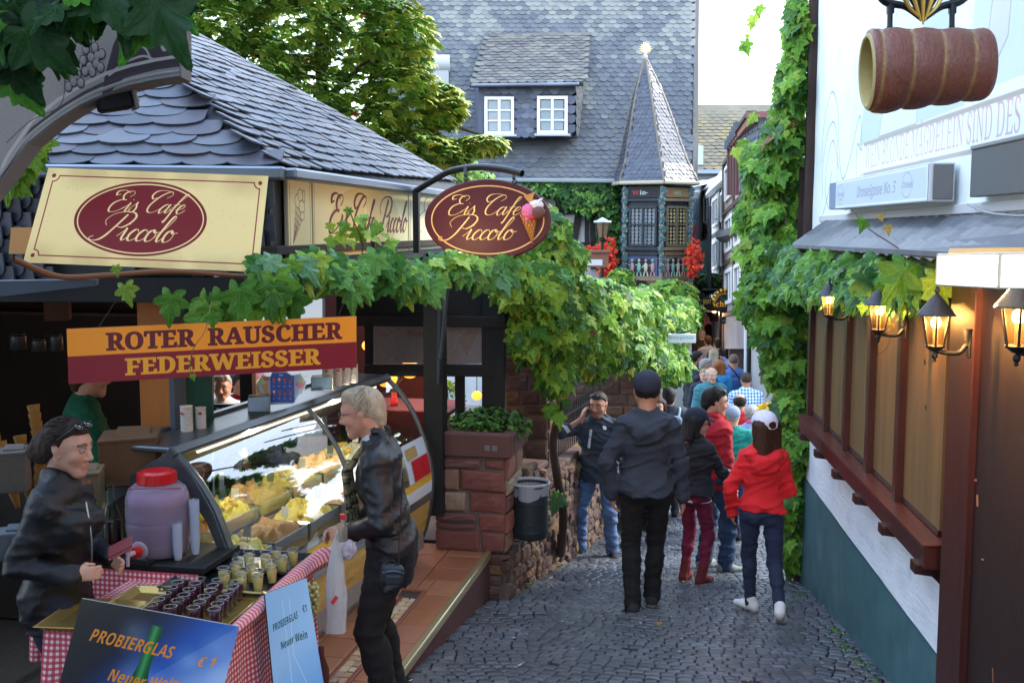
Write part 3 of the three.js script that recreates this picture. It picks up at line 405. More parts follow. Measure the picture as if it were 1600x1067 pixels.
// ---------- stone pier with the planting trough, and the rubble wall under the railing ----------
const stoneSet=blockSet(14,21,.13,4,3),sandst=[[.34,.11,.085],[.42,.16,.12],[.28,.1,.085],[.38,.22,.15],[.44,.33,.24],[.24,.11,.1],[.32,.18,.15]].map((c)=>mat(c,.85,{map:T.stain,bump:T.coarse,bs:.012}));
const darkst=[[.13,.065,.055],[.17,.09,.07],[.11,.07,.06],[.2,.13,.09],[.15,.1,.085],[.24,.14,.07]].map((c)=>mat(c,.88,{map:T.stain,bump:T.coarse,bs:.012}));
function courses(parent,W,H,o){
const R=rng(o.seed);let y=0;
while(y<H - .02){
let h=Math.min(o.h[0]+R()*(o.h[1]- o.h[0]),H - y);if(H - y - h<.05)h=H - y;let x=0;
while(x<W - .01){let w=o.w[0]+R()*(o.w[1]- o.w[0]);if(W - x - w<.07)w=W - x;const split=R()<(o.split??.15)&&h>.12,hs=split?[h*.45,h*.55]:[h];let yy=y;for(const q of hs){const m=M('stone',stoneSet[Math.floor(R()*14)],(o.mats||sandst)[Math.floor(R()*(o.mats||sandst).length)],parent),lo=o.base?o.base(x+w / 2):-99;yy+=q;if(yy<lo){parent.remove(m);continue;}m.position.copy(o.at(x+w / 2,yy - q / 2));m.rotation.set(0,o.turn||0,(R()- .5)*.03);m.scale.set(w -(o.gap??.022),q -(o.gap??.022)*.9,(o.d??.035)*(.75+.5*R()));}x+=w;}
y+=h;
}
}
{
const p=thing('planter_pier','red sandstone pier at the end of the tiled terrace','stone pier',[-2.045,0,-8.8]);
M('core',[bx(.57,.8,.62,0,.395,0),bx(.4,1.2,.6,-.12,-.6,-.02)],B.mortar,p);
courses(p,.6,.78,{seed:31,h:[.12,.2],w:[.22,.42],at:(x,y)=>V(x - .3,y,.3),split:.25,d:.05});
courses(p,.62,.78,{seed:32,h:[.12,.2],w:[.22,.4],turn:Math.PI / 2,at:(x,y)=>V(.28,y,.31 - x),d:.05});
const tr=thing('stone_trough','weathered red sandstone plant trough resting on the stone pier','plant trough',[-2.03,.79,-8.8]);
M('trough',[bx(.68,.2,.1,0,.1,.31,0,0,0,.015),bx(.68,.2,.1,0,.1,-.31,0,0,0,.015),bx(.1,.2,.52,-.29,.1,0,0,0,0,.015),bx(.1,.2,.52,.29,.1,0,0,0,0,.015),bx(.48,.05,.52,0,.026,0)],mat([.19,.085,.078],.9,{map:T.stain,bump:T.coarse,bs:.014}),tr);
M('soil',[bx(.476,.1,.516,0,.12,0)],mat([.06,.035,.02],1,{bump:T.coarse,bs:.03}),tr);
M('socket_plate',[bx(.045,.045,.006,.14,.085,.362),bx(.045,.045,.006,.2,.085,.362)],mat([.12,.14,.15],.5),tr);
const pl=thing('trough_plant','low green leafy plants growing in the stone trough','plant',[-2.03,.95,-8.8]);place(pl);
foliage(pl,{n:900,seed:41,size:.045,geo:'ivy',parts:120,cols:[[[.08,.22,.04],3],[[.15,.33,.05],3],[[.045,.13,.03],2]],mess:1.3,spot:(R)=>{const a=R()*6.28,r=Math.sqrt(R()),x=.05+.32*r*Math.cos(a),z=-.05+.28*r*Math.sin(a),h=.17*(1 - r*r*.6)*R();return[V(x+(x>.2?.06:0),.03+h -(x>.26?.06*R():0),z),V(x,.6,z).normalize()];}});
foliage(pl,{n:160,seed:42,size:.035,geo:'lance',parts:0,name:'dry_leaf',cols:[[[.22,.13,.05],2],[[.12,.08,.04],1]],mess:2,spot:(R)=>[V((R()- .6)*.42,.02+R()*.03,.12+R()*.12),V(0,1,.3)]});
M('stem',[0,1,2,3,4,5,6].map((k)=>tube([[(k - 3)*.07,-.02,0],[(k - 3)*.08,.05,-.02],[(k - 3)*.1,.12,-.05+.02*(k % 3)]],.004,6,5)),mat([.05,.06,.02],.9),pl);
const A=V(-1.775,0,-8.48),Bv=V(-1.32,0,-13.4),dirw=Bv.clone().sub(A).normalize(),L=A.distanceTo(Bv),ang=Math.atan2(dirw.x,dirw.z)- Math.PI / 2;
const w=thing('rubble_wall','low wall of rough red and brown rubble stones along the left of the lane','wall',[-1.775,-.9,-8.48]);
const topY=(s)=>(s<.62?-.02:s<1.35?lerp(.55,.42,(s - .62)/ .73):lerp(.3,.24,(s - 1.35)/ 3.6));
const shp=[[0,-.6]];for(let s=0;s<=L;s+=.16)shp.push([s,topY(s)+.9]);shp.push([L,-.6]);
const core=prism(shp,.34);core.rotateY(ang+Math.PI);core.scale(1,1,1);const pm=new THREE.Matrix4().makeBasis(dirw,UP,V(-dirw.z,0,dirw.x));const cg=prism(shp,.34);cg.applyMatrix4(pm);cg.translate(-dirw.z*-.0,0,0);const out=V(-dirw.z,0,dirw.x);if(out.x<0)out.negate();cg.translate(...(out.x>0?out.clone().multiplyScalar(-.36).toArray():[0,0,0]));
M('core',[cg],B.mortar,w);
const R=rng(77);let n=0;const turn=Math.atan2(out.x,out.z);
for(let s=-.03;s<L;){const ww=.09+R()*.09;let y=gy(A.z+dirw.z*s)- .1;const top=topY(s+ww / 2);while(y<top - .02){const h=Math.min(.07+R()*.08,top - y);const m=M('stone',stoneSet[n++% 14],darkst[Math.floor(R()*6)],w);m.position.copy(A).addScaledVector(dirw,s+ww / 2+(R()- .5)*.03).addScaledVector(out,-.012).setY(y+h / 2).sub(w.position);m.rotation.set(0,turn,(R()- .5)*.7);m.scale.set(ww+.005,h - .002,.05+.05*R());y+=h;}s+=ww;}
for(let y=gy(-8.48)- .06;y<-.03;y+=.085){const m=M('stone',stoneSet[n++% 14],darkst[n % 6],w);m.position.set(-1.83,y+.04,-8.475).sub(w.position);m.scale.set(.13,.082,.03);}
for(let s=.66;s<L;s+=.36){const m=M('coping_stone',bx(.34,.06,.4,0,0,0,0,0,0,.014),darkst[Math.floor(R()*6)],w);m.position.copy(A).addScaledVector(dirw,s+.17).addScaledVector(out,-.17).setY(topY(s+.17)+.02).sub(w.position);m.rotation.y=turn+Math.PI;}
const rl=thing('iron_railing','black iron railing with pointed bars on the low stone wall','railing',[-1.65,.3,-9.95]),at=(s,y)=>A.clone().addScaledVector(dirw,s).addScaledVector(out,-.1).setY(y).sub(rl.position);
const p0=1.85,p1=3.85;M('rail',[bar(at(p0,.72),at(p1,.68),.035,.012),bar(at(p0,.33),at(p1,.3),.035,.012)],B.iron,rl);
for(let k=0;k<=23;k++){const s=lerp(p0,p1,k / 23),b=at(s,.27),t=at(s,lerp(.82,.79,k / 23));M('bar',[rod(b,t,.008,.008,6),rod(t,t.clone().add(V(0,.05,0)),.012,.001,6)],B.iron,rl);}
for(const s of[p0 - .03,p1+.03])M('post',[rod(at(s,.2),at(s,.85),.016,.016,8),ball(.022,...at(s,.87).toArray())],B.iron,rl);
const pa=thing('stone_gatepost','tall dark pier of squared brown stones behind the vine trunk','stone pier',[-1.9,-.7,-10.35]);
M('core',[bx(.44,2.9,.4,0,1.45,0)],B.mortar,pa);courses(pa,.46,2.85,{seed:51,h:[.13,.2],w:[.16,.3],at:(x,y)=>V(x - .23,y,.195),mats:darkst,d:.04});courses(pa,.42,2.85,{seed:52,h:[.13,.2],w:[.16,.3],turn:Math.PI / 2,at:(x,y)=>V(.215,y,.2 - x),mats:darkst,d:.04});
const bw=thing('garden_wall','dark brown stone garden wall behind the man on the phone','wall',[-1.62,-1.0,-13.1]);
M('core',[bx(1.5,2.3,.3,0,1.15,0)],B.mortar,bw);courses(bw,1.5,2.3,{seed:53,h:[.12,.18],w:[.16,.34],at:(x,y)=>V(x - .75,y,.145),mats:darkst,d:.04});
const pc=thing('brick_gate_pier','narrow red brick pier with a pale stone edge behind the hooded man','stone pier',[-1.15,-1.05,-13.4]);
M('core',[bx(.2,1.95,.26,0,.97,0)],B.mortar,pc);courses(pc,.22,1.95,{seed:54,h:[.07,.08],w:[.11,.22],at:(x,y)=>V(x - .11,y,.12),mats:sandst.slice(0,4),d:.03,gap:.012,split:0});courses(pc,.28,1.95,{seed:55,h:[.15,.22],w:[.2,.3],turn:Math.PI / 2,at:(x,y)=>V(.095,y,.14 - x),mats:[mat([.4,.3,.24],.9,{bump:T.coarse,bs:.01,map:T.stain})],d:.03});
}
{
const b=thing('litter_bin','dark green cylindrical litter bin with a clear liner hung on the stone pier','litter bin',[-1.6,.06,-8.78]),bm=mat([.022,.035,.042],.5,{bump:T.grain,bs:.001,map:T.stain});
M('drum',[lathe([[0,0],[.13,.0],[.15,.012],[.152,.06],[.155,.064],[.155,.075],[.152,.08],[.152,.3],[.156,.304],[.156,.316],[.153,.32],[.155,.44],[.163,.445],[.163,.458],[.148,.458],[.145,.03],[0,.03]],36)],bm,b);
const dots=[];for(let k=0;k<9;k++){const a=-.55+k*.14,h=[.05,.035,.05,.05,.03,.05,.05,.04,.05][k];dots.push(put(bx(.017,h,.006),.151*Math.sin(a+.35),.115,.151*Math.cos(a+.35),0,a+.35,0));}M('embossing',dots,bm,b);
const lin=new THREE.CylinderGeometry(.166,.158,.12,48,6,true),pp=lin.attributes.position;for(let i=0;i<pp.count;i++){const a=Math.atan2(pp.getZ(i),pp.getX(i)),y=pp.getY(i),k=1+.03*Math.sin(a*14)*(1 -(y+.06)/ .12)+.02*Math.sin(a*5);pp.setXYZ(i,pp.getX(i)*k,y+.012*Math.sin(a*3)*(y<0?1.8:.3),pp.getZ(i)*k);}lin.computeVertexNormals();lin.translate(0,.415,0);
const inn=lathe([[.164,.475],[.15,.45],[.138,.36],[.12,.3],[.0,.28]],30);M('liner',[lin,inn],mat([.75,.8,.88],.25,{trans:.66,ior:1.2}),b);M('liner_rim',[put(new THREE.TorusGeometry(.164,.005,6,40),0,.474,0,Math.PI / 2)],mat([.75,.8,.85],.3,{trans:.3}),b);
M('mounting_post',[bx(.05,.62,.03,-.185,.26,-.03),bx(.05,.03,.12,-.15,.35,-.03),bx(.05,.03,.12,-.15,.15,-.03)],bm,b);
}
// ---------- lettering in a copperplate hand, drawn as pen strokes ----------
const GLY={
i:[.56,[[-.25,.35],[.1,.92],[.15,.98],[.14,.3],[.22,.04],[.4,.1],[.58,.42]],[[.17,1.42],[.19,1.46]]],
s:[.58,[[-.25,.35],[.08,.85],[.2,1.12],[.24,.9],[.42,.5],[.4,.12],[.18,-.02],[-.02,.1],[0,.22]]],
a:[.95,[[.55,.85],[.35,1],[.1,.8],[0,.4],[.08,.04],[.26,0],[.48,.35],[.62,.95]],[[.62,1],[.57,.3],[.65,.04],[.8,.1],[.98,.42]]],
f:[.62,[[-.1,.35],[.2,.95],[.55,1.9],[.62,2.2],[.44,2.2],[.3,1.6],[.2,.4],[.1,-.7],[0,-1.02],[-.1,-.85]],[[0,.95],[.55,1]]],
e:[.66,[[-.15,.35],[.3,.55],[.45,.8],[.35,1],[.15,.9],[0,.5],[.08,.08],[.28,0],[.5,.15],[.66,.42]]],
c:[.62,[[.5,.8],[.42,.98],[.2,.95],[0,.55],[.05,.12],[.25,0],[.48,.15],[.64,.42]]],
o:[.74,[[.35,1],[.1,.9],[0,.5],[.08,.08],[.3,0],[.52,.2],[.58,.6],[.45,.95],[.3,1],[.45,.78],[.78,.85]]],
l:[.52,[[-.15,.35],[.3,1.2],[.55,2],[.5,2.3],[.35,2.15],[.2,1.4],[.1,.5],[.15,.06],[.32,.06],[.5,.4]]],
E:[1.5,[[1.15,1.75],[1.35,2.1],[1.1,2.4],[.65,2.3],[.5,1.9],[.75,1.45],[1,1.4],[.6,1.4],[.15,1.05],[.05,.5],[.25,.05],[.7,0],[1.1,.25],[1.35,.6]],[[.9,2.2],[.3,2.5],[-.25,2.35],[-.2,1.95],[.15,2]]],
C:[1.4,[[1.2,1.7],[1.5,2.1],[1.3,2.45],[.9,2.35],[.45,1.8],[.15,.9],[.3,.2],[.75,0],[1.15,.25],[1.4,.65]],[[1.3,2.4],[.6,2.6],[-.1,2.5],[-.3,2],[0,1.6],[.3,1.75]]],
P:[1.5,[[.95,2.3],[.75,1.4],[.5,.5],[.15,0],[-.3,-.1],[-.6,.1],[-.4,.3]],[[-.05,1.3],[-.35,1.75],[-.1,2.3],[.55,2.55],[1.3,2.5],[1.7,2.1],[1.6,1.5],[1.2,1.12],[.82,1.2]]],
};
function script(x,text,px,py,size,col,pen=.13,stretch=1){
let X=0;x.fillStyle=col;
for(const ch of text){
if(ch===' '){X+=.75;continue;}const[adv,...strokes]=GLY[ch];
for(const st of strokes){
const c=new THREE.CatmullRomCurve3(st.map(([a,b])=>V(a+X+b*.42,b,0)),false,'catmullrom',.5),n=st.length*22;let last=c.getPoint(0);
for(let k=0;k<=n;k++){const q=c.getPoint(k / n),dy=last.y - q.y,dl=Math.hypot(q.x - last.x,dy)||1,w=pen*size*(.42+.85*Math.max(0,dy / dl));x.beginPath();x.arc(px+q.x*size*stretch,py - q.y*size,Math.max(.6,w / 2),0,7);x.fill();last=q;}
}
X+=adv;
}
return X*size*stretch;
}
const CREAM='#e6d9a4',WINE='#6d0d20';
function frameLine(x,w,h,m,r,col,lw=4,dots=true){x.strokeStyle=col;x.lineWidth=lw;x.beginPath();x.moveTo(m+r,m);x.lineTo(w - m - r,m);x.arc(w - m,m,r,Math.PI,Math.PI / 2,true);x.lineTo(w - m,h - m - r);x.arc(w - m,h - m,r,-Math.PI / 2,Math.PI,true);x.lineTo(m+r,h - m);x.arc(m,h - m,r,0,-Math.PI / 2,true);x.lineTo(m,m+r);x.arc(m,m,r,Math.PI / 2,0,true);x.closePath();x.stroke();if(dots)for(const[a,b]of[[m,m],[w - m,m],[w - m,h - m],[m,h - m]]){x.fillStyle=col;x.beginPath();x.arc(a,b,r*.35,0,7);x.fill();}}
const specks=(x,w,h,n,sd)=>{const R=rng(sd);for(let i=0;i<n;i++){x.fillStyle=`rgba(${R() < .5 ? '60,50,30' : '250,245,220'},${.05 + R() * .18})`;x.fillRect(R()*w,R()*h,1+R()*3,1+R()*7);}};
// ---------- the kiosk ----------
const kx=-2.42,eY=2.97,apex=V(-5.05,4.72,-7.4),cN=V(kx,eY,-5.65),cF=V(kx,eY - .02,-10.4),cL=V(-7.4,eY+.06,-4.85),cB=V(-7.4,eY,-10.4);
const kiosk=thing('ice_cream_kiosk','dark timber kiosk under a slate hip roof with ice cream counter in front','kiosk',[-4.4,0,-7.8]);
{
const at=(v)=>v.clone().sub(kiosk.position),K=kiosk;
const slateM=[[.07,.082,.12],[.1,.113,.155],[.045,.052,.078],[.15,.16,.19],[.095,.085,.11]].map((c)=>mat(c,.5,{map:T.stain,bump:T.coarse,bs:.006}));
const roof=M('roof',[[cN,cF,apex],[cF,cB,apex],[cB,cL,apex],[cL,cN,apex]].map(([a,b,c])=>{const g=quad(at(a),at(b),at(c),at(c));return uvBox(g);}),mat([.03,.033,.04],.8,{bump:T.coarse,bs:.01}),K);
const R=rng(61),slates=[];
const one=(round)=>{const pts=[];if(round){pts.push([-.5,.62],[-.5,-.05]);for(let k=0;k<=8;k++){const a=Math.PI*(1+k / 8);pts.push([.5*Math.cos(a),-.05+.42*Math.sin(a)]);}pts.push([.5,.62]);}else pts.push([-.5,.6],[-.5,-.3],[-.32,-.42],[.1,-.5],[.42,-.46],[.5,-.3],[.5,.6]);const P=[],I=[];const n=pts.length;for(const z of[0,1])for(const[x,y]of pts)P.push(x,y,z);P.push(0,.1,1);for(let i=0;i<n;i++){const j=(i+1)% n;I.push(2*n,n+i,n+j,i,j,n+j,i,n+j,n+i);}let g=new THREE.BufferGeometry();g.setAttribute('position',new THREE.BufferAttribute(new Float32Array(P),3));g.setIndex(I);g=g.toNonIndexed();g.computeVertexNormals();return uvBox(g,.5);};
const sg=[one(true),one(false)];
const cover=(a,b,w,rise,kind,up2,seed)=>{
const ex=b.clone().sub(a).normalize(),L=a.distanceTo(b),n=new THREE.Vector3().crossVectors(ex,apex.clone().sub(a)).normalize();if(n.y<0)n.negate();let ey=new THREE.Vector3().crossVectors(n,ex);if(ey.y<0)ey.negate();
const ap=apex.clone().sub(a),ax=ap.dot(ex),ay=ap.dot(ey),skew=up2;
for(let r=0;r*rise<ay;r++){const y=r*rise+rise*.5;for(let x=-w*(r % 2?.5:0)- 2;x<L+2;x+=w){const cx=x+w / 2,yy=y+(cx % L)*skew,t=yy / ay;if(t>1||cx<ax*t - w*.35||cx>L -(L - ax)*t+w*(kind?.35:-.4)||yy<rise*.3)continue;
const m=new THREE.Matrix4().makeBasis(ex.clone().addScaledVector(ey,skew).normalize(),ey,n).multiply(new THREE.Matrix4().makeRotationFromEuler(new THREE.Euler(-.075 - R()*.045,(R()- .5)*.05,(R()- .5)*.07)));
m.scale(V(w*(.97+R()*.1)*(kind?1:1.12),rise*(kind?1.5:1.65),.008+R()*.006));m.setPosition(at(a.clone().addScaledVector(ex,cx).addScaledVector(ey,yy).addScaledVector(n,.018+R()*.006)));
slates.push({g:sg[kind],m,k:Math.floor(R()*5),near:w / a.clone().addScaledVector(ex,cx).addScaledVector(ey,yy).distanceTo(EYE)});}}};
cover(cL,cN,.26,.095,0,.0,1);cover(cN,cF,.2,.105,1,.05,2);
slates.sort((a,b)=>b.near - a.near);
const rest=[];
slates.forEach((s,i)=>{if(i<300){const m=M('slate',s.g,slateM[s.k],roof);s.m.decompose(m.position,m.quaternion,m.scale);}else rest.push(s);});
for(let k=0;k<5;k++){const l=rest.filter((s)=>s.k===k).map((s)=>s.g.clone().applyMatrix4(s.m));if(l.length)stuff(M('slate_mass',mergeGeometries(l),slateM[k],roof));}
M('gutter',[bar(at(cL).add(V(0,-.03,.06)),at(cN).add(V(.05,-.03,.06)),.1,.07,.012),bar(at(cN).add(V(.06,-.03,.05)),at(cF).add(V(.06,-.03,0)),.1,.06,.012)],B.zinc,K);
const sd=mat([.035,.036,.042],.55,{map:T.stain,bump:T.coarse,bs:.006});
M('fascia',[slabOf(at(V(-7.4,2.38,-4.9)),at(V(-2.52,2.38,-5.72)),at(V(-2.52,2.95,-5.72)),at(V(-7.4,3,-4.9)),.1),slabOf(at(V(-2.53,2.4,-5.7)),at(V(-2.53,2.4,-10.4)),at(V(-2.53,2.95,-10.4)),at(V(-2.53,2.95,-5.7)),.1)],sd,K);
for(let j=0;j<6;j++)for(let i=0;i<7;i++){const x=-2.54 - i*.13 -(j % 2)*.06,t=(x+2.52)/ -4.88;if(i>2&&i<4)continue;const m=M('fascia_slate',sg[1],slateM[(i+j)% 3],K);m.position.copy(at(V(x,2.46+j*.09,lerp(-5.7,-4.88,t))));m.rotation.set(.09,-.166,0);m.scale.set(.135,.14,.012);}
for(let j=0;j<9;j++)for(let i=0;i<9;i++){const x=-3.74 - i*.11 -(j % 2)*.055,t=(x+2.52)/ -4.88;const m=M('fascia_slate',sg[0],slateM[(i*3+j)% 3],K);m.position.copy(at(V(x,2.36+j*.075,lerp(-5.66,-4.84,t))));m.rotation.set(.09,-.166,0);m.scale.set(.11,.12,.012);}
M('beam',[bar(at(V(-7.4,2.3,-4.95)),at(V(-2.5,2.3,-5.75)),.12,.14),bar(at(V(-2.5,2.3,-5.7)),at(V(-2.4,2.3,-8.6)),.12,.16),bar(at(V(-3.3,2.12,-8.85)),at(V(-1.8,2.12,-9.15)),.14,.62)],B.blackWood,K);
M('awning_edge',[slabOf(at(atD(-60,470,5.0)),at(atD(150,446,5.15)),at(atD(150,437,5.15)),at(atD(-60,440,5.0)),.1)],mat([.1,.13,.17],.6,{map:T.stain}),K);
const orange=mat([.5,.16,.02],.55,{map:T.streak,bump:T.grain,bs:.001}),deep=mat([.05,.03,.018],.75,{map:T.stain,bump:T.grain,bs:.002});
const post=atD(250,600,6.35),pc=at(post);M('orange_post',[bx(.19,2.6,.16,pc.x,1.1,pc.z,0,.1,0,.008)],orange,K);M('post_trim',[bx(.035,2.6,.17,pc.x+.115,1.1,pc.z+.01,0,.1,0)],mat([.07,.085,.11],.5),K);
M('back_wall',[bx(2.9,2.9,.12,-1.55,1.45,-.8)],deep,K);M('side_wall',[bx(.12,2.9,4.6,-2.9,1.45,.4)],mat([.12,.045,.01],.7,{map:T.stain}),K);M('ceiling',[bx(4.9,.05,4.2,-.5,2.52,0.05)],mat([.03,.02,.015],.8),K);
M('wall_shelf',[bx(1.9,.03,.34,-1.1,1.92,-.62),bx(1.9,.03,.34,-1.1,2.2,-.62),bx(1.9,.25,.02,-1.1,2.05,-.8)],mat([.11,.05,.02],.6,{map:T.wood,bump:T.wood,bs:.002}),K);
M('work_counter',[bx(2.6,.06,.7,-.45,.98,1.15),bx(2.5,.95,.6,-.45,.48,1.15),bx(.7,.06,1.6,-1.45,1.05,2.1),bx(.62,1.0,1.5,-1.45,.52,2.1)],mat([.045,.036,.027],.5,{map:T.stain}),K);
const fp=(u0,u1,v0,v1,c,n)=>M(n,[slabOf(at(atD(u0,v1,6.6)),at(atD(u1,v1,6.6)),at(atD(u1,v0,6.6)),at(atD(u0,v0,6.6)),.04)],c,K);
fp(283,300,425,560,mat([.005,.16,.09],.6),'green_stripe');fp(300.3,317,425,560,mat([.4,.42,.45],.6),'white_stripe');fp(317.3,331,425,560,mat([.18,.012,.03],.6),'red_stripe');fp(283,331,562,720,mat([.03,.14,.09],.6,{map:T.stain}),'green_panel');
const pb=(u0,v0,u1,v1,d,w,m=B.blackWood,n='post')=>{const a=atD((u0+u1)/ 2,v0,d),b=atD((u0+u1)/ 2,v1,d),ww=(u1 - u0)/ F*d;return M(n,[bx(ww,a.y - b.y,w,0,0,0,0,YAW*.5,0)],m,K).position.copy(at(V(a.x,(a.y+b.y)/ 2,a.z)));};
pb(376,575,396,640,8.9,.1);pb(570,430,584,760,9.3,.12);pb(664,425,694,800,8.75,.24);pb(754,430,790,720,9.25,.16);pb(711,566,726,660,9.35,.06);pb(630,440,636,520,9.5,.05);
M('railing',[bar(at(atD(330,634,8.9)),at(atD(380,634,8.9)),.03,.03),bar(at(atD(330,655,8.9)),at(atD(380,655,8.9)),.02,.02),...[335,345,368].map((u)=>rod(at(atD(u,634,8.9)),at(atD(u,660,8.9)),.01))],B.iron,K);
const sketch=(sd)=>tex(256,160,(x,w,h)=>{const R2=rng(sd);x.fillStyle='#7d7371';x.fillRect(0,0,w,h);specks(x,w,h,500,sd);x.strokeStyle='rgba(130,40,50,.55)';x.lineWidth=2;if(sd===1){x.beginPath();for(let k=0;k<26;k++)x.lineTo(10+k*9.5,22+14*Math.sin(k*.35)+R2()*5);x.stroke();for(let k=0;k<16;k++){x.beginPath();x.arc(165+R2()*70,22+R2()*22,3+R2()*4,0,7);x.stroke();}}else{x.strokeStyle='rgba(90,60,40,.6)';x.beginPath();x.moveTo(40,130);x.lineTo(95,85);x.stroke();x.beginPath();x.moveTo(95,60);x.lineTo(150,120);x.lineTo(215,30);x.quadraticCurveTo(150,0,95,60);x.stroke();x.fillStyle='rgba(110,85,60,.35)';x.fill();}});
[[584,509,664,567,9.2,1],[694,511,755,568,9.2,2]].forEach(([u0,v0,u1,v1,d,sd])=>{const a=atD(u0,v1,d),b=atD(u1,v1,d),c=atD(u1,v0,d),e=atD(u0,v0,d);M('wall_panel',[slabOf(at(a),at(b),at(c),at(e),.03)],mat([.2,.18,.17],.8),K);const o=a.clone().sub(EYE).setY(0).normalize().multiplyScalar(-.004);M('panel_print',[quad(...[a,b,c,e].map((v)=>at(v.clone().add(o))))],printMat(sketch(sd),.8),K);});
M('transom',[bar(at(atD(570,578,9.22)),at(atD(668,578,9.22)),.1,.1),bar(at(atD(690,578,9.22)),at(atD(785,579,9.22)),.1,.1),bar(at(atD(560,500,9.2)),at(atD(790,503,9.2)),.1,.09)],B.blackWood,K);
M('cafe_wall',[bx(1.35,2.6,.12,.72,1.2,-3.55)],mat([.07,.012,.01],.8,{map:T.stain,bump:T.coarse,bs:.01}),K);
M('cafe_floor',[bx(7,.08,7,-.8,-.06,-4.5)],mat([.16,.12,.1],.8,{map:T.stain}),K);
}
{
for(const[i,u,v,d,r,l]of[[0,604,590,10.2,.1,'large glowing orange globe lamp seen below the left wall panel'],[1,640,577,11.0,.1,'orange globe lamp mostly hidden behind the dark transom'],[2,578,588,10.4,.06,'small orange lamp beside the banner\'s right end'],[3,574,540,11.5,.06,'orange lamp high beside the banner\'s right end'],[4,745,618,10.5,.05,'small orange lamp glowing right of the stone trough\'s plants']]){
const p=atD(u,v,d),t=thing('globe_lamp',l,'lamp',p,0,'orange lamps in the cafe');M('globe',[ball(r,0,0,0,1,.92,1,24)],mat([.8,.3,.05],.4,{emit:[1,.3,.03],ei:.75}),t);M('cord',[rod([0,r*.9,0],[0,r+.8,0],.004)],B.dark,t);
if(i<2){const q=new THREE.PointLight(new THREE.Color(1,.35,.12),.4,8,2);q.position.copy(p);q.castShadow=true;q.shadow.radius=4;q.name='globe_lamp_light';scene.add(q);}
}
const tb=thing('cafe_table','dark cafe table with a red cloth under the orange globe lamps','table',atD(630,800,10.6).setY(-.02));M('top',[bx(1.1,.04,.7,0,.9,0)],B.blackWood,tb);for(const[x,z]of[[-.5,-.3],[.5,-.3],[.5,.3],[-.5,.3]])M('leg',[bx(.05,.9,.05,x,.45,z)],B.blackWood,tb);
const rc=thing('red_tablecloth','red cloth lying over the dark cafe table','tablecloth',tb.position.clone().setY(.905));M('cloth',[bx(1.14,.012,.74,0,.006,0),bx(1.14,.16,.012,0,-.07,.368)],mat([.09,.005,.007],.7,{bump:T.cloth,bs:.001}),rc);
const vs=thing('flower_vase','small red vase on the red cloth in the cafe','vase',tb.position.clone().setY(.918).add(V(-.05,0,.1)));M('vase',[lathe([[0,0],[.035,0],[.04,.05],[.025,.1],[.03,.13]],14)],mat([.5,.05,.06],.2),vs);M('stems',[...Array(7).keys()].map((k)=>tube([[0,.1,0],[.03*Math.cos(k),.2,.03*Math.sin(k)],[.09*Math.cos(k),.27,.09*Math.sin(k)]],.004,6,4)),mat([.04,.08,.02],.8),vs);
const ch=thing('cafe_shrub','leafy potted shrub seen between the dark posts above the trough','plant',atD(698,660,11.5));place(ch);M('pot',[lathe([[0,-.5],[.14,-.5],[.17,-.15],[.15,-.15],[.0,-.2]],16)],mat([.25,.1,.06],.8),ch);M('stem',[tube([[0,-.2,0],[.02,.1,0],[.0,.5,.02]],.012,8,5)],mat([.08,.05,.03],.9),ch);foliage(ch,{n:260,seed:91,size:.06,geo:'ivy',parts:60,cols:VINE,spot:(R)=>[V((R()- .5)*.35,R()*.6 - .15,(R()- .5)*.3),V(R()- .5,R(),R()).normalize()]});
}
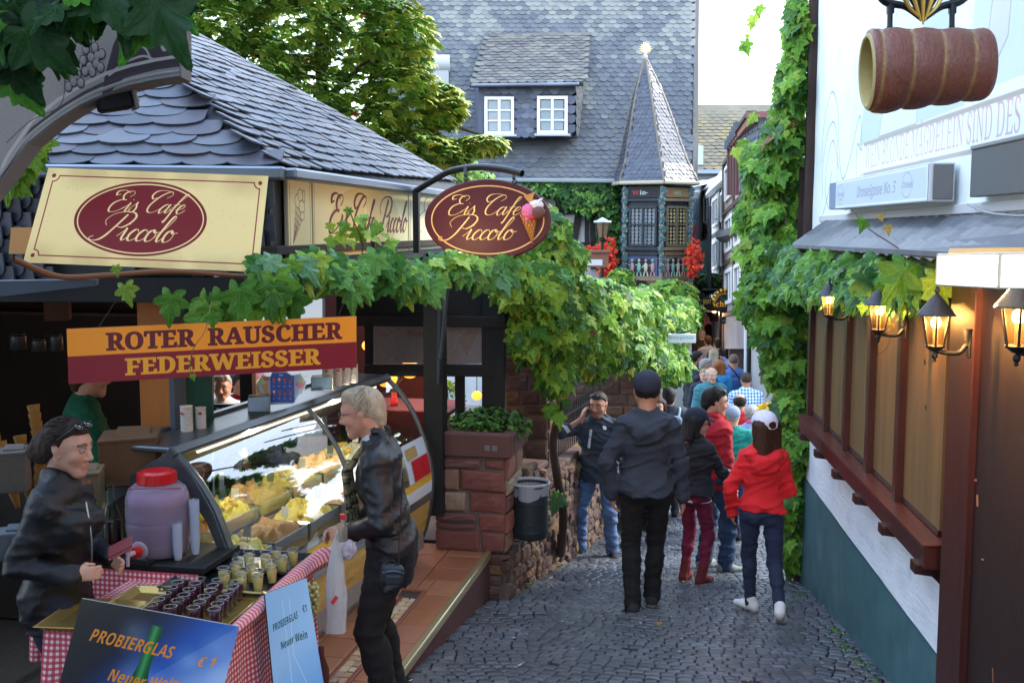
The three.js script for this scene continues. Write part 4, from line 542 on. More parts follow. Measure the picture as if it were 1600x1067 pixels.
// ---------- kiosk signs ----------
{
const a=atD(35,410,5.32),b=atD(403,425,5.6),c=atD(419,275,5.62),e=atD(75,262,5.36),t=thing('cafe_sign','large slanted cream sign with a wine red oval reading Eis Cafe Piccolo','sign',a.clone().lerp(b,.5)),at=(v)=>v.clone().sub(t.position);
const map=tex(1024,430,(x,w,h)=>{
x.fillStyle=CREAM;x.fillRect(0,0,w,h);specks(x,w,h,420,2);for(let k=0;k<26;k++){const Q=(k*0.618)% 1,g=x.createRadialGradient(Q*w,(k % 2?.97:.04)*h,0,Q*w,(k % 2?.97:.04)*h,60+50*((k*.37)% 1));g.addColorStop(0,'rgba(110,85,45,.16)');g.addColorStop(1,'rgba(110,85,45,0)');x.fillStyle=g;x.fillRect(0,0,w,h);}frameLine(x,w,h,34,26,'#7a1a2a',5);
x.fillStyle=WINE;x.beginPath();x.ellipse(w*.46,h*.5,w*.29,h*.39,0,0,7);x.fill();x.strokeStyle=CREAM;x.lineWidth=6;x.beginPath();x.ellipse(w*.46,h*.5,w*.275,h*.362,0,0,7);x.stroke();script(x,'Eis Cafe',w*.3,h*.44,40,CREAM,.15,1.25);script(x,'Piccolo',w*.29,h*.735,50,CREAM,.15,1.22);
});
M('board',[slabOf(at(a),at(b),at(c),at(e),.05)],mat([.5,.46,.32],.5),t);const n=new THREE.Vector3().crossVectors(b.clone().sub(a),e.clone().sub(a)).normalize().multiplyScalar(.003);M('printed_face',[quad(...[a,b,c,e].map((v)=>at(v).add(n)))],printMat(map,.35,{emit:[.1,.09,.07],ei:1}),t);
M('backing_cover',[slabOf(at(a).add(V(-.12,.04,-.06)),at(a).add(V(.1,.04,-.05)),at(a).add(V(.1,.17,-.05)),at(a).add(V(-.1,.17,-.06)),.05)],mat([.55,.25,.07],.5),t);
const X=-2.49,side=(z0,z1,label,draw,w,h)=>{const t2=thing('side_sign',label,'sign',[X,2.715,(z0+z1)/ 2],Math.PI / 2);signBoard(t2,'board',z0 - z1,.5,.025,tex(w,h,draw),mat([.5,.46,.34],.5),{rough:.65});return t2;};
side(-5.9,-6.26,'narrow cream panel with a drawing of an ice cream cone at the kiosk corner',(x,w,h)=>{x.fillStyle=CREAM;x.fillRect(0,0,w,h);specks(x,w,h,160,4);frameLine(x,w,h,22,18,'#6d1420',4);x.strokeStyle='#5a1018';x.lineWidth=4;x.beginPath();x.moveTo(60,h - 90);x.lineTo(105,190);x.lineTo(205,260);x.closePath();x.stroke();for(let k=1;k<6;k++){x.beginPath();x.moveTo(60+45*k / 6,h - 90 -(h - 280)*k / 6);x.lineTo(60+145*k / 6,h - 90 -(h - 350)*k / 6);x.stroke();x.beginPath();x.moveTo(105+100*k / 6,190+70*k / 6);x.lineTo(60+6*k,h - 90 - 10*k);x.stroke();}for(const[q,r,s]of[[135,165,42],[190,200,40],[170,130,36],[195,255,26]]){x.fillStyle=CREAM;x.beginPath();x.arc(q,r,s,0,7);x.fill();x.stroke();}x.strokeRect(205,100,26,70);},330,512);
side(-6.28,-8.28,'long cream panel with wine red script on the street side of the kiosk',(x,w,h)=>{x.fillStyle=CREAM;x.fillRect(0,0,w,h);x.fillStyle='#d9c78a';x.beginPath();x.ellipse(w*.52,h*.5,w*.36,h*.44,0,0,7);x.fill();specks(x,w,h,420,5);frameLine(x,w,h,22,18,'#6d1420',4);x.strokeStyle='rgba(250,240,200,.6)';x.lineWidth=3;for(let k=0;k<9;k++){x.beginPath();x.moveTo(700+k*60,60+k*30);x.bezierCurveTo(900,10+k*40,1200 - k*30,300,760+k*70,420 - k*8);x.stroke();}script(x,'Eis Cafe Piccolo',w*.12,h*.7,104,'#5c0a12',.26,1.25);},2000,512);
side(-8.3,-10.2,'cream script panel farthest down the kiosk side, half hidden by the oval sign',(x,w,h)=>{x.fillStyle='#d9d3b4';x.fillRect(0,0,w,h);specks(x,w,h,320,6);frameLine(x,w,h,22,18,'#6d1420',4);script(x,'Eis Cafe',w*.1,h*.7,95,'rgba(90,70,60,.75)',.08,1.1);},1024,400);
const p=atD(104,514,4.95).lerp(atD(557,574,5.35),.5),bl=atD(107,600,4.95),brr=atD(557,574,5.35),tl=atD(104,514,4.95),trr=atD(557,494,5.35),bn=thing('wine_banner','orange and wine red banner reading Roter Rauscher Federweisser over the counter','banner',p),at2=(v)=>v.clone().sub(p);
const bmap=tex(1400,276,(x,w,h)=>{x.fillStyle='#ff9a1a';x.fillRect(0,0,w,h*.5);x.fillStyle='#86081f';x.fillRect(0,h*.5,w,h*.5);x.textBaseline='middle';x.textAlign='center';const put2=(t,cx,cy,size,ww,col)=>{x.save();x.font=`bold ${size}px serif`;x.translate(cx,cy);const m=x.measureText(t).width;x.scale(ww / m,1);x.fillStyle=col;x.fillText(t,0,0);x.lineWidth=6;x.strokeStyle=col;x.strokeText(t,0,0);x.restore();};put2('ROTER  RAUSCHER',w*.535,h*.27,118,w*.82,'#650c1c');put2('FEDERWEISSER',w*.525,h*.75,112,w*.68,'#f0a51f');});
M('board',[slabOf(at2(bl),at2(brr),at2(trr),at2(tl),.012)],mat([.3,.1,.03],.6),bn);M('printed_face',[quad(...[bl,brr,trr,tl].map((v)=>at2(v).add(V(-.0005,0,.003))))],printMat(bmap,.45),bn);M('hanging_wire',[rod(at2(tl.clone().lerp(trr,.1)),at2(tl.clone().lerp(trr,.1)).add(V(0,.18,-.25)),.002),rod(at2(tl.clone().lerp(trr,.93)),at2(tl.clone().lerp(trr,.93)).add(V(0,.18,-.25)),.0012)],B.dark,bn);
const tw=thing('dry_vine_branch','bare brown vine branch along the beam under the slanted sign','branch',atD(220,432,5.2));const q=(u,v,d)=>atD(u,v,d).sub(tw.position);M('branch',[taperTube([q(20,405,4.9),q(90,432,5.05),q(170,430,5.15),q(260,424,5.2),q(400,432,5.4),q(470,428,5.6)],.016,.009,40)],mat([.2,.075,.03],.8,{bump:T.coarse,bs:.004}),tw);M('twig',tube([q(330,470,5.1),q(318,520,4.9),q(300,548,4.85),q(296,590,4.85)],.0025,16,4),mat([.1,.12,.03],.8),tw);place(tw);const LS=[[268,470,5.0,.15,1],[195,455,4.9,.1,4],[332,500,4.9,.07,1],[300,594,4.84,.03,4],[180,425,5,.05,4]];LS.forEach(([u,v,d,s,c])=>{const l=M('leaf',LEAF.vine,leafMat(VINE[c][0]),tw);l.position.copy(q(u,v - 8,d));l.rotation.set(-.2,YAW,(u % 7)*.1 - .3);l.scale.setScalar(s);});
}
{
const C=V(-1.655,2.7,-7.42),t=thing('hanging_oval_sign','oval wine red hanging sign with gold script and a moulded ice cream cone','sign',C,YAW*.6);place(t);
const W=.43,H=.27,sh=new THREE.Shape();sh.absellipse(0,0,W,H,0,Math.PI*2);const g=new THREE.ExtrudeGeometry(sh,{depth:.03,bevelEnabled:true,bevelSize:.012,bevelThickness:.01,bevelSegments:2,curveSegments:48});g.translate(0,0,-.03);
M('board',[g],mat([.08,.006,.014],.45),t);
const map=tex(1024,640,(x,w,h)=>{x.fillStyle='#4a0716';x.fillRect(0,0,w,h);x.strokeStyle='#e8c37a';x.lineWidth=9;x.beginPath();x.ellipse(w / 2,h / 2,w*.455,h*.435,0,0,7);x.stroke();x.strokeStyle='#a66f28';x.lineWidth=3;x.beginPath();x.ellipse(w / 2,h / 2,w*.448,h*.424,0,0,7);x.stroke();script(x,'Eis Cafe',w*.17,h*.44,66,'#7d4c16',.15,1.3);script(x,'Eis Cafe',w*.167,h*.436,66,'#f2d58a',.12,1.3);script(x,'Piccolo',w*.16,h*.755,80,'#7d4c16',.15,1.3);script(x,'Piccolo',w*.157,h*.75,80,'#f2d58a',.115,1.3);});
const f=new THREE.ShapeGeometry(sh,48),uv=f.attributes.uv,pp=f.attributes.position;for(let i=0;i<uv.count;i++)uv.setXY(i,(pp.getX(i)/ W+1)/ 2,(pp.getY(i)/ H+1)/ 2);f.translate(0,0,.0125);M('printed_face',f,printMat(map,.5),t);
const cone=M('moulded_cone',[put(new THREE.ConeGeometry(.066,.22,28,12),.3,-.06,.03,0,0,Math.PI+.12,[1,1,.45])],(()=>{const wf=tex(256,256,(x,w,h)=>{x.fillStyle='#c8853a';x.fillRect(0,0,w,h);x.strokeStyle='#7d4a18';x.lineWidth=7;for(let k=-8;k<17;k++){x.beginPath();x.moveTo(k*26,0);x.lineTo(k*26+120,h);x.stroke();x.beginPath();x.moveTo(k*26+120,0);x.lineTo(k*26,h);x.stroke();}});const m=printMat(wf,.7,{bump:wf,bs:.004});return m;})(),t);
const bump=(g,a)=>{const p=g.attributes.position;for(let i=0;i<p.count;i++){const k=1+a*N3.noise(p.getX(i)*60,p.getY(i)*60,p.getZ(i)*60);p.setXYZ(i,p.getX(i)*k,p.getY(i)*k,p.getZ(i)*k);}g.computeVertexNormals();return g;};
M('strawberry_scoop',[put(bump(ball(.047,0,0,0,1,1.1,.7,22),.1),.285,.06,.05),put(ball(.02,0,0,0,1,1.6,.7),.278,.02,.05)],mat([.72,.16,.32],.5,{bump:T.grain,bs:.003}),cone);M('chocolate_scoop',[put(bump(ball(.049,0,0,0,1,.95,.75,22),.1),.355,.048,.055)],mat([.13,.045,.03],.5,{bump:T.grain,bs:.003}),cone);M('cream_swirl',[put(bump(ball(.045,0,0,0,1.15,.8,.7,20),.15),.34,.1,.04),put(new THREE.ConeGeometry(.022,.06,14),.37,.135,.045,0,0,-.8)],mat([.78,.68,.66],.4),cone);M('wafer',[prism([[0,0],[.03,.085],[-.05,.06]],.008)].map((g2)=>put(g2,.3,.105,.03)),mat([.55,.27,.07],.7,{bump:T.grain,bs:.002}),cone);M('strawberry_sauce',[ball(.022,.315,.018,.06,1.2,.8,.6)],mat([.6,.03,.07],.25),cone);
const br=thing('sign_bracket','black iron bracket on the kiosk corner carrying the oval sign','bracket',V(-2.31,2.5,-7.9));const at=(v)=>v.sub(br.position);
M('upright',[bar(at(atD(651,395,8.1)),at(atD(650,296,8.1)),.045,.045)],B.iron,br);M('arm',[(()=>{const g2=tube([at(atD(650,298,8.1)),at(atD(678,281,7.95)),at(atD(705,267,7.75)),at(atD(745,261,7.55)),at(atD(785,264,7.4)),at(atD(816,271,7.3))],.024,40,8);return g2;})()],B.iron,br);
for(const u of[727,803])M('hanger',[rod(at(atD(u,262+(u - 727)*.07,7.5)),at(atD(u,274+(u - 727)*.07,7.46)),.012),put(new THREE.TorusGeometry(.014,.004,6,16),...at(atD(u+1,279+(u - 727)*.07,7.44)).toArray()),put(new THREE.TorusGeometry(.014,.004,6,16),...at(atD(u+1,284+(u - 727)*.07,7.43)).toArray(),0,1.4,0)],B.iron,br);
M('brace',[bar(at(atD(684,600,8.6)),at(atD(687,420,8.4)),.022,.022),bar(at(atD(688,560,8.5)),at(atD(703,415,8.2)),.022,.022)],mat([.07,.1,.13],.4,{metal:.4}),br);
const sp=atD(719,399,7.25),s=thing('sign_spotlight','tiny lit bulb lamp shining up at the oval sign','lamp',sp);M('bulb',[ball(.022,0,0,0,1,1,1,14)],mat([1,.8,.5],.3,{emit:[1,.62,.25],ei:8}),s);M('holder',[rod([-.03,-.09,-.06],[-.005,-.015,-.012],.012,.016)],B.dark,s);const pl=new THREE.PointLight(new THREE.Color(1,.62,.3),.22,5,2);pl.position.copy(sp).add(V(.0,.01,.035));pl.castShadow=true;pl.name='sign_spotlight_light';scene.add(pl);
const g2=thing('grey_spotlight','grey cylindrical outdoor spotlight poking out of the vine','lamp',atD(590,408,6.6));M('housing',[put(lathe([[0,0],[.045,0],[.05,.015],[.05,.12],[.047,.125],[.044,.1],[0,.1]],20),0,0,0,0,0,-1.25)],mat([.2,.24,.3],.4,{metal:.5}),g2);M('bracket',[bx(.02,.12,.03,-.03,.06,-.02)],B.iron,g2);
}
// ---------- the curved ice cream counter ----------
const CT=V(-2.52,0,-8.25),CTURN=-.075,CL=3.0;
const ctW=(x,y,z)=>V(x,y,z).applyAxisAngle(UP,CTURN).add(CT);
const counter=thing('ice_cream_counter','long curved glass ice cream display counter with beige printed front','display counter',CT,CTURN);
{
const prof=[[-.165,1.46],[-.04,1.335],[.08,1.16],[.16,.96],[.205,.8],[.225,.66],[.222,.56],[.2,.4],[.15,.2],[.09,.08]];
const cv=new THREE.CatmullRomCurve3(prof.map(([x,y])=>V(x,y,0))),P=(t)=>cv.getPoint(t);
const sheet=(t0,t1,z0,z1,off=0,n=12,vr=[0,1])=>{const p=[],uv=[],I=[];for(let k=0;k<=n;k++){const t=lerp(t0,t1,k / n),q=P(t),d=cv.getTangent(t),nx=-d.y,ny=d.x;for(const z of[z0,z1]){p.push(q.x+nx*off,q.y+ny*off,z);uv.push(z===z0?1:0,1 - k / n);}if(k)I.push(2*k - 2,2*k,2*k - 1,2*k - 1,2*k,2*k+1);}const g=new THREE.BufferGeometry();g.setAttribute('position',new THREE.BufferAttribute(new Float32Array(p),3));g.setAttribute('uv',new THREE.BufferAttribute(new Float32Array(uv),2));g.setIndex(I);g.computeVertexNormals();return g;};
const yT=(y)=>{let a=0,b=1;for(let i=0;i<30;i++){const m=(a+b)/ 2;if(P(m).y>y)a=m;else b=m;}return a;};
const grey=mat([.1,.115,.125],.35,{metal:.6,bump:T.grain,bs:.0004}),G=counter;
const tg=yT(.7),glassM=mat([.93,.97,.96],.02,{trans:1,ior:2.3});
M('glass_front',[sheet(.02,tg,.03,1.42,0),sheet(.02,tg,1.46,CL - .03,0)],glassM,G);
const rib=(z,w,t1=.55)=>{const pts=[];for(let k=0;k<=16;k++){const q=P(lerp(0,t1,k / 16));pts.push(V(q.x,q.y,z));}const g=new THREE.TubeGeometry(new THREE.CatmullRomCurve3(pts),24,w,6);return g;};
M('rib',[rib(0,.02,1)],grey,G);M('rib',[rib(1.44,.016)],grey,G);M('rib',[rib(CL,.022)],grey,G);
const wrap=tex(1024,512,(x,w,h)=>{x.fillStyle='#c8a95c';x.fillRect(0,0,w,h);const R=rng(5);for(let k=0;k<60;k++){x.fillStyle=`rgba(${220 + R() * 30},${190 + R() * 40},${110 + R() * 40},.25)`;x.fillRect(R()*w,R()*h,40+R()*120,20+R()*60);}x.strokeStyle='rgba(95,60,20,.55)';x.lineWidth=2;for(let j=0;j<14;j++)for(let i=0;i<26;i++){if(R()<.2)continue;x.beginPath();const X=i*40+R()*8,Y=22+j*36;x.moveTo(X,Y);for(let q=0;q<5;q++)x.lineTo(X+q*6,Y+(R()- .5)*11);x.stroke();}x.fillStyle='rgba(90,50,15,.2)';for(let k=0;k<18;k++){x.beginPath();x.ellipse(R()*w,R()*h,30,16,R()*3,0,7);x.fill();}});
M('printed_panel',sheet(yT(.5),.985,0,CL,0),printMat(wrap,.45),G);
M('trim_rail',[sheet(yT(.56),yT(.5),0,CL,.012,4),bx(.03,.05,CL,.215,.53,CL / 2)],mat([.35,.42,.5],.25,{metal:.9}),G);
const lab=tex(1536,128,(x,w,h)=>{x.fillStyle='#e3b83a';x.fillRect(0,0,w,h*.32);x.fillStyle='#dfe6ee';x.fillRect(0,h*.32,w,h);x.fillStyle='#25386c';x.font='italic 58px serif';x.fillText('Italienisches Eis',w*.52,h*.84);x.fillStyle='#cf1020';x.fillRect(w*.03,h*.1,w*.12,h*.9);x.fillStyle='#8f1030';x.fillRect(w*.05,h*.5,w*.06,h*.3);});
M('label_strip',sheet(yT(.705),yT(.56),0,CL,.004,5),printMat(lab,.4),G);
M('white_card',sheet(yT(1.0),yT(.708),.03,.5,.008),mat([.6,.66,.74],.5),G);M('price_card',[sheet(yT(.87),yT(.715),.05,.2,.014),sheet(yT(.87),yT(.715),.206,.4,.014)],mat([.55,.012,.022],.45),G);M('tan_card',sheet(yT(.965),yT(.885),.24,.46,.014),mat([.45,.3,.1],.5),G);
M('kick_base',[bx(.12,.09,CL - .04,.03,.046,CL / 2)],mat([.3,.32,.34],.35,{metal:.8}),G);
M('body',[bx(.6,.66,CL - .06,-.3,.4,CL / 2),bx(.06,.5,CL - .06,.13,.34,CL / 2),bx(.35,.05,CL - .06,.0,.66,CL / 2)],mat([.25,.25,.24],.5),G);
M('top_shelf',[bx(.34,.03,CL+.04,-.32,1.462,CL / 2,0,0,0,.008),bx(.05,.06,CL+.06,-.155,1.452,CL / 2,0,0,.7,.01),bx(.05,.03,CL,-.49,1.48,CL / 2)],grey,G);
M('top_lamp',[rod([-.17,1.405,.2],[-.17,1.405,CL - .25],.012)],mat([1,1,.95],.3,{emit:[1,.95,.82],ei:.4}),G);for(const z of[.95,2.15]){const l=new THREE.PointLight(new THREE.Color(1,.9,.66),.22,4,2);l.position.copy(ctW(-.15,1.37,z));l.castShadow=true;l.name='counter_lamp_light';scene.add(l);}
const ck=new THREE.Shape([[-.165,1.46],[-.66,1.16],[-.66,.7],[-.6,.7],[-.59,1.12],[-.2,1.37],[-.07,1.25],[.045,1.08],[.14,.86],[.19,.7],[.215,.7],[.16,.93],[.08,1.14],[-.04,1.335]].map(([x,y])=>new THREE.Vector2(x,y)));const ckg=new THREE.ExtrudeGeometry(ck,{depth:.03,bevelEnabled:true,bevelSize:.004,bevelThickness:.004,bevelSegments:1});ckg.translate(0,0,CL - .01);
M('end_cheek',[ckg,put(new THREE.CylinderGeometry(.035,.035,.02,18),-.16,1.375,CL+.012,Math.PI / 2,0,0,[1.3,1,.6])],grey,G);
M('rear_shade',[slabOf(V(-.64,1.15,.05),V(-.64,1.15,CL),V(-.2,1.43,CL),V(-.2,1.43,.05),.01)],mat([.12,.12,.1],.5),G);
M('divider_glass',[bx(.004,.3,1.2,-.1,.98,2.2,0,0,-.5)],B.clear,G);
const flav=[['pale yellow',[.75,.62,.18]],['lemon yellow',[.8,.68,.1]],['cream',[.75,.66,.46]],['pistachio green',[.42,.58,.16]],['peach',[.78,.5,.26]],['vanilla',[.78,.62,.28]],['caramel brown',[.42,.23,.08]],['pale lime',[.62,.66,.3]],['apricot',[.75,.42,.14]],['creamy white',[.74,.68,.46]],['dark chocolate',[.2,.1,.05]],['banana yellow',[.76,.6,.13]]];
const where=['first','second','third','fourth','fifth','sixth'];
for(let r=0;r<2;r++)for(let k=0;k<6;k++){
const[nm,c]=flav[(r*7+k*5+1)% 12],z=CL - .3 - k*.46,x=r?-.36:-.02,y=r?.79:.7;
const t=thing('ice_cream_tub',`tub of ${nm} ice cream, ${where[k]} from the near end, ${r ? 'back' : 'front'} row in the counter`,'ice cream tub',ctW(x,y,z),CTURN,'tubs of ice cream in the counter');
M('tub',[bx(.31,.12,.006,0,.06,.21),bx(.31,.12,.006,0,.06,-.21),bx(.006,.12,.42,-.155,.06,0),bx(.006,.12,.42,.155,.06,0),bx(.31,.006,.42,0,.004,0)],B.steel,t);
const g=new THREE.PlaneGeometry(.3,.41,22,28);g.rotateX(-Math.PI / 2);const p=g.attributes.position;for(let i=0;i<p.count;i++){const X=p.getX(i),Z=p.getZ(i),e=Math.min(1,(.15 - Math.abs(X))/ .04)*Math.min(1,(.205 - Math.abs(Z))/ .05);p.setY(i,.06+e*(.075+.045*Math.abs(N3.noise(X*15+k*4,r*3.3,Z*13))*2+.016*N3.noise(X*45,k,Z*45)));}g.computeVertexNormals();M('ice_cream',uvBox(g),mat(c,.55,{bump:T.coarse,bs:.012}),t);
const Q=rng(k+r*20),deco=[];for(let i=0;i<10;i++)deco.push(ball(.02+Q()*.012,(Q()- .5)*.22,.15+Q()*.02,(Q()- .5)*.32,1,.8,1,8));if(k % 2===r)M('topping',deco,mat(k % 3?[.75,.5,.06]:[.62,.5,.24],.5,{bump:T.coarse,bs:.006}),t);
M('name_tag',[bx(.05,.06,.003,.06,.22,-.1,-.2),rod([.06,.12,-.1],[.06,.2,-.1],.002)],k % 2?B.white:mat([.12,.13,.1],.4),t);
}
const yb=thing('yellow_paper','crumpled bright yellow paper lying on the ice cream near the counter\'s near end','paper',ctW(-.28,1.0,2.55),CTURN);{const g=new THREE.PlaneGeometry(.3,.22,12,10);g.rotateX(-Math.PI / 2);const p=g.attributes.position;for(let i=0;i<p.count;i++)p.setY(i,.06*N3.noise(p.getX(i)*14,2,p.getZ(i)*14)- .5*p.getX(i)**2);g.computeVertexNormals();M('sheet',uvBox(g),mat([.7,.58,.02],.7),yb);M('fold',[put(g.clone(),.02,.03,.02,.2,.7,.1,[.7,1.2,.7])],mat([.66,.52,.02],.7),yb);}
const cup=(u,v0,v1,d,w,label,cut)=>{const a=atD(u,v0,d),b=atD(u,v1,d),t=thing('cup_stack',label,'paper cups',b,0,'stacks of paper ice cream cups'),H=a.y - b.y,r=w / F*d / 2,n=Math.max(5,Math.round(H / .017));for(let k=0;k<n;k++)M('cup',[lathe([[r*.86,k*H / n],[r*.97,(k+.8)*H / n],[r*1.03,(k+.83)*H / n],[r*1.03,(k+.97)*H / n],[r*.95,(k+.97)*H / n]],22)],mat([.74,.68,.62],.6),t);M('inside',[lathe([[r*.95,H - .002],[r*.8,H - .03],[0,H - .03]],18)],mat([.7,.5,.34],.6),t);M('red_oval',[put(new THREE.CircleGeometry(r*.34,16),r*(cut?.35:-.25),H*.8,r*.965,0,(cut?.35:-.25),0,[1.2,.8,1])],mat([.42,.03,.02],.5),t);};
cup(292,634,688,6.2,20,'taller left stack of white paper cups on the near end of the counter');cup(314,636,680,6.3,17,'shorter stack of white paper cups beside the taller one at the near end',1);
cup(514,573,605,7.6,14,'leftmost paper cup stack at the far end of the counter');cup(528,572,603,7.7,14,'second paper cup stack from the left at the far end of the counter',1);cup(541,570,601,7.75,14,'third paper cup stack from the left at the far end of the counter');cup(553,569,598,7.85,13,'rightmost paper cup stack at the far end of the counter');
const card=(u0,v0,u1,v1,d,label)=>{const a=atD(u0,v1,d),b=atD(u1,v1 - 4,d),t=thing('card_holder',label,'card holder',a.clone().lerp(b,.5),YAW,'mirrored card holders on the counter');const w=a.distanceTo(b),h=(v1 - v0)/ F*d;M('plate',[bx(w,h,.008,0,h / 2,0,-.25,0,.05)],mat([.3,.36,.4],.12,{metal:.9}),t);M('foot',[bx(w,.012,.06,0,.006,-.01)],B.steel,t);M('rim',[bar([-w / 2,h,-.03],[w / 2,h+.012,-.03],.012,.008)],B.gold,t);};
card(387,621,422,648,6.9,'mirrored card holder left of the blue price board');card(486,590,520,612,7.4,'mirrored card holder between the price board and the paper cups');
const pbp=atD(440,632,7.0),pb=thing('price_board','light blue cut-out price board printed with rows of ice cream cones','price board',pbp,YAW);
const shp=[[-.1,0],[.08,.01],[.105,.06],[.14,.08],[.16,.14],[.125,.2],[.07,.19],[.02,.225],[-.05,.22],[-.07,.18],[-.12,.19],[-.15,.15],[-.13,.07]],pg=prism(shp,.01,.002);M('board',[pg],mat([.6,.66,.75],.4),pb);
const pt=tex(512,400,(x,w,h)=>{x.fillStyle='#a9bfe6';x.fillRect(0,0,w,h);x.fillStyle='#3f63c4';x.fillRect(w*.26,h*.07,w*.5,h*.86);x.fillStyle='#f4f0e6';x.font='bold 30px sans-serif';x.fillText('Eis',w*.45,h*.16);for(let r=0;r<2;r++)for(let k=0;k<4;k++){const X=w*(.31+k*.115),Y=h*(.24+r*.36);x.fillStyle='#c77f3c';x.beginPath();x.moveTo(X,Y+10);x.lineTo(X+26,Y+10);x.lineTo(X+13,Y+66);x.fill();x.fillStyle=['#e0405c','#f2e3c0','#d94f4f','#8a4b2c'][(k+r)% 4];x.beginPath();x.arc(X+13,Y+6,15,0,7);x.fill();x.fillStyle='#fff';x.font='bold 20px sans-serif';x.fillText(['1,-','2,-','3,-','4,-'][k],X,Y+92);}x.fillStyle='#cfa060';x.beginPath();x.moveTo(w*.03,h*.3);x.lineTo(w*.24,h*.95);x.lineTo(w*.2,h*.25);x.fill();x.fillStyle='#bcd08a';x.beginPath();x.arc(w*.11,h*.3,42,0,7);x.fill();x.fillStyle='#d36a7c';x.beginPath();x.arc(w*.18,h*.22,34,0,7);x.fill();x.fillStyle='#c98aa0';x.beginPath();x.arc(w*.88,h*.42,44,0,7);x.fill();x.fillStyle='#b6c98e';x.beginPath();x.arc(w*.9,h*.3,26,0,7);x.fill();});
const pf=new THREE.ShapeGeometry(new THREE.Shape(shp.map(([a,b])=>new THREE.Vector2(a,b)))),pu=pf.attributes.uv,ppo=pf.attributes.position;for(let i=0;i<pu.count;i++)pu.setXY(i,(ppo.getX(i)+.15)/ .31,ppo.getY(i)/ .225);pf.translate(0,0,.0145);M('printed_face',pf,printMat(pt,.35),pb);
const tray=thing('serving_tray','small clear plastic tray behind the paper cups on the counter','tray',atD(350,655,6.7),YAW);M('tray',[bx(.2,.006,.14,0,.003,0,0,.3,.1),bx(.2,.02,.006,0,.012,.07,0,.3,.1)],B.clear,tray);
const grap=thing('grape_bunch','bunch of pale green grapes hanging at the corner of the counter','grapes',atD(487,912,5.15));{const Q=rng(9),gs=[];for(let k=0;k<34;k++){const y=-k*.0048,r=.034*Math.sin(Math.min(1,(k+4)/ 14)*1.57)*(1 - k / 60),a=k*2.4;const m=M('grape',ball(.0115,0,0,0,1,1.08,1,10),mat([.52,.5,.2],.3,{trans:.25}),grap);m.position.set(r*Math.cos(a),y,r*Math.sin(a));}M('stalk',[tube([[0,.02,0],[.005,-.05,0],[0,-.14,0]],.004,8,5)],mat([.2,.13,.05],.8),grap);}
const pipe=thing('wine_bottle_front','dark bottle neck standing behind the standing poster','bottle',atD(502,1040,5.2));M('bottle',[lathe([[0,-.2],[.035,-.2],[.037,-.02],[.015,.05],[.014,.1],[0,.1]],18)],mat([.1,.03,.03],.15),pipe);
}
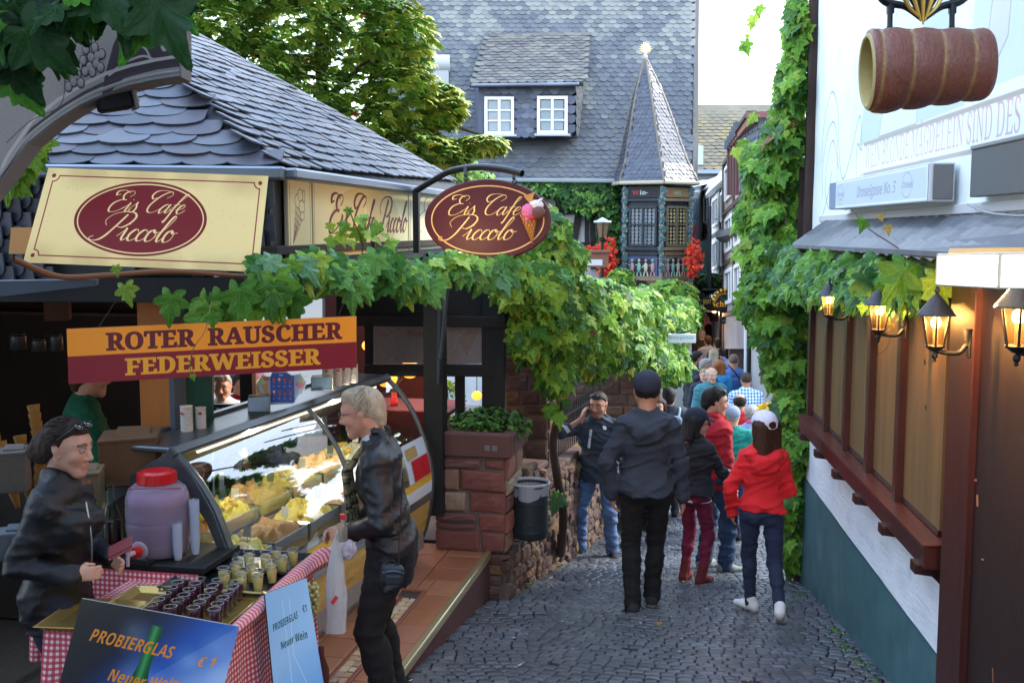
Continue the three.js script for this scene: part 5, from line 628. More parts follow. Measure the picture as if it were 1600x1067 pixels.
// ---------- wine tasting tables ----------
const gingham=(w,h,n)=>tex(512,512,(x)=>{x.fillStyle='#e9dcd8';x.fillRect(0,0,512,512);x.fillStyle='rgba(186,24,52,.62)';for(let k=0;k<16;k++){x.fillRect(k*32,0,16,512);x.fillRect(0,k*32,512,16);}x.fillStyle='rgba(255,255,255,.08)';for(let k=0;k<256;k++)x.fillRect(0,k*2,512,1);},true,[w /(16*.026),h /(16*.026)]);
{
const H=.87,x0=-2.95,x1=-2.13,z0=-5.28,z1=-4.16,cx=(x0+x1)/ 2,cz=(z0+z1)/ 2;
const tb=thing('tasting_table','folding table under the red gingham cloth with tasting cups','table',[cx,0,cz]);M('top',[bx(x1 - x0 - .02,.03,z1 - z0 - .02,0,H - .02,0)],B.blackWood,tb);for(const a of[-1,1])for(const b of[-1,1])M('leg',[bx(.04,H - .03,.04,a*(x1 - x0 - .12)/ 2,(H - .03)/ 2,b*(z1 - z0 - .12)/ 2)],B.iron,tb);
const cl=thing('gingham_cloth','red and white gingham cloth draped over the front tasting table','tablecloth',[cx,H,cz]);const hw=(x1 - x0)/ 2,hd=(z1 - z0)/ 2,cm=printMat(gingham(1,1),.85,{bump:T.cloth,bs:.0008});
const drape=(a,b,drop,dx,dz,sc)=>{const nx=44,ny=12,P=[],UVs=[],I=[];for(let j=0;j<=ny;j++)for(let i=0;i<=nx;i++){const t=i / nx,s=j / ny,wav=.022*s*Math.sin(t*19+1)+.012*s*Math.sin(t*43),lenn=drop*(1+(sc?.05*Math.sin(t*40)*(s>.95?1:0):0));P.push(lerp(a[0],b[0],t)+dx*(wav+.03*s),.004 - s*lenn,lerp(a[1],b[1],t)+dz*(wav+.03*s));UVs.push(t*Math.hypot(a[0]- b[0],a[1]- b[1]),-s*drop);}for(let j=0;j<ny;j++)for(let i=0;i<nx;i++){const o=j*(nx+1)+i;I.push(o,o+nx+1,o+1,o+1,o+nx+1,o+nx+2);}const g=new THREE.BufferGeometry();g.setAttribute('position',new THREE.BufferAttribute(new Float32Array(P),3));g.setAttribute('uv',new THREE.BufferAttribute(new Float32Array(UVs),2));g.setIndex(I);g.computeVertexNormals();return g;};
const top=new THREE.PlaneGeometry(2*hw,2*hd,20,24);top.rotateX(-Math.PI / 2);{const p=top.attributes.position,uv=top.attributes.uv;for(let i=0;i<p.count;i++){p.setY(i,.004+.004*N3.noise(p.getX(i)*7,1,p.getZ(i)*7));uv.setXY(i,p.getX(i),p.getZ(i));}top.computeVertexNormals();}
M('top_cloth',top,cm,cl);M('right_drape',drape([hw,hd],[hw,-hd],.62,1,0),cm,cl);M('front_drape',drape([-hw,hd],[hw,hd],.3,0,1,true),cm,cl);M('left_drape',drape([-hw,-hd],[-hw,hd],.34,-1,0,true),cm,cl);M('rolled_edge',[taperTube([[hw+.005,.0,hd - .1],[hw+.015,.015,hd - .35],[hw+.01,.014,0],[hw+.02,.03,-hd+.1],[hw+.06,.05,-hd - .03]],.026,.05,40,8)],cm,cl);
const lace=[];for(let k=0;k<26;k++)lace.push(put(new THREE.CircleGeometry(.024,12),-hw+k*.031,-.31,hd+.034+.01*Math.sin(k),0,0,0));M('scalloped_hem',lace,mat([.62,.5,.5],.8,{trans:.2}),cl);
const trayOf=(label,c,w,d,x,z,y,tn=0,met)=>{const t=thing('serving_tray',label,'tray',[x,H+y,z],tn),m=mat(c,.3,{metal:met,bump:T.grain,bs:.0005});M('tray',[bx(w,.006,d,0,.004,0),bx(w+.03,.006,.05,0,.016,d / 2+.012,-.5),bx(w+.03,.006,.05,0,.016,-d / 2 - .012,.5),bx(.05,.006,d+.03,w / 2+.012,.016,0,0,0,.5),bx(.05,.006,d+.03,-w / 2 - .012,.016,0,0,0,-.5)],m,t);M('rim',[bx(w+.08,.006,.01,0,.029,d / 2+.035),bx(w+.08,.006,.01,0,.029,-d / 2 - .035),bx(.01,.006,d+.07,w / 2+.035,.029,0),bx(.01,.006,d+.07,-w / 2 - .035,.029,0)],m,t);return t;};
trayOf('gold coloured tray carrying the dark red wine cups',[.45,.31,.09],.6,.46,-2.48,-4.46,.008,.02,.7);trayOf('empty gold tray sticking out at the left front corner of the table',[.42,.29,.09],.3,.3,-2.8,-4.32,.006,.1,.7);
trayOf('black tray carrying the pale yellow wine cups, nearest the red cups',[.012,.013,.016],.52,.3,-2.4,-4.88,.012,.0,0);trayOf('black tray at the back of the table by the counter',[.012,.013,.016],.5,.26,-2.4,-5.18,.016,0,0);
const plastic=mat([.97,.98,1],.05,{trans:1,ior:1.12}),red=mat([.045,.006,.022],.12,{coat:.6}),yel=mat([.62,.5,.16],.25,{trans:.25,ior:1.33});
const base=new Map(),cupAt=(kind,x,y,z,label,n)=>{
const g='plastic cups of '+(kind==='red'?'dark red':'pale yellow')+' young wine';let t=base.get(kind),r=rng(n);
if(!t){t=thing('wine_cup',label,'wine cup',[x,y,z],0,g);M('cup',[lathe([[.0,.001],[.021,.001],[.0275,.088],[.0285,.089],[.0268,.088],[.0205,.003],[0,.003]],24)],plastic,t);M('wine',[lathe([[0,.0045],[.0198,.0045],[.0245,.07],[0,.0705]],22)],kind==='red'?red:yel,t);M('rim',[put(new THREE.TorusGeometry(.028,.0011,5,26),0,.089,0,Math.PI / 2)],mat([.8,.82,.85],.15,{trans:.5}),t);base.set(kind,t);}else t=copy(t,label,[x,y,z],r()*6);
};
const ord=['first','second','third','fourth','fifth','sixth','seventh'],Q=rng(17);
for(let r=0;r<6;r++)for(let k=0;k<4+(r % 2?0:0);k++){cupAt('red',-2.2 - k*.098 - r*.012+(Q()- .5)*.016,H+.02,-4.29 - r*.076+(Q()- .5)*.014,`dark red wine cup, ${ord[k]} from the right, ${ord[r]} row from the front`,r*9+k);}
for(let r=0;r<7;r++)for(let k=0;k<3;k++){if(r===6&&k>1)continue;cupAt('yel',-2.2 - k*.09 -(r % 2)*.03+(Q()- .5)*.014,H+.026,-4.76 - r*.07+(Q()- .5)*.012,`pale yellow wine cup, ${ord[k]} from the right, ${ord[r]} row behind the red`,100+r*9+k);}
const b2=thing('barrel_table','narrow side table carrying the wine dispenser behind the gingham table','table',[-3.05,0,-5.1]);M('top',[bx(.95,.035,.42,.02,.935,0)],B.blackWood,b2);for(const[x,z]of[[-.4,-.15],[.42,-.15],[.42,.15],[-.4,.15]])M('leg',[bx(.04,.95,.04,x,.475,z)],B.iron,b2);
const c2=thing('hanging_gingham','gingham cloth hanging in shade below the wine dispenser','tablecloth',[-3.05,.92,-4.87]);M('cloth',drape([-.46,0],[.48,0],.5,0,1),cm,c2);
const bar_=thing('wine_dispenser','purple-stained plastic barrel dispenser with a red screw lid and tap','drinks dispenser',[-2.9,.955,-5.08],.25),bp=[[0,0],[.135,0],[.148,.012],[.15,.03],[.157,.06],[.153,.07],[.156,.08],[.162,.13],[.164,.17],[.16,.178],[.16,.188],[.163,.2],[.162,.25],[.158,.262],[.161,.272],[.158,.31],[.145,.345],[.115,.37],[.095,.376],[.0,.376]];
M('barrel',[lathe(bp,48)],mat([.62,.52,.66],.3,{trans:.72,ior:1.2}),bar_);M('wine',[lathe([[0,.005],[.13,.005],[.147,.07],[.153,.17],[.15,.232],[0,.234]],40)],mat([.12,.07,.2],.4),bar_);M('foam',[lathe([[0,.236],[.15,.236],[.147,.3],[.13,.335],[0,.336]],30)],mat([.5,.36,.5],.8),bar_);
const lidg=new THREE.CylinderGeometry(.098,.1,.05,60,1);{const p=lidg.attributes.position;for(let i=0;i<p.count;i++){const a=Math.atan2(p.getZ(i),p.getX(i)),k=1+.02*Math.sign(Math.sin(a*30));if(Math.hypot(p.getX(i),p.getZ(i))>.05){p.setX(i,p.getX(i)*k);p.setZ(i,p.getZ(i)*k);}}lidg.computeVertexNormals();}M('lid',[put(lidg,0,.405,0),put(new THREE.CylinderGeometry(.075,.09,.012,40),0,.435,0)],mat([.55,.01,.012],.3),bar_);
M('carry_handle',[tube([[-.13,.355,.04],[-.1,.372,.12],[0,.378,.14],[.1,.372,.12],[.13,.355,.04]],.004,24,6)],mat([.3,.1,.12],.4),bar_);
const tap=new THREE.Vector3(-.07,.05,.15);M('tap_boss',[put(lathe([[0,0],[.045,0],[.05,.012],[.04,.02],[0,.02]],20),-.055,.055,.135,Math.PI / 2 - .0,0,.4)],mat([.5,.42,.52],.3,{trans:.3}),bar_);M('tap_ring',[put(new THREE.CylinderGeometry(.028,.028,.03,20),-.068,.055,.168,Math.PI / 2,0,.4)],mat([.6,.01,.01],.35),bar_);M('tap',[rod([-.075,.055,.18],[-.095,.055,.225],.012),rod([-.095,.075,.225],[-.095,.0,.228],.011,.008),bx(.05,.012,.016,-.1,.082,.225)],mat([.55,.45,.55],.3),bar_);
for(const[i,x,z,n,l]of[[0,-2.735,-5.1,26,'tall stack of clear plastic cups right of the wine dispenser'],[1,-2.775,-4.99,15,'shorter stack of clear plastic cups in front of the tall clear stack']]){const t=thing('clear_cup_stack',l,'plastic cups',[x+.03,.955,z],0);for(let k=0;k<n;k++)M('cup',[lathe([[.019,k*.0085],[.026,k*.0085+.075],[.0272,k*.0085+.076],[.0255,k*.0085+.075]],18)],mat([.82,.87,.95],.1,{trans:.7,ior:1.2}),t);}
const bo=thing('wine_carafe','clear glass bottle half full of dark red wine beside the dispenser','bottle',atY(176,868,.955));M('glass',[lathe([[0,0],[.048,0],[.05,.01],[.05,.19],[.044,.22],[.02,.29],[.016,.36],[.019,.365],[.018,.38],[.0145,.38],[.014,.36],[.018,.29],[.042,.22],[.0475,.19],[.0475,.012],[0,.01]],26)],mat([.85,.93,.88],.03,{trans:1,ior:1.3}),bo);M('wine',[lathe([[0,.012],[.0465,.012],[.0465,.188],[0,.189]],22)],red,bo);
const bt=thing('drip_tray','dark tray under the tap of the wine dispenser','tray',[-3.1,.955,-4.95]);M('tray',[bx(.52,.01,.16,0,.006,0),bx(.52,.03,.012,0,.016,.08)],B.blackWood,bt);
const pa=atD(127,935,4.35),pb2=atD(373,979,4.45),pd=atD(330,1150,4.35),pcx=atD(70,1150,4.25),po=thing('bottle_poster','blue poster board with a green bottle offering a tasting glass for one euro','poster',pcx.clone().lerp(pd,.5)),L=(v)=>v.clone().sub(po.position);
const pm=tex(900,720,(x,w,h)=>{const g=x.createLinearGradient(0,0,w*.9,h*.9);g.addColorStop(0,'#05070c');g.addColorStop(.3,'#0a1226');g.addColorStop(.55,'#2558b4');g.addColorStop(1,'#8fb8ea');x.fillStyle=g;x.fillRect(0,0,w,h);const R=rng(3);for(let k=0;k<26;k++){const X=w*(.35+R()*.75),Y=h*(.15+R()*.9),r=60+R()*120,q=x.createRadialGradient(X,Y,0,X,Y,r);q.addColorStop(0,'rgba(190,215,250,.22)');q.addColorStop(1,'rgba(190,215,250,0)');x.fillStyle=q;x.fillRect(X - r,Y - r,2*r,2*r);}x.save();x.translate(w*.5,h*.1);x.rotate(.09);const bg=x.createLinearGradient(-40,0,60,0);bg.addColorStop(0,'#0b3b1e');bg.addColorStop(.35,'#3fa35e');bg.addColorStop(.6,'#0f5a2d');bg.addColorStop(1,'#06240f');x.fillStyle=bg;x.beginPath();x.moveTo(-34,0);x.lineTo(34,0);x.lineTo(36,60);x.lineTo(30,70);x.lineTo(34,220);x.quadraticCurveTo(50,330,105,400);x.lineTo(110,800);x.lineTo(-110,800);x.lineTo(-105,400);x.quadraticCurveTo(-50,330,-34,220);x.lineTo(-30,70);x.lineTo(-36,60);x.fill();x.restore();const tx=(t,X,Y,s,sq,rot)=>{x.save();x.translate(X,Y);x.rotate(rot);x.transform(sq,0,-.22,1,0,0);x.font=`bold ${s}px sans-serif`;x.fillStyle='#e08a1c';x.fillText(t,0,0);x.restore();};tx('PROBIERGLAS',w*.1,h*.285,92,.78,.045);tx('€ 1',w*.79,h*.37,92,.85,.05);tx('Neuer Wein',w*.27,h*.54,88,.8,.045);});
M('board',[slabOf(L(pcx),L(pd),L(pb2),L(pa),.012)],mat([.3,.32,.34],.6),po);const nn=new THREE.Vector3().crossVectors(pd.clone().sub(pcx),pa.clone().sub(pcx)).normalize().multiplyScalar(.003);M('printed_face',[quad(...[pcx,pd,pb2,pa].map((v)=>L(v).add(nn)))],printMat(pm,.25),po);
const qa=atD(413,928,4.86),qb=atD(478,903,5.02),qd=atD(512,1110,4.9),qc=atD(432,1130,4.75),p2=thing('standing_poster','narrow pale blue poster standing beside the cloth with dark green lettering','poster',qc.clone().lerp(qd,.5)),L2=(v)=>v.clone().sub(p2.position);
const m2=tex(420,900,(x,w,h)=>{const g=x.createLinearGradient(0,0,w,h);g.addColorStop(0,'#8fc0ea');g.addColorStop(.5,'#9cc8f0');g.addColorStop(1,'#5f9fe0');x.fillStyle=g;x.fillRect(0,0,w,h);x.strokeStyle='rgba(225,240,255,.7)';x.lineWidth=5;x.beginPath();x.moveTo(w*.38,h*.1);x.lineTo(w*.42,h*.6);x.lineTo(w*.35,h*1);x.moveTo(w*.55,h*.1);x.lineTo(w*.52,h*.55);x.lineTo(w*.85,h);x.stroke();const tx=(t,X,Y,s,sq)=>{x.save();x.translate(X,Y);x.rotate(-.1);x.transform(sq,0,-.15,1,0,0);x.font=`bold ${s}px sans-serif`;x.fillStyle='#0b3d35';x.fillText(t,0,0);x.restore();};tx('PROBIERGLAS',w*.1,h*.31,70,.55);tx('€1',w*.82,h*.25,66,.55);tx('Neuer Wein',w*.24,h*.47,74,.6);});
M('board',[slabOf(L2(qc),L2(qd),L2(qb),L2(qa),.012)],mat([.02,.025,.03],.6),p2);const n2=new THREE.Vector3().crossVectors(qd.clone().sub(qc),qa.clone().sub(qc)).normalize().multiplyScalar(.003);M('printed_face',[quad(...[qc,qd,qb,qa].map((v)=>L2(v).add(n2)))],printMat(m2,.3),p2);
const wf=mat([.42,.2,.035],.7,{bump:T.coarse,bs:.006,map:T.coarse});[[18,720,5.5,.32,.25],[40,705,5.6,.3,.12],[62,712,5.6,.3,-.05],[66,690,5.75,.42,.12],[5,690,5.7,.35,.3]].forEach(([u,v,d,h,tl],i)=>{const t=thing('waffle_cone_stack',['leftmost front stack of waffle cones at the left edge','second stack of waffle cones from the left edge','stack of waffle cones nearest the woman','tallest stack of waffle cones behind the others','stack of waffle cones at the very edge of the picture'][i],'waffle cones',atD(u,v+40,d),0,'stacks of waffle cones');t.rotation.z=tl;for(let k=0;k<6;k++)M('cone',[put(lathe([[.012,-.11],[.034,.02],[.03,.02],[.01,-.1]],16),0,h - .1 - k*.045,0)],wf,t);});
const bxs=[[18,735,5.35,.16,.2,'white cardboard box below the waffle cones at the left edge',[.2,.17,.14]],[205,715,5.9,.3,.26,'brown cardboard box on the counter behind the green jumper',[.22,.11,.045]],[130,770,5.6,.2,.24,'beige paper bag in front of the vendor in green',[.3,.22,.12]],[90,478,7.6,.16,.2,'paper bag hanging by the shelf in the dark kiosk',[.16,.07,.03]],[20,850,4.85,.14,.12,'pale plastic tub at the left edge behind the woman',[.16,.19,.22]]];
bxs.forEach(([u,v,d,w,h,l,c])=>{const t=thing(l.includes('bag')?'paper_bag':l.includes('tub')?'plastic_tub':'cardboard_box',l,l.includes('bag')?'bag':l.includes('tub')?'tub':'box',atD(u,v+h / d*F / 2,d),.4),m=mat(c,.8,{map:T.stain,bump:T.grain,bs:.002});M('side',[bx(w,h,w*.8,0,h / 2,0,0,0,0,.006)],m,t);M(l.includes('bag')?'folded_top':'lid',[bx(w*1.03,.02,w*.83,0,h,0,.06,0,.04),bx(w*.6,.012,w*.4,.02,h+.02,0,.3,0,0)],m,t);});
[[28,545,7.7,.06,.09],[60,548,7.7,.05,.07],[88,548,7.7,.045,.1]].forEach(([u,v,d,r,h],i)=>{const t=thing('shelf_jar',['leftmost','middle','rightmost'][i]+' of three dim jars on the shelf at the back of the kiosk','jar',atD(u,v,d),0,'jars on the kiosk shelf');M('jar',[lathe([[0,0],[r,0],[r,h],[r*.8,h*1.1],[0,h*1.1]],14)],mat([.05,.055,.055],.3),t);M('lid',[put(new THREE.CylinderGeometry(r*.8,r*.8,.02,14),0,h*1.15,0)],B.iron,t);});
}
// ---------- the slate-roofed half-timbered house across the lane ----------
const local=(t)=>(u,v,d)=>atD(u,v,d).sub(t.position).applyAxisAngle(UP,-t.rotation.y);
const slateTone=[[.135,.145,.165],[.165,.178,.19],[.11,.12,.138],[.25,.26,.24],[.155,.165,.168],[.33,.33,.29]];
const slateRound=(()=>{const pts=[[-.5,.6],[-.5,-.1]];for(let k=0;k<=6;k++){const a=Math.PI*(1+k / 6);pts.push([.5*Math.cos(a),-.1+.4*Math.sin(a)]);}pts.push([.5,.6]);const P=[],I=[],n=pts.length;for(const z of[0,1])for(const[x,y]of pts)P.push(x,y,z);P.push(0,.1,1);for(let i=0;i<n;i++){const j=(i+1)% n;I.push(2*n,n+i,n+j,i,j,n+j,i,n+j,n+i);}let g=new THREE.BufferGeometry();g.setAttribute('position',new THREE.BufferAttribute(new Float32Array(P),3));g.setIndex(I);g=g.toNonIndexed();g.computeVertexNormals();return uvBox(g,.5);})();
function slateField(parent,a,b,c,d,w,rise,mats,seed,o={}){
const R=rng(seed),list=[],L=Math.max(a.distanceTo(b),d.distanceTo(c)),Hh=Math.max(a.distanceTo(d),b.distanceTo(c)),n=new THREE.Vector3().crossVectors(b.clone().sub(a),c.clone().sub(a)).normalize(),rows=Math.ceil(Hh / rise),cols=Math.ceil(L / w);
for(let r=0;r<rows;r++)for(let k=0;k<cols;k++){
const v=clamp((r+.45)/ rows,0,1),u=(k+.5+(r % 2)*.5*(o.stagger??1))/ cols;if(u>1)continue;const lo=a.clone().lerp(b,u),hi=d.clone().lerp(c,u),p=lo.clone().lerp(hi,v);if(o.skip&&o.skip(p))continue;
const ex=a.clone().lerp(d,v).sub(b.clone().lerp(c,v)).negate(),ww=ex.length()/ cols;if(ww<.02)continue;ex.normalize();const ey=new THREE.Vector3().crossVectors(n,ex).normalize();
const m=new THREE.Matrix4().makeBasis(ex,ey,n).multiply(new THREE.Matrix4().makeRotationFromEuler(new THREE.Euler(-.06 - R()*.05,0,(o.tilt||0)+(R()- .5)*.1)));m.scale(V(ww*(1.02+R()*.08),rise*1.55,.008+R()*.005));m.setPosition(p.addScaledVector(n,.012+R()*.008));
const tone=o.tone?o.tone(u,v,R):Math.floor(R()*mats.length);list.push({m,k:clamp(tone,0,mats.length - 1),near:R()});
}
const g=o.geo||slateRound,nP=Math.min(o.parts??0,list.length);list.sort((x,y)=>x.near - y.near);list.slice(0,nP).forEach((s)=>{const m=M('slate',g,mats[s.k],parent);s.m.decompose(m.position,m.quaternion,m.scale);});
mats.forEach((mm,k)=>{const l=list.slice(nP).filter((s)=>s.k===k).map((s)=>g.clone().applyMatrix4(s.m));if(l.length)stuff(M('slate_mass',mergeGeometries(l),mm,parent));});
}
{
const D0=25,base=atD(880,800,D0).setY(-1.6),h=thing('slate_roof_house','tall half-timbered house with a huge slate roof, dormer and carved oriel','house',base,YAW),l=local(h);
const mats=slateTone.map((c)=>mat(c,.55,{map:T.stain,bump:T.coarse,bs:.008})),dk=mat([.05,.055,.065],.7);
const eL=l(600,281,25),eR=l(1084,282,25),mL=l(600,205,25.75),mR=l(1083,208,25.75),tL=l(560,-95,28.6),tR=l(1087,-95,28.6);
const roof=M('roof',[slabOf(eL,eR,mR,mL,.1),slabOf(mL,mR,tR,tL,.1)],dk,h);
const skip=(p)=>{const q=p.clone().applyAxisAngle(UP,YAW).add(base).sub(EYE),X=q.dot(RT),D2=q.dot(FH),u=800+F*X / D2*1,y=p.y+base.y;return u>752&&u<890&&y>4.7&&y<6.1;};
const tone=(u,v,R)=>{const n=fbm(u*6,v*3,3,3),w=v*2.7+n*3.6+(R()- .5)*1.6;return w>1.9?5:w>1.4?3:w>.9?1+Math.floor(R()*2)*3:w>.3?Math.floor(R()*2):2;};
slateField(roof,eL,l(1079,282,25),l(1079,208,25.75),mL,.2,.135,mats,3,{parts:60,tone:(u,v,R)=>[0,2,0,4][Math.floor(R()*4)],skip});
slateField(roof,mL,l(1079,208,25.75),l(1082,-95,28.6),tL,.2,.135,mats,5,{parts:240,tone,skip,tilt:-.05});
M('verge_board',[slabOf(l(1083,283,24.9),l(1090,283,25.3),l(1092,208,25.9),l(1083,208,25.75),.2),slabOf(l(1083,208,25.7),l(1091,210,26.1),l(1094,-95,29),l(1087,-95,28.6),.2)],mat([.012,.012,.014],.7),h);
M('gutter',[bar(l(640,280,24.85),l(962,283,24.85),.11,.09,.02)],mat([.24,.28,.28],.45,{metal:.4}),h);M('downpipe',[rod(l(813,290,24.9),l(813,300,25),.1,.05),rod(l(813,300,25),l(813,340,25.1),.04)],B.zinc,h);
M('skylight',[bx(.4,.06,.5,0,0,0,.95,0,0)].map((g)=>put(g,...l(700,60,27.35).toArray())),B.zinc,h);M('skylight_pane',[bx(.3,.02,.4,0,.032,0,.95,0,0)].map((g)=>put(g,...l(700,60,27.3).toArray())),mat([.05,.08,.1],.1),h);
M('roof_vent',[bx(.36,.5,.5),put(new THREE.CylinderGeometry(.22,.22,.4,12,1,false,0,Math.PI),0,.28,.1,Math.PI / 2,0,Math.PI / 2)].map((g)=>put(g,...l(690,120,26.6).toArray())),mat([.4,.42,.42],.6),h);
const wallM=mat([.66,.68,.68],.85,{map:T.stain,bump:T.grain,bs:.004});
M('wall',[slabOf(l(600,640,25.35),l(1080,640,25.35),l(1080,284,25.35),l(600,284,25.35),.3),slabOf(l(1080,640,25.35),l(1083,600,30),l(1083,290,30),l(1080,284,25.35),.2)],wallM,h);
const tm=mat([.016,.014,.013],.7,{map:T.wood,bump:T.wood,bs:.003}),tb=(u0,v0,u1,v1,w)=>bar(l(u0,v0,25.3),l(u1,v1,25.3),.1,w,.006,V(0,0,1).applyAxisAngle(UP,0));
const tim=(u0,v0,u1,v1,w)=>{const a=l(u0,v0,25.31),b=l(u1,v1,25.31),L=a.distanceTo(b),g=bx(L,w,.1,0,0,0,0,0,Math.atan2(b.y - a.y,b.x - a.x));return put(g,(a.x+b.x)/ 2,(a.y+b.y)/ 2,(a.z+b.z)/ 2);};
for(const[a,b,c,d2,w]of[[873,290,873,420,.14],[928,290,928,420,.16],[860,331,965,331,.12],[905,330,895,390,.16],[917,335,917,385,.1],[928,335,946,400,.16],[960,290,960,420,.16],[850,383,965,383,.14],[840,290,840,420,.14],[912,300,912,331,.3],[760,290,760,420,.14],[700,290,700,420,.14],[700,340,850,340,.12],[820,340,800,400,.12]])M('timber',[tim(a,b,c,d2,w)],tm,h);
for(const[u,s]of[[906,1],[948,-1]]){const g=prism([[0,0],[.3,0],[.26,.1],[.15,.24],[0,.34]],.09);g.scale(s,1,1);const p=l(u - s*14,331,25.28);M('curved_brace',[put(g,p.x,p.y,p.z)],tm,h);}
const dw=mat([.1,.12,.17],.5,{map:T.stain,bump:T.coarse,bs:.004});
const dorm=M('dormer',[slabOf(l(748,214,25.25),l(893,214,25.25),l(893,128,25.25),l(748,128,25.25),.12),slabOf(l(893,214,25.25),l(903,190,26.6),l(910,125,26.8),l(893,128,25.25),.1),slabOf(l(748,214,25.25),l(748,128,25.25),l(738,128,26.8),l(738,200,26.4),.1)],dw,h);
slateField(dorm,l(750,213,25.22),l(892,213,25.22),l(892,130,25.22),l(750,130,25.22),.2,.11,[dw,mat([.085,.1,.15],.5),mat([.12,.14,.19],.5)],8,{parts:0,skip:(p)=>{const q=p.clone().applyAxisAngle(UP,YAW).add(base).sub(EYE),u=800+F*q.dot(RT)/ q.dot(FH);const y=p.y+base.y;return((u>754&&u<807)||(u>836&&u<889))&&y>4.7&&y<5.68;}});
slateField(dorm,l(899,212,25.3),l(912,188,26.5),l(916,128,26.8),l(898,128,25.3),.24,.13,mats.slice(0,3),9,{});
const dr=M('dormer_roof',[slabOf(l(734,132,24.95),l(912,130,24.95),l(917,50,27.1),l(757,52,27.1),.08)],dk,h);slateField(dr,l(735,130,24.96),l(911,128,24.96),l(916,52,27.08),l(758,54,27.08),.22,.15,[[.15,.14,.125],[.12,.115,.11],[.19,.18,.15],[.1,.1,.1]].map((c)=>mat(c,.6,{map:T.stain,bump:T.coarse,bs:.006})),12,{tilt:.06});
M('dormer_gutter',[bar(l(736,133,24.9),l(905,131,24.9),.08,.07,.02)],B.zinc,h);
const winAt=(u0,v0,u1,v1,d,nx,ny,open)=>{
const a=l(u0,v1,d),c=l(u1,v0,d),w=c.x - a.x,hh=c.y - a.y,X=(a.x+c.x)/ 2,Y=(a.y+c.y)/ 2,Z=a.z,f=.07;const fr=M('window',[bx(w,f,.07,X,a.y+f / 2,Z),bx(w,f,.07,X,c.y - f / 2,Z),bx(f,hh - 2*f,.07,a.x+f / 2,Y,Z),bx(f,hh - 2*f,.07,c.x - f / 2,Y,Z)],mat([.8,.8,.78],.45),h);
M('glazing_bar',[bx(.06,hh - 2*f,.05,X,Y,Z+.003),...Array.from({length:ny - 1},(_,k)=>bx(w - 2*f,.03,.04,X,a.y+f+(hh - 2*f)*(k+1)/ ny,Z+.004))],mat([.8,.8,.78],.45),fr);
for(let i=0;i<nx;i++)for(let j=0;j<ny;j++){const pw=(w - 2*f)/ nx - .04,ph=(hh - 2*f)/ ny - .03;M('pane',[bx(pw,ph,.006,a.x+f+(w - 2*f)*(i+.5)/ nx,a.y+f+(hh - 2*f)*(j+.5)/ ny,Z - .01)],mat([.5,.58,.6],.08,{trans:.5}),fr);}
const cur=[];for(let i=0;i<nx;i++){if(open&&i===1)continue;const g=new THREE.PlaneGeometry(w / nx - .04,hh - .1,24,1),p=g.attributes.position;for(let q=0;q<p.count;q++)p.setZ(q,.02*Math.sin(p.getX(q)*70));g.computeVertexNormals();cur.push(put(g,a.x+w*(i+.5)/ nx,Y,Z - .06));}M('curtain',cur,mat([.5,.54,.55],.9),fr);M('sill',[bx(w+.12,.05,.14,X,a.y - .03,Z+.06)],mat([.42,.48,.55],.5),fr);M('dark_room',[bx(w - .05,hh - .05,.01,X,Y,Z - .11)],mat([.02,.025,.03],.9),fr);
};
winAt(757,151,803,210,25.13,2,3);winAt(839,150,887,209,25.13,2,3,true);
const tc=l(1022,284,24.75),ang=[-115,-55,5,65,125,185].map((a)=>a*Math.PI / 180),R0=.93,hexP=(r,y,k)=>V(tc.x+r*Math.sin(ang[k % 6]),y,tc.z+r*Math.cos(ang[k % 6]));
const topP=l(1006,92,24.75);topP.x=lerp(tc.x,topP.x,.85);topP.z=tc.z;const lev=[[1.0,tc.y - .02],[.8,tc.y+.42],[.62,tc.y+1.0],[.33,tc.y+1.95]];
const sp=M('turret_spire',lev.flatMap(([r,y],i)=>[0,1,2,3,4,5].map((k)=>{const[r2,y2]=lev[i+1]||[0.01,topP.y];const sh=(q,yy)=>{q.x+=(topP.x - tc.x)*clamp((yy - tc.y)/(topP.y - tc.y),0,1);return q;};return uvBox(quad(sh(hexP(r*R0*1.06,y,k),y),sh(hexP(r*R0*1.06,y,k+1),y),sh(hexP(r2*R0*1.06,y2,k+1),y2),sh(hexP(r2*R0*1.06,y2,k),y2)));})),dk,h);
const tsl=[[.1,.12,.165],[.085,.1,.145],[.125,.14,.185]].map((c)=>mat(c,.45,{map:T.stain,bump:T.coarse,bs:.004})),tslW=[[.22,.2,.19],[.19,.175,.17],[.26,.24,.22]].map((c)=>mat(c,.5,{map:T.stain}));
const sh2=(q)=>{q.x+=(topP.x - tc.x)*clamp((q.y - tc.y)/(topP.y - tc.y),0,1);return q;};
for(let k=0;k<4;k++)lev.forEach(([r,y],i)=>{const[r2,y2]=lev[i+1]||[.015,topP.y];slateField(sp,sh2(hexP(r*R0*1.07,y,k)),sh2(hexP(r*R0*1.07,y,k+1)),sh2(hexP(r2*R0*1.07,y2,k+1)),sh2(hexP(r2*R0*1.07,y2,k)),.13,.1,tsl,30+k*5+i,{});});
M('hip_strip',[0,1,2,3,4].map((k)=>tube([...lev.map(([r,y])=>sh2(hexP(r*R0*1.09,y,k))),sh2(hexP(.02,topP.y,k))],.035,20,5)),mat([.24,.2,.15],.6,{map:T.stain}),sp);
M('spire_gutter',[0,1,2,3].map((k)=>bar(hexP(R0*1.1,tc.y - .05,k),hexP(R0*1.1,tc.y - .05,k+1),.09,.08,.02)),mat([.4,.36,.26],.5),h);
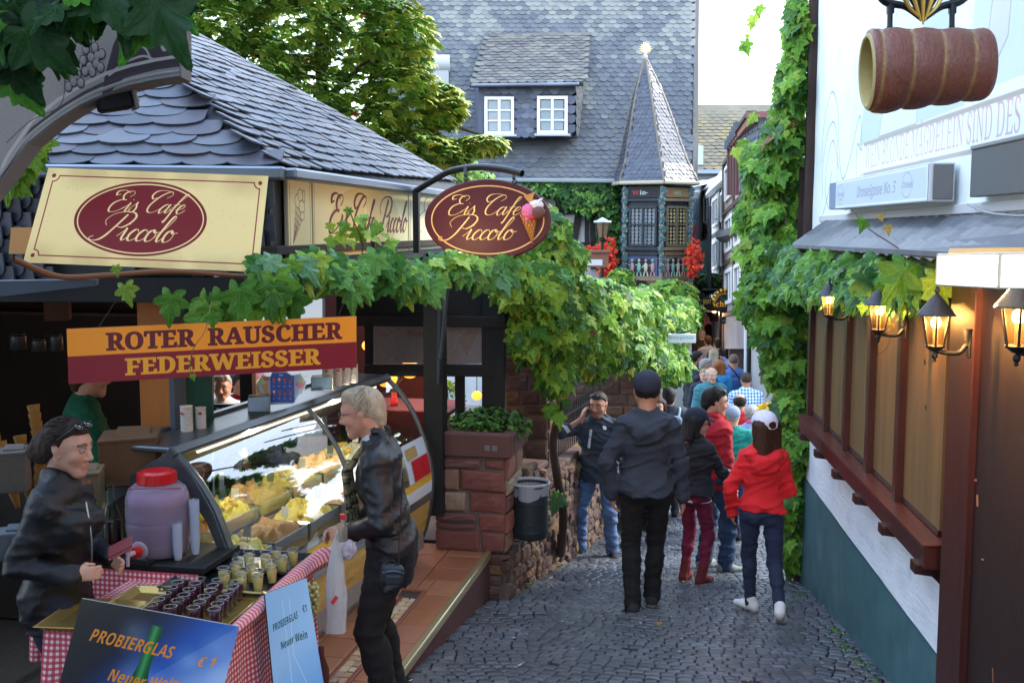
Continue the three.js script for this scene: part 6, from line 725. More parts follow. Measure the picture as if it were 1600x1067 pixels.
const fin=M('finial',[rod(topP.clone().add(V(0,-.1,0)),topP.clone().add(V(0,.3,0)),.05,.02,8),ball(.05,topP.x,topP.y+.05,topP.z)],mat([.5,.5,.45],.4),h);M('gilded_sun',[put(new THREE.CylinderGeometry(.09,.09,.03,20),topP.x,topP.y+.22,topP.z,Math.PI / 2),...Array.from({length:16},(_,k)=>{const a=k*Math.PI / 8,g=new THREE.ConeGeometry(.02,.07,4);g.translate(0,.12,0);g.rotateZ(a);return put(g,topP.x,topP.y+.22,topP.z);})],mat([.9,.72,.3],.3,{metal:.5}),fin);
const yT=tc.y - .12,yB=yT - 2.05,r1=.83,dkw=mat([.022,.032,.045],.55,{map:T.wood,bump:T.wood,bs:.004}),pale=mat([.36,.27,.15],.7,{map:T.stain,bump:T.wood,bs:.004});
const or_=M('oriel',[0,1,2,3,4,5].map((k)=>slabOf(hexP(r1,yB,k),hexP(r1,yB,k+1),hexP(r1,yT,k+1),hexP(r1,yT,k),.05)),dkw,h);M('oriel_base',[0,1,2,3,4,5].flatMap((k)=>[slabOf(hexP(r1*1.04,yB - .02,k),hexP(r1*1.04,yB - .02,k+1),hexP(r1*1.04,yB+.08,k+1),hexP(r1*1.04,yB+.08,k),.04),quad(hexP(.2,yB - .9,k),hexP(.2,yB - .9,k+1),hexP(r1,yB,k+1),hexP(r1,yB,k))]),pale,or_);
for(const k of[1,2]){
const A=hexP(r1,0,k),Bq=hexP(r1,0,k+1),dir=Bq.clone().sub(A).normalize(),n=V(-dir.z,0,dir.x);const out=n.dot(V(A.x+Bq.x - 2*tc.x,0,A.z+Bq.z - 2*tc.z))>0?n:n.clone().negate(),W=A.distanceTo(Bq),turn=Math.atan2(out.x,out.z),wood=k===1?dkw:pale;
const on=(g,x,y,z=0)=>{g.translate(x,0,z);g.rotateY(turn);const c=A.clone().lerp(Bq,.5);return put(g,c.x,y,c.z);};
M('header_board',[on(bx(W*.9,.22,.04),0,yT - .14,.02),on(bx(W,.06,.1),0,yT - .3,.03),on(bx(W,.07,.12),0,yB+.68,.04),on(bx(W*.85,.09,.05),0,yB+.58,.03)],wood,or_);
const wy=yB+1.17,wh=.84,ww=W*.72;M('window_frame',[on(bx(ww,.05,.06),0,wy+wh / 2,.03),on(bx(ww,.05,.06),0,wy - wh / 2,.03),on(bx(.05,wh,.06),-ww / 2,wy,.03),on(bx(.05,wh,.06),ww / 2,wy,.03),on(bx(.045,wh,.06),0,wy,.032),on(bx(ww,.03,.05),0,wy+.04,.03)],k===1?dkw:mat([.13,.11,.07],.6),or_);
const pan=[],lead=[];for(let i=0;i<6;i++)for(let j=0;j<10;j++){const x=(i - 2.5)*ww / 6.3+(i<3?-.005:.005),y=wy+(j - 4.5)*wh / 10.6;pan.push(on(put(new THREE.CircleGeometry(.031,6),0,0,0),x,y,.014));lead.push(on(new THREE.TorusGeometry(.034,.006,4,10),x,y,.016));}M('leaded_panes',pan,k===1?mat([.12,.15,.17],.12,{coat:.5}):mat([.55,.43,.18],.2,{coat:.5}),or_);M('leading',lead,k===1?mat([.3,.34,.37],.4,{metal:.3}):mat([.14,.12,.07],.4),or_);
const rel=tex(200,220,(x,w,hh)=>{x.fillStyle=k===1?'#4f5a80':'#8a7a66';x.fillRect(0,0,w,hh);x.fillStyle='#20242f';x.beginPath();x.ellipse(w / 2,hh*.62,w*.42,hh*.52,0,0,7);x.fill();});M('carved_panel',[on(new THREE.PlaneGeometry(W*.8,.46),0,yB+.3,.014)],printMat(rel,.7),or_);
const R=rng(k*5),figs=[[],[],[]];for(let i=0;i<4;i++){const x=(i - 1.5)*W*.19,yy=yB+.27;figs[i % 3].push(on(ball(.05,0,0,0,1,2.2,.5,8),x,yy,.03),on(rod([-.03,-.1,0],[-.045,-.2,0],.018),x,yy,.03),on(rod([.03,-.1,0],[.05,-.2,0],.018),x,yy,.03),on(rod([-.04,.05,0],[-.09,.1*(R()- .3),0],.016),x,yy,.03));figs[(i+1)% 3].push(on(ball(.035,0,0,0,1,1.1,.7,8),x,yy+.15,.03));}figs.forEach((f,i)=>M('carved_figure',f,mat([[.4,.25,.25],[.2,.4,.33],[.5,.45,.3]][i],.6),or_));
const lt=tex(256,80,(x,w,hh)=>{x.fillStyle=k===1?'#11161c':'#8d744c';x.fillRect(0,0,w,hh);x.font='bold 58px serif';x.fillStyle='#c22335';x.fillText(k===1?'W':'Z',30,60);x.fillStyle=k===1?'#b9c7c4':'#8fb0a0';x.fillText(k===1?'in-':'eit',96,60);});M('lettering',[on(new THREE.PlaneGeometry(W*.8,.18),0,yT - .14,.043)],printMat(lt,.6),or_);
}
for(const k of[1,2,3]){const a=hexP(r1*1.03,yB,k),tw=[],gr=[],lf=[[],[]];tw.push(tube(Array.from({length:14},(_,i)=>V(a.x+.035*Math.sin(i*1.2),yB+(yT - yB)*i / 13,a.z+.035*Math.cos(i*1.2))),.018,60,5));const R=rng(k);for(let i=0;i<30;i++)gr.push(ball(.022,a.x+(R()- .5)*.1,yB+.2+(i % 15)*.12+R()*.03,a.z+.03+R()*.05,1,1,1,6));for(let i=0;i<9;i++){const g=LEAF.vine.clone();g.scale(.16,.16,.16);lf[i % 2].push(put(g,a.x+(R()- .5)*.06,yB+.3+i*.21,a.z+.09,0,0,R()- .5));}M('carved_vine_post',[rod([a.x,yB,a.z],[a.x,yT,a.z],.05,.05,8),...tw],mat([.2,.2,.2],.6),or_);M('carved_grapes',gr,mat([.3,.33,.22],.5),or_);M('carved_leaves',[...lf[0],...lf[1]],mat([.07,.14,.15],.6),or_);}
const hpS=thing('oriel_name_board','small dark board with pale lettering under the carved oriel','sign',atD(1009,445,24.1),YAW);signBoard(hpS,'board',.48,.22,.04,tex(256,110,(x,w,q)=>{x.fillStyle='#0c1416';x.fillRect(0,0,w,q);x.fillStyle='#8fa39d';x.font='bold 44px serif';x.fillText('Hier ist',50,70);}),B.dark);
const iv=thing('eave_ivy','thick band of ivy along the wall under the slate eave','ivy',atD(880,300,25.2),YAW);place(iv);const li=local(iv);
foliage(iv,{n:2600,seed:101,size:.17,geo:'ivy',parts:220,cols:[[[.03,.1,.02],4],[[.06,.16,.03],4],[[.12,.26,.04],2],[[.018,.06,.015],3],[[.2,.33,.05],.7]],mess:1.2,spot:(R)=>{const k=R();let u,v;if(k<.62){u=735+R()*255;v=285+R()*(24+16*Math.sin(u*.05)+10*R());}else if(k<.9){u=952+(R()- .5)*34;v=310+R()*110;}else{u=885+R()*70;v=305+R()*20;}const p=li(u,v,25.15 - R()*.3);return[p,V((R()- .5)*.6,.3,1).normalize()];}});
}
{
const flowers=(u,v,d,w,hh,label,cat)=>{const t=thing('geranium_basket',label,cat,atD(u,v,d),YAW,'red geraniums round the carved oriel');place(t);M('basket',[lathe([[0,-hh*.5],[w*.25,-hh*.5],[w*.32,-hh*.3],[0,-hh*.3]],12)],mat([.1,.05,.03],.8),t);foliage(t,{n:130,seed:u,size:.1,geo:'ivy',parts:0,cols:VINE,spot:(R)=>[V((R()- .5)*w*.7,(R()- .5)*hh*.8,(R()- .5)*.4),V(R()- .5,.4,1).normalize()]});foliage(t,{n:330,seed:u+1,size:.085,sv:.5,geo:'ivy',name:'petal',parts:90,cols:[[[.75,.06,.03],4],[[.85,.13,.06],3],[[.6,.03,.03],2]],mess:2,spot:(R)=>{const a=R()*6.28,r=Math.sqrt(-Math.log(1 - R()*.96))*.62,k=1+.35*N3.noise(Math.cos(a)*2+u,Math.sin(a)*2,1);return[V(Math.cos(a)*r*k*w*.55,Math.sin(a)*r*k*hh*.5,.1+R()*.25),V(Math.cos(a)*.4,.4,1).normalize()];}});};
flowers(948,405,24.3,.4,.95,'tall red geranium hanging beside the lamp post left of the oriel','flowers');flowers(922,396,24.5,.35,.4,'small red geranium cluster farthest left by the lamp post','flowers');flowers(1082,402,24.2,.36,.85,'red geranium hanging at the right-hand corner of the oriel','flowers');
const lp=thing('street_lantern','old copper street lantern with a pale cap in front of the half-timbered wall','street lamp',atD(940,520,23).setY(-1.5),YAW);const L=(v)=>atD(940,v,23).y+1.5;M('post',[rod([0,0,0],[0,L(372),0],.05,.035),ball(.06,0,L(374),0)],B.iron,lp);M('lantern_glass',[put(new THREE.CylinderGeometry(.17,.11,L(347)- L(371),6),0,(L(347)+L(371))/ 2,0)],mat([.2,.13,.07],.3,{coat:.6}),lp);M('lantern_cap',[put(new THREE.CylinderGeometry(.2,.21,.04,6),0,L(346),0),put(new THREE.ConeGeometry(.2,.1,6),0,L(343),0)],mat([.4,.46,.48],.4),lp);M('lantern_frame',[0,1,2,3,4,5].map((k)=>rod([.112*Math.sin(k*1.047),L(371),.112*Math.cos(k*1.047)],[.172*Math.sin(k*1.047),L(347),.172*Math.cos(k*1.047)],.012)),B.iron,lp);
const sgn=thing('menu_case','reddish wooden menu case on the garden wall below the lantern','sign',atD(922,410,22),YAW);M('frame',[bx(.75,.3,.06,0,.05,-.03),bx(.8,.05,.12,0,.22,-.02)],mat([.2,.08,.05],.6),sgn);M('printed_face',[put(new THREE.PlaneGeometry(.5,.12),0,0,.004)],mat([.6,.6,.58],.5),sgn);
const bush=(name,label,cat,pts,n,size,cols,seed,geo='vine',parts=200,tr)=>{const c=atD(...pts[0].slice(0,3)),t=thing(name,label,cat,c);place(t);foliage(t,{n,seed,size,geo,parts,cols,mess:1.3,spot:(R)=>{const[u,v,d,ru,rv,rd]=pts[Math.floor(R()*pts.length)],a=R()*6.28,b=Math.acos(2*R()- 1),r=.55+.45*Math.cbrt(R()),x=Math.sin(b)*Math.cos(a),y=Math.cos(b),z=Math.sin(b)*Math.sin(a);const p=atD(u+x*ru*r,v - y*rv*r,d+z*rd*r);return[p.sub(c),V(x,y*.7+.3,0).addScaledVector(FH,z).normalize()];}});if(tr)M('stem',tr.map((l)=>taperTube(l.map((q)=>atD(...q).sub(c)),.05,.02,14)),mat([.06,.045,.03],.9,{bump:T.coarse,bs:.01}),t);return t;};
bush('oriel_vine','bright green climbing vine below the carved oriel','vine',[[1000,470,21,45,22,.5],[1050,462,21.5,42,26,.5],[1065,490,20.5,32,30,.5],[970,440,22,20,22,.3],[1030,520,20,30,20,.5]],1700,.15,SUNNY,201,'vine',260,[[[1010,640,21],[1015,540,21],[1020,470,21]]]);
bush('balcony_hedge','green box hedge over the alley behind the yellow castle sign','hedge',[[1110,441,27,22,16,.4],[1140,441,27,22,17,.4],[1160,445,26,14,18,.3]],900,.12,[[[.03,.09,.02],3],[[.06,.15,.03],3],[[.02,.06,.015],2]],202,'ivy',100);
bush('far_tree','hazy yellow green tree at the far end of the lane','tree',[[1078,320,60,9,40,1]],500,.4,[[[.3,.36,.1],1],[[.4,.42,.14],1]],203,'ivy',20,[[[1078,420,60],[1078,320,60]]]);
bush('yellow_shrub','pale yellow green shrub between the kiosk roof and the slate house','shrub',[[725,268,16,26,22,.7],[700,262,16.5,22,18,.6],[752,282,16,22,14,.5]],700,.12,[[[.2,.36,.05],3],[[.13,.28,.04],3],[[.3,.42,.08],2]],204,'ivy',120,[[[725,420,16],[725,300,16]]]);
const tp=atD(515,330,14).setY(-.4),tr=thing('chestnut_tree','broad chestnut tree turning yellow behind the slate kiosk roof','tree',tp);place(tr);const q=(u,v,d)=>atD(u,v,d).sub(tp),bark=mat([.045,.035,.028],.95,{bump:T.coarse,bs:.02});
M('trunk',[taperTube([V(0,0,0),q(512,250,14),q(502,130,14),q(500,20,14)],.16,.06,24),taperTube([q(512,240,14),q(560,190,14.2),q(640,160,14),q(720,200,13.8),q(790,220,13.6)],.06,.012),taperTube([q(508,200,14),q(440,130,13.8),q(380,60,13.7)],.06,.012),taperTube([q(505,160,14),q(590,80,14.2),q(660,30,14.3)],.05,.012),taperTube([q(505,190,14),q(430,170,13.5),q(340,90,13.4)],.045,.01),taperTube([q(510,210,14),q(600,240,13.8),q(690,250,13.6)],.04,.01)],bark,tr);
const G3=[[.15,.28,.035],[.21,.34,.04],[.31,.4,.06],[.1,.2,.03],[.42,.45,.07],[.46,.3,.05],[.4,.2,.05]];
const cl=[[340,40,13.7,62,60,1],[400,110,13.6,70,62,1],[330,110,13.2,40,42,.6],[460,40,13.9,85,70,1.2],[470,160,13.7,80,65,1],[560,60,14.2,85,75,1.2],[560,190,13.8,80,60,1],[622,60,14.3,62,62,1.1],[630,150,14,62,62,1],[640,235,13.8,70,40,.8],[690,165,13.9,34,36,.5],[690,240,13.7,48,26,.6],[752,224,13.6,34,14,.3],[590,260,13.8,60,30,.6],[540,-30,14,150,50,1.3],[380,-20,13.8,90,50,1]];
foliage(tr,{n:7600,seed:300,size:.135,sv:.35,geo:'palm',parts:300,name:'leaf',mess:.9,lift:.3,cols:G3.map((c,i)=>[c,[4,5,4,3,.5,.15,.1][i]]),tintTo:4,spot:(R)=>{const[u,v,d,ru,rv,rd]=cl[Math.floor(R()*cl.length)],a=R()*6.28,b=Math.acos(2*R()- 1),r=.45+.55*Math.cbrt(R()),x=Math.sin(b)*Math.cos(a),y=Math.cos(b),z=Math.sin(b)*Math.sin(a),U=u+x*ru*r,Vv=v - y*rv*r;if(fbm(U*.02,Vv*.02,5,2)>.36)return null;return[q(U,Vv,d+z*rd*r),V(x*.5,.8+y*.3,z*.5).normalize(),smooth(520,760,U)*.55];}});
}
// ---------- houses and signs down the lane ----------
{
const wall=(u0,u1,vb,vt,d0,d1)=>[atD(u0,vb,d0),atD(u1,vb,d1),atD(u1,vt,d1),atD(u0,vt,d0)];
const house=(label,cat,u,v,d)=>{const t=thing('lane_house',label,cat,atD(u,v,d).setY(gy(-d)),YAW);return[t,local(t)];};
{const[t,l]=house('far end house with a broad mossy brown roof closing the lane','house',1140,500,46);const br=[[.2,.17,.1],[.24,.2,.12],[.17,.15,.1],[.27,.21,.09]].map((c)=>mat(c,.8,{map:T.stain}));const rf=M('roof',[slabOf(l(1070,266,45),l(1230,266,45),l(1230,163,50),l(1080,163,50),.2)],br[2],t);slateField(rf,l(1072,264,45),l(1228,264,45),l(1228,165,50),l(1082,165,50),.42,.3,br,21,{parts:0});M('wall',[slabOf(l(1070,520,46),l(1230,520,46),l(1230,266,46),l(1070,266,46),.3)],mat([.5,.52,.55],.8,{map:T.stain}),t);M('gutter',[bar(l(1070,268,44.9),l(1200,268,44.9),.18,.16)],mat([.3,.36,.42],.5),t);M('chimney',[put(bx(.5,.9,.5),...l(1088,245,45.5).toArray())],mat([.5,.55,.6],.7),t);M('window',[put(bx(.8,1.1,.1),...l(1106,286,45.8).toArray()),put(bx(.8,1.1,.1),...l(1130,288,45.8).toArray())],mat([.2,.24,.28],.2),t);}
{const[t,l]=house('pale blue-white house at the far left of the lane behind the oriel','house',1090,470,36);M('wall',[slabOf(l(1076,480,35),l(1102,480,40),l(1102,285,40),l(1076,292,35),.3)],mat([.68,.72,.78],.8,{map:T.stain}),t);M('window',[slabOf(l(1083,350,35.2),l(1092,350,36.8),l(1092,300,36.8),l(1083,300,35.2),.05),slabOf(l(1084,420,35.2),l(1094,420,36.8),l(1094,376,36.8),l(1084,376,35.2),.05)],mat([.16,.2,.26],.2),t);M('eave',[bar(l(1074,290,34.6),l(1104,284,40),.3,.12)],mat([.55,.58,.6],.6),t);}
const strip=(label,u0,u1,d0,d1,vt0,vt1,c,rows,timC,seed,cat='house')=>{
const[t,l]=house(label,cat,u1,500,d1),R=rng(seed);const bot0=545,bot1=545;M('wall',[slabOf(l(u0,bot0,d0),l(u1,bot1,d1),l(u1,vt1,d1),l(u0,vt0,d0),.25)],mat(c,.8,{map:T.stain,bump:T.grain,bs:.003}),t);
const P=(a,b)=>{const u=lerp(u0,u1,a),d=1 / lerp(1 / d0,1 / d1,a);return l(u,lerp(lerp(bot0,bot1,a),lerp(vt0,vt1,a),b),d - .06);};
const tm=mat(timC,.7);for(let k=0;k<=rows;k++)M('timber',[bar(P(0,.18+.8*k / rows),P(1,.18+.8*k / rows),.08,.09)],tm,t);
for(let k=0;k<rows;k++){for(let i=0;i<2;i++){const a0=.1+i*.45,a1=a0+.32,b0=.18+.8*(k+.22)/ rows,b1=.18+.8*(k+.82)/ rows;const w=M('window',[bar(P(a0,b0),P(a0,b1),.08,.1),bar(P(a1,b0),P(a1,b1),.08,.1),bar(P(a0,b0),P(a1,b0),.1,.08),bar(P(a0,b1),P(a1,b1),.1,.08),bar(P((a0+a1)/ 2,b0),P((a0+a1)/ 2,b1),.06,.06)],B.white,t);M('pane',[quad(P(a0,b0),P(a1,b0),P(a1,b1),P(a0,b1)).translate(-.012,0,.012)],mat([.12,.15,.19],.15),w);}for(const a of[0,.5,1])M('timber',[bar(P(a,.18+.8*k / rows),P(a,.18+.8*(k+1)/ rows),.08,.09)],tm,t);}
return[t,l,P];
};
{const[t,l]=strip('cream and white half-timbered house with a projecting upper storey far down the right',1098,1128,40,33,292,286,[.75,.66,.46],3,[.1,.09,.1],1);M('roof',[slabOf(l(1094,298,39.6),l(1128,282,32.6),l(1140,268,34),l(1104,282,41),.12)],mat([.55,.58,.6],.6),t);M('shutter',[put(bx(.5,1.5,.08),...l(1101,412,36).toArray())],mat([.02,.1,.08],.6),t);}
{const[t,l]=strip('white half-timbered house with a slanting white roof edge in the middle of the right row',1112,1142,32,25,300,275,[.8,.82,.84],3,[.05,.05,.055],2);M('roof',[slabOf(l(1102,305,31.6),l(1143,268,24.6),l(1150,240,26),l(1112,285,33),.14)],mat([.6,.64,.68],.6),t);M('bay_roof',[slabOf(l(1116,342,30),l(1146,330,24.4),l(1152,318,25),l(1124,328,31),.1)],mat([.14,.18,.24],.6),t);}
{const[t,l]=strip('salmon and white timbered house just behind the right-hand vine',1132,1165,25,19.5,250,205,[.6,.5,.46],3,[.09,.06,.05],3);M('jetty',[slabOf(l(1118,372,24.6),l(1165,360,19.2),l(1168,348,19.4),l(1124,360,25),.2)],mat([.09,.085,.09],.7),t);M('drainpipe',[rod(l(1109,450,26),l(1109,322,26),.05)],mat([.06,.06,.07],.5),t);}
{
const[t,l]=house('dark slate-hung gable with reddish timbers and stepped consoles above the right vine','house',1170,500,17.5);M('wall',[slabOf(l(1140,300,20),l(1196,300,15),l(1196,178,15),l(1140,240,20),.3)],mat([.13,.15,.2],.6,{map:T.stain,bump:T.coarse,bs:.006}),t);slateField(t,l(1158,296,17.9),l(1196,296,14.9),l(1196,182,14.9),l(1158,205,17.9),.2,.11,[[.12,.14,.19],[.1,.12,.16]].map((c)=>mat(c,.5)),3,{});
for(let k=0;k<5;k++){const u=1139+k*4.5,d=20 - k*.5;M('timber',[rod(l(u,305,d),l(u,218+0*k - k*4,d),.035,.035,6)],mat([.13,.05,.045],.7),t);M('console',[put(bx(.12+k*.02,.16+.02*k,.2),...l(u,226 - k*6,d - .05).toArray())],mat([.07,.08,.11],.6),t);}
M('verge_board',[bar(l(1146,222,19.4),l(1178,183,15.4),.1,.14)],mat([.3,.12,.08],.6),t);M('roof_edge',[bar(l(1143,222,19.6),l(1175,176,15.6),.14,.06)],mat([.05,.05,.05],.7),t);M('ridge',[bar(l(1172,180,15.4),l(1210,178,14),.12,.08)],mat([.2,.05,.05],.6),t);
}
{
const[t,l]=house('pale plastered ground floor with a grey drainpipe at the right of the alley','house',1185,600,18);M('wall',[slabOf(l(1168,640,19),l(1210,640,16),l(1210,420,16),l(1168,420,19),.25)],mat([.5,.49,.48],.8,{map:T.stain,bump:T.grain,bs:.003}),t);M('drainpipe',[rod(l(1192,600,16.9),l(1190,500,16.9),.045),rod(l(1190,500,16.9),l(1180,480,17.2),.045)],mat([.2,.23,.26],.5),t);M('white_post',[rod(l(1166,600,18.7),l(1167,505,18.7),.04)],mat([.6,.62,.65],.5),t);M('black_post',[rod(l(1170,610,18.5),l(1171,500,18.5),.035)],B.iron,t);M('white_board',[slabOf(l(1168,470,18.6),l(1181,470,18.4),l(1181,415,18.4),l(1168,415,18.6),.04)],mat([.62,.66,.7],.6),t);
const lt=thing('blue_white_lamp','small glowing white lamp among the vine leaves beside the alley','lamp',atD(1192,445,17.5));M('bulb',[ball(.035,0,0,0)],mat([.9,.9,1],.3,{emit:[.8,.85,1],ei:5}),lt);M('holder',[rod([0,.03,0],[0,.12,0],.015)],B.iron,lt);
}
{
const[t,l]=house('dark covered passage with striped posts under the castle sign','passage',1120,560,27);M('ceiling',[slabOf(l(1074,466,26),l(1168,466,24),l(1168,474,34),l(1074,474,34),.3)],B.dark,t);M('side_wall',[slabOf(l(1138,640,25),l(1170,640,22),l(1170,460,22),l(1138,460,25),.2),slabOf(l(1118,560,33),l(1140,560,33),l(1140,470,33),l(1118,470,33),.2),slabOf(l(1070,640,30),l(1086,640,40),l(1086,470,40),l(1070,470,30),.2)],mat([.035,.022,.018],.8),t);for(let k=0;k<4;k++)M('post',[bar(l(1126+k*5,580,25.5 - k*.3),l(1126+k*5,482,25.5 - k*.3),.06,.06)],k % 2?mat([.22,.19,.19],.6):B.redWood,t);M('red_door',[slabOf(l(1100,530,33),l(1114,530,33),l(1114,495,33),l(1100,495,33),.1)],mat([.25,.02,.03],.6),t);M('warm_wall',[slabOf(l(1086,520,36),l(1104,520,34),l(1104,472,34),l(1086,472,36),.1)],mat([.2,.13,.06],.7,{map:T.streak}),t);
const aw=thing('pink_awning','small pale pink awning at the left of the dark passage','awning',atD(1090,482,26));const a=(u,v,d)=>atD(u,v,d).sub(aw.position);M('canopy',[slabOf(a(1086,492,25.5),a(1084,488,25),a(1100,477,25.2),a(1080,477,27),.02)],mat([.6,.3,.26],.7),aw);M('arm',[rod(a(1084,488,25),a(1081,478,27),.015)],B.white,aw);
const lamp=thing('passage_lamp','glowing orange bulb lamp hanging in the dark passage','lamp',atD(1116.5,486,26));M('bulb',[ball(.045,0,0,0)],mat([1,.6,.2],.3,{emit:[1,.45,.1],ei:8}),lamp);M('cord',[rod([0,.04,0],[0,.3,0],.01)],B.dark,lamp);const pl=new THREE.PointLight(new THREE.Color(1,.55,.25),.9,6,2);pl.position.copy(atD(1116.5,489,25.7));pl.castShadow=true;pl.name='passage_lamp_light';scene.add(pl);const rl=thing('red_lamp','small red lamp beside the orange bulb in the passage','lamp',atD(1112,480,26.2));M('bulb',[ball(.04,0,0,0)],mat([.5,.05,.03],.3,{emit:[.8,.05,.02],ei:2}),rl);M('cord',[rod([0,.04,0],[0,.2,0],.01)],B.dark,rl);
}
{
const cs=thing('castle_sign','round dark hanging sign with golden lettering Schloss over the passage','sign',atD(1133,468,24),YAW),s=24 / F;M('disc',[put(new THREE.CylinderGeometry(.27,.27,.04,28),0,-.03,-.03,Math.PI / 2,0,0,[1,1,1])],B.dark,cs);const t=tex(256,256,(x,w,h)=>{x.clearRect(0,0,w,h);x.fillStyle='#0d0b08';x.fillRect(0,0,w,h);x.fillStyle='#f3a712';x.font='bold 74px serif';x.textAlign='center';x.fillText('Schloss',128,190);x.save();x.font='bold 36px serif';'Rüdesheimer'.split('').forEach((c,i)=>{x.save();x.translate(128,150);x.rotate((i - 5)*.26);x.fillText(c,0,-92);x.restore();});x.restore();x.fillStyle='#2c4a1c';for(let k=0;k<30;k++)x.fillRect(80+(k*37)% 100,85+(k*23)% 50,12,9);});M('printed_face',[put(new THREE.CircleGeometry(.265,32),0,-.03,-.008)],printMat(t,.5,{emit:[0,0,0]}),cs);M('gilded_letters',[...Array.from({length:9},(_,k)=>put(bx(.05,.06,.02),.25*Math.sin((k - 4)*.36),-.02+.24*Math.cos((k - 4)*.36),.004,0,0,-(k - 4)*.36))],mat([.85,.5,.03],.4),cs);M('bracket',[bar([.2,.22,-.03],[-.5,.22,-.03],.03,.03),rod([0,.22,-.03],[0,.17,-.03],.012)],B.iron,cs);
const sb=(n,label,u,v,d,w,h,draw,side=B.dark,tw=256,th=80)=>{const t2=thing(n,label,'sign',atD(u,v,d),YAW);signBoard(t2,'board',w / F*d,h / F*d,.05,tex(tw,th,draw),side);return t2;};
sb('passage_sign','dark board with yellow letters left of the castle sign',1106,471,25,20,11,(x,w,h)=>{x.fillStyle='#141208';x.fillRect(0,0,w,h);x.fillStyle='#b99a3a';x.font='bold 70px sans-serif';x.fillText('BERT',34,66);});
sb('hotel_sign','small dark oval board hanging below the castle sign',1132.5,501,24.5,13,10,(x,w,h)=>{x.fillStyle='#0c1413';x.fillRect(0,0,w,h);x.fillStyle='#6a8a80';x.font='bold 44px sans-serif';x.fillText('HOTEL',52,56);});
const wg=sb('wine_garden_sign','pale rounded board reading Weingarten sticking out of the vines',1066,529,13.2,44,14,(x,w,h)=>{x.fillStyle='#c9d6d4';x.fillRect(0,0,w,h);x.fillStyle='#4a6f6c';x.font='52px serif';x.textAlign='center';x.fillText('Weingarten',w*.46,56);},B.white,320,100);M('bracket',[bar([-.35,.0,-.03],[.1,.09,-.03],.02,.02)],B.iron,wg);
const rs=thing('red_shield_sign','arched wine red sign with gold letters beside the right-hand geranium','sign',atD(1078,372,27),YAW);M('board',[prism([[-.16,-.4],[.12,-.4],[.12,.18],[.22,.2],[.15,.3],[0,.36],[-.16,.32]],.05,.005)],mat([.25,.012,.02],.5),rs);M('gold_letters',[0,1,2,3].map((k)=>put(bx(.09,.08,.01),-.03,.14 - k*.14,.062)),B.gold,rs);
}
}
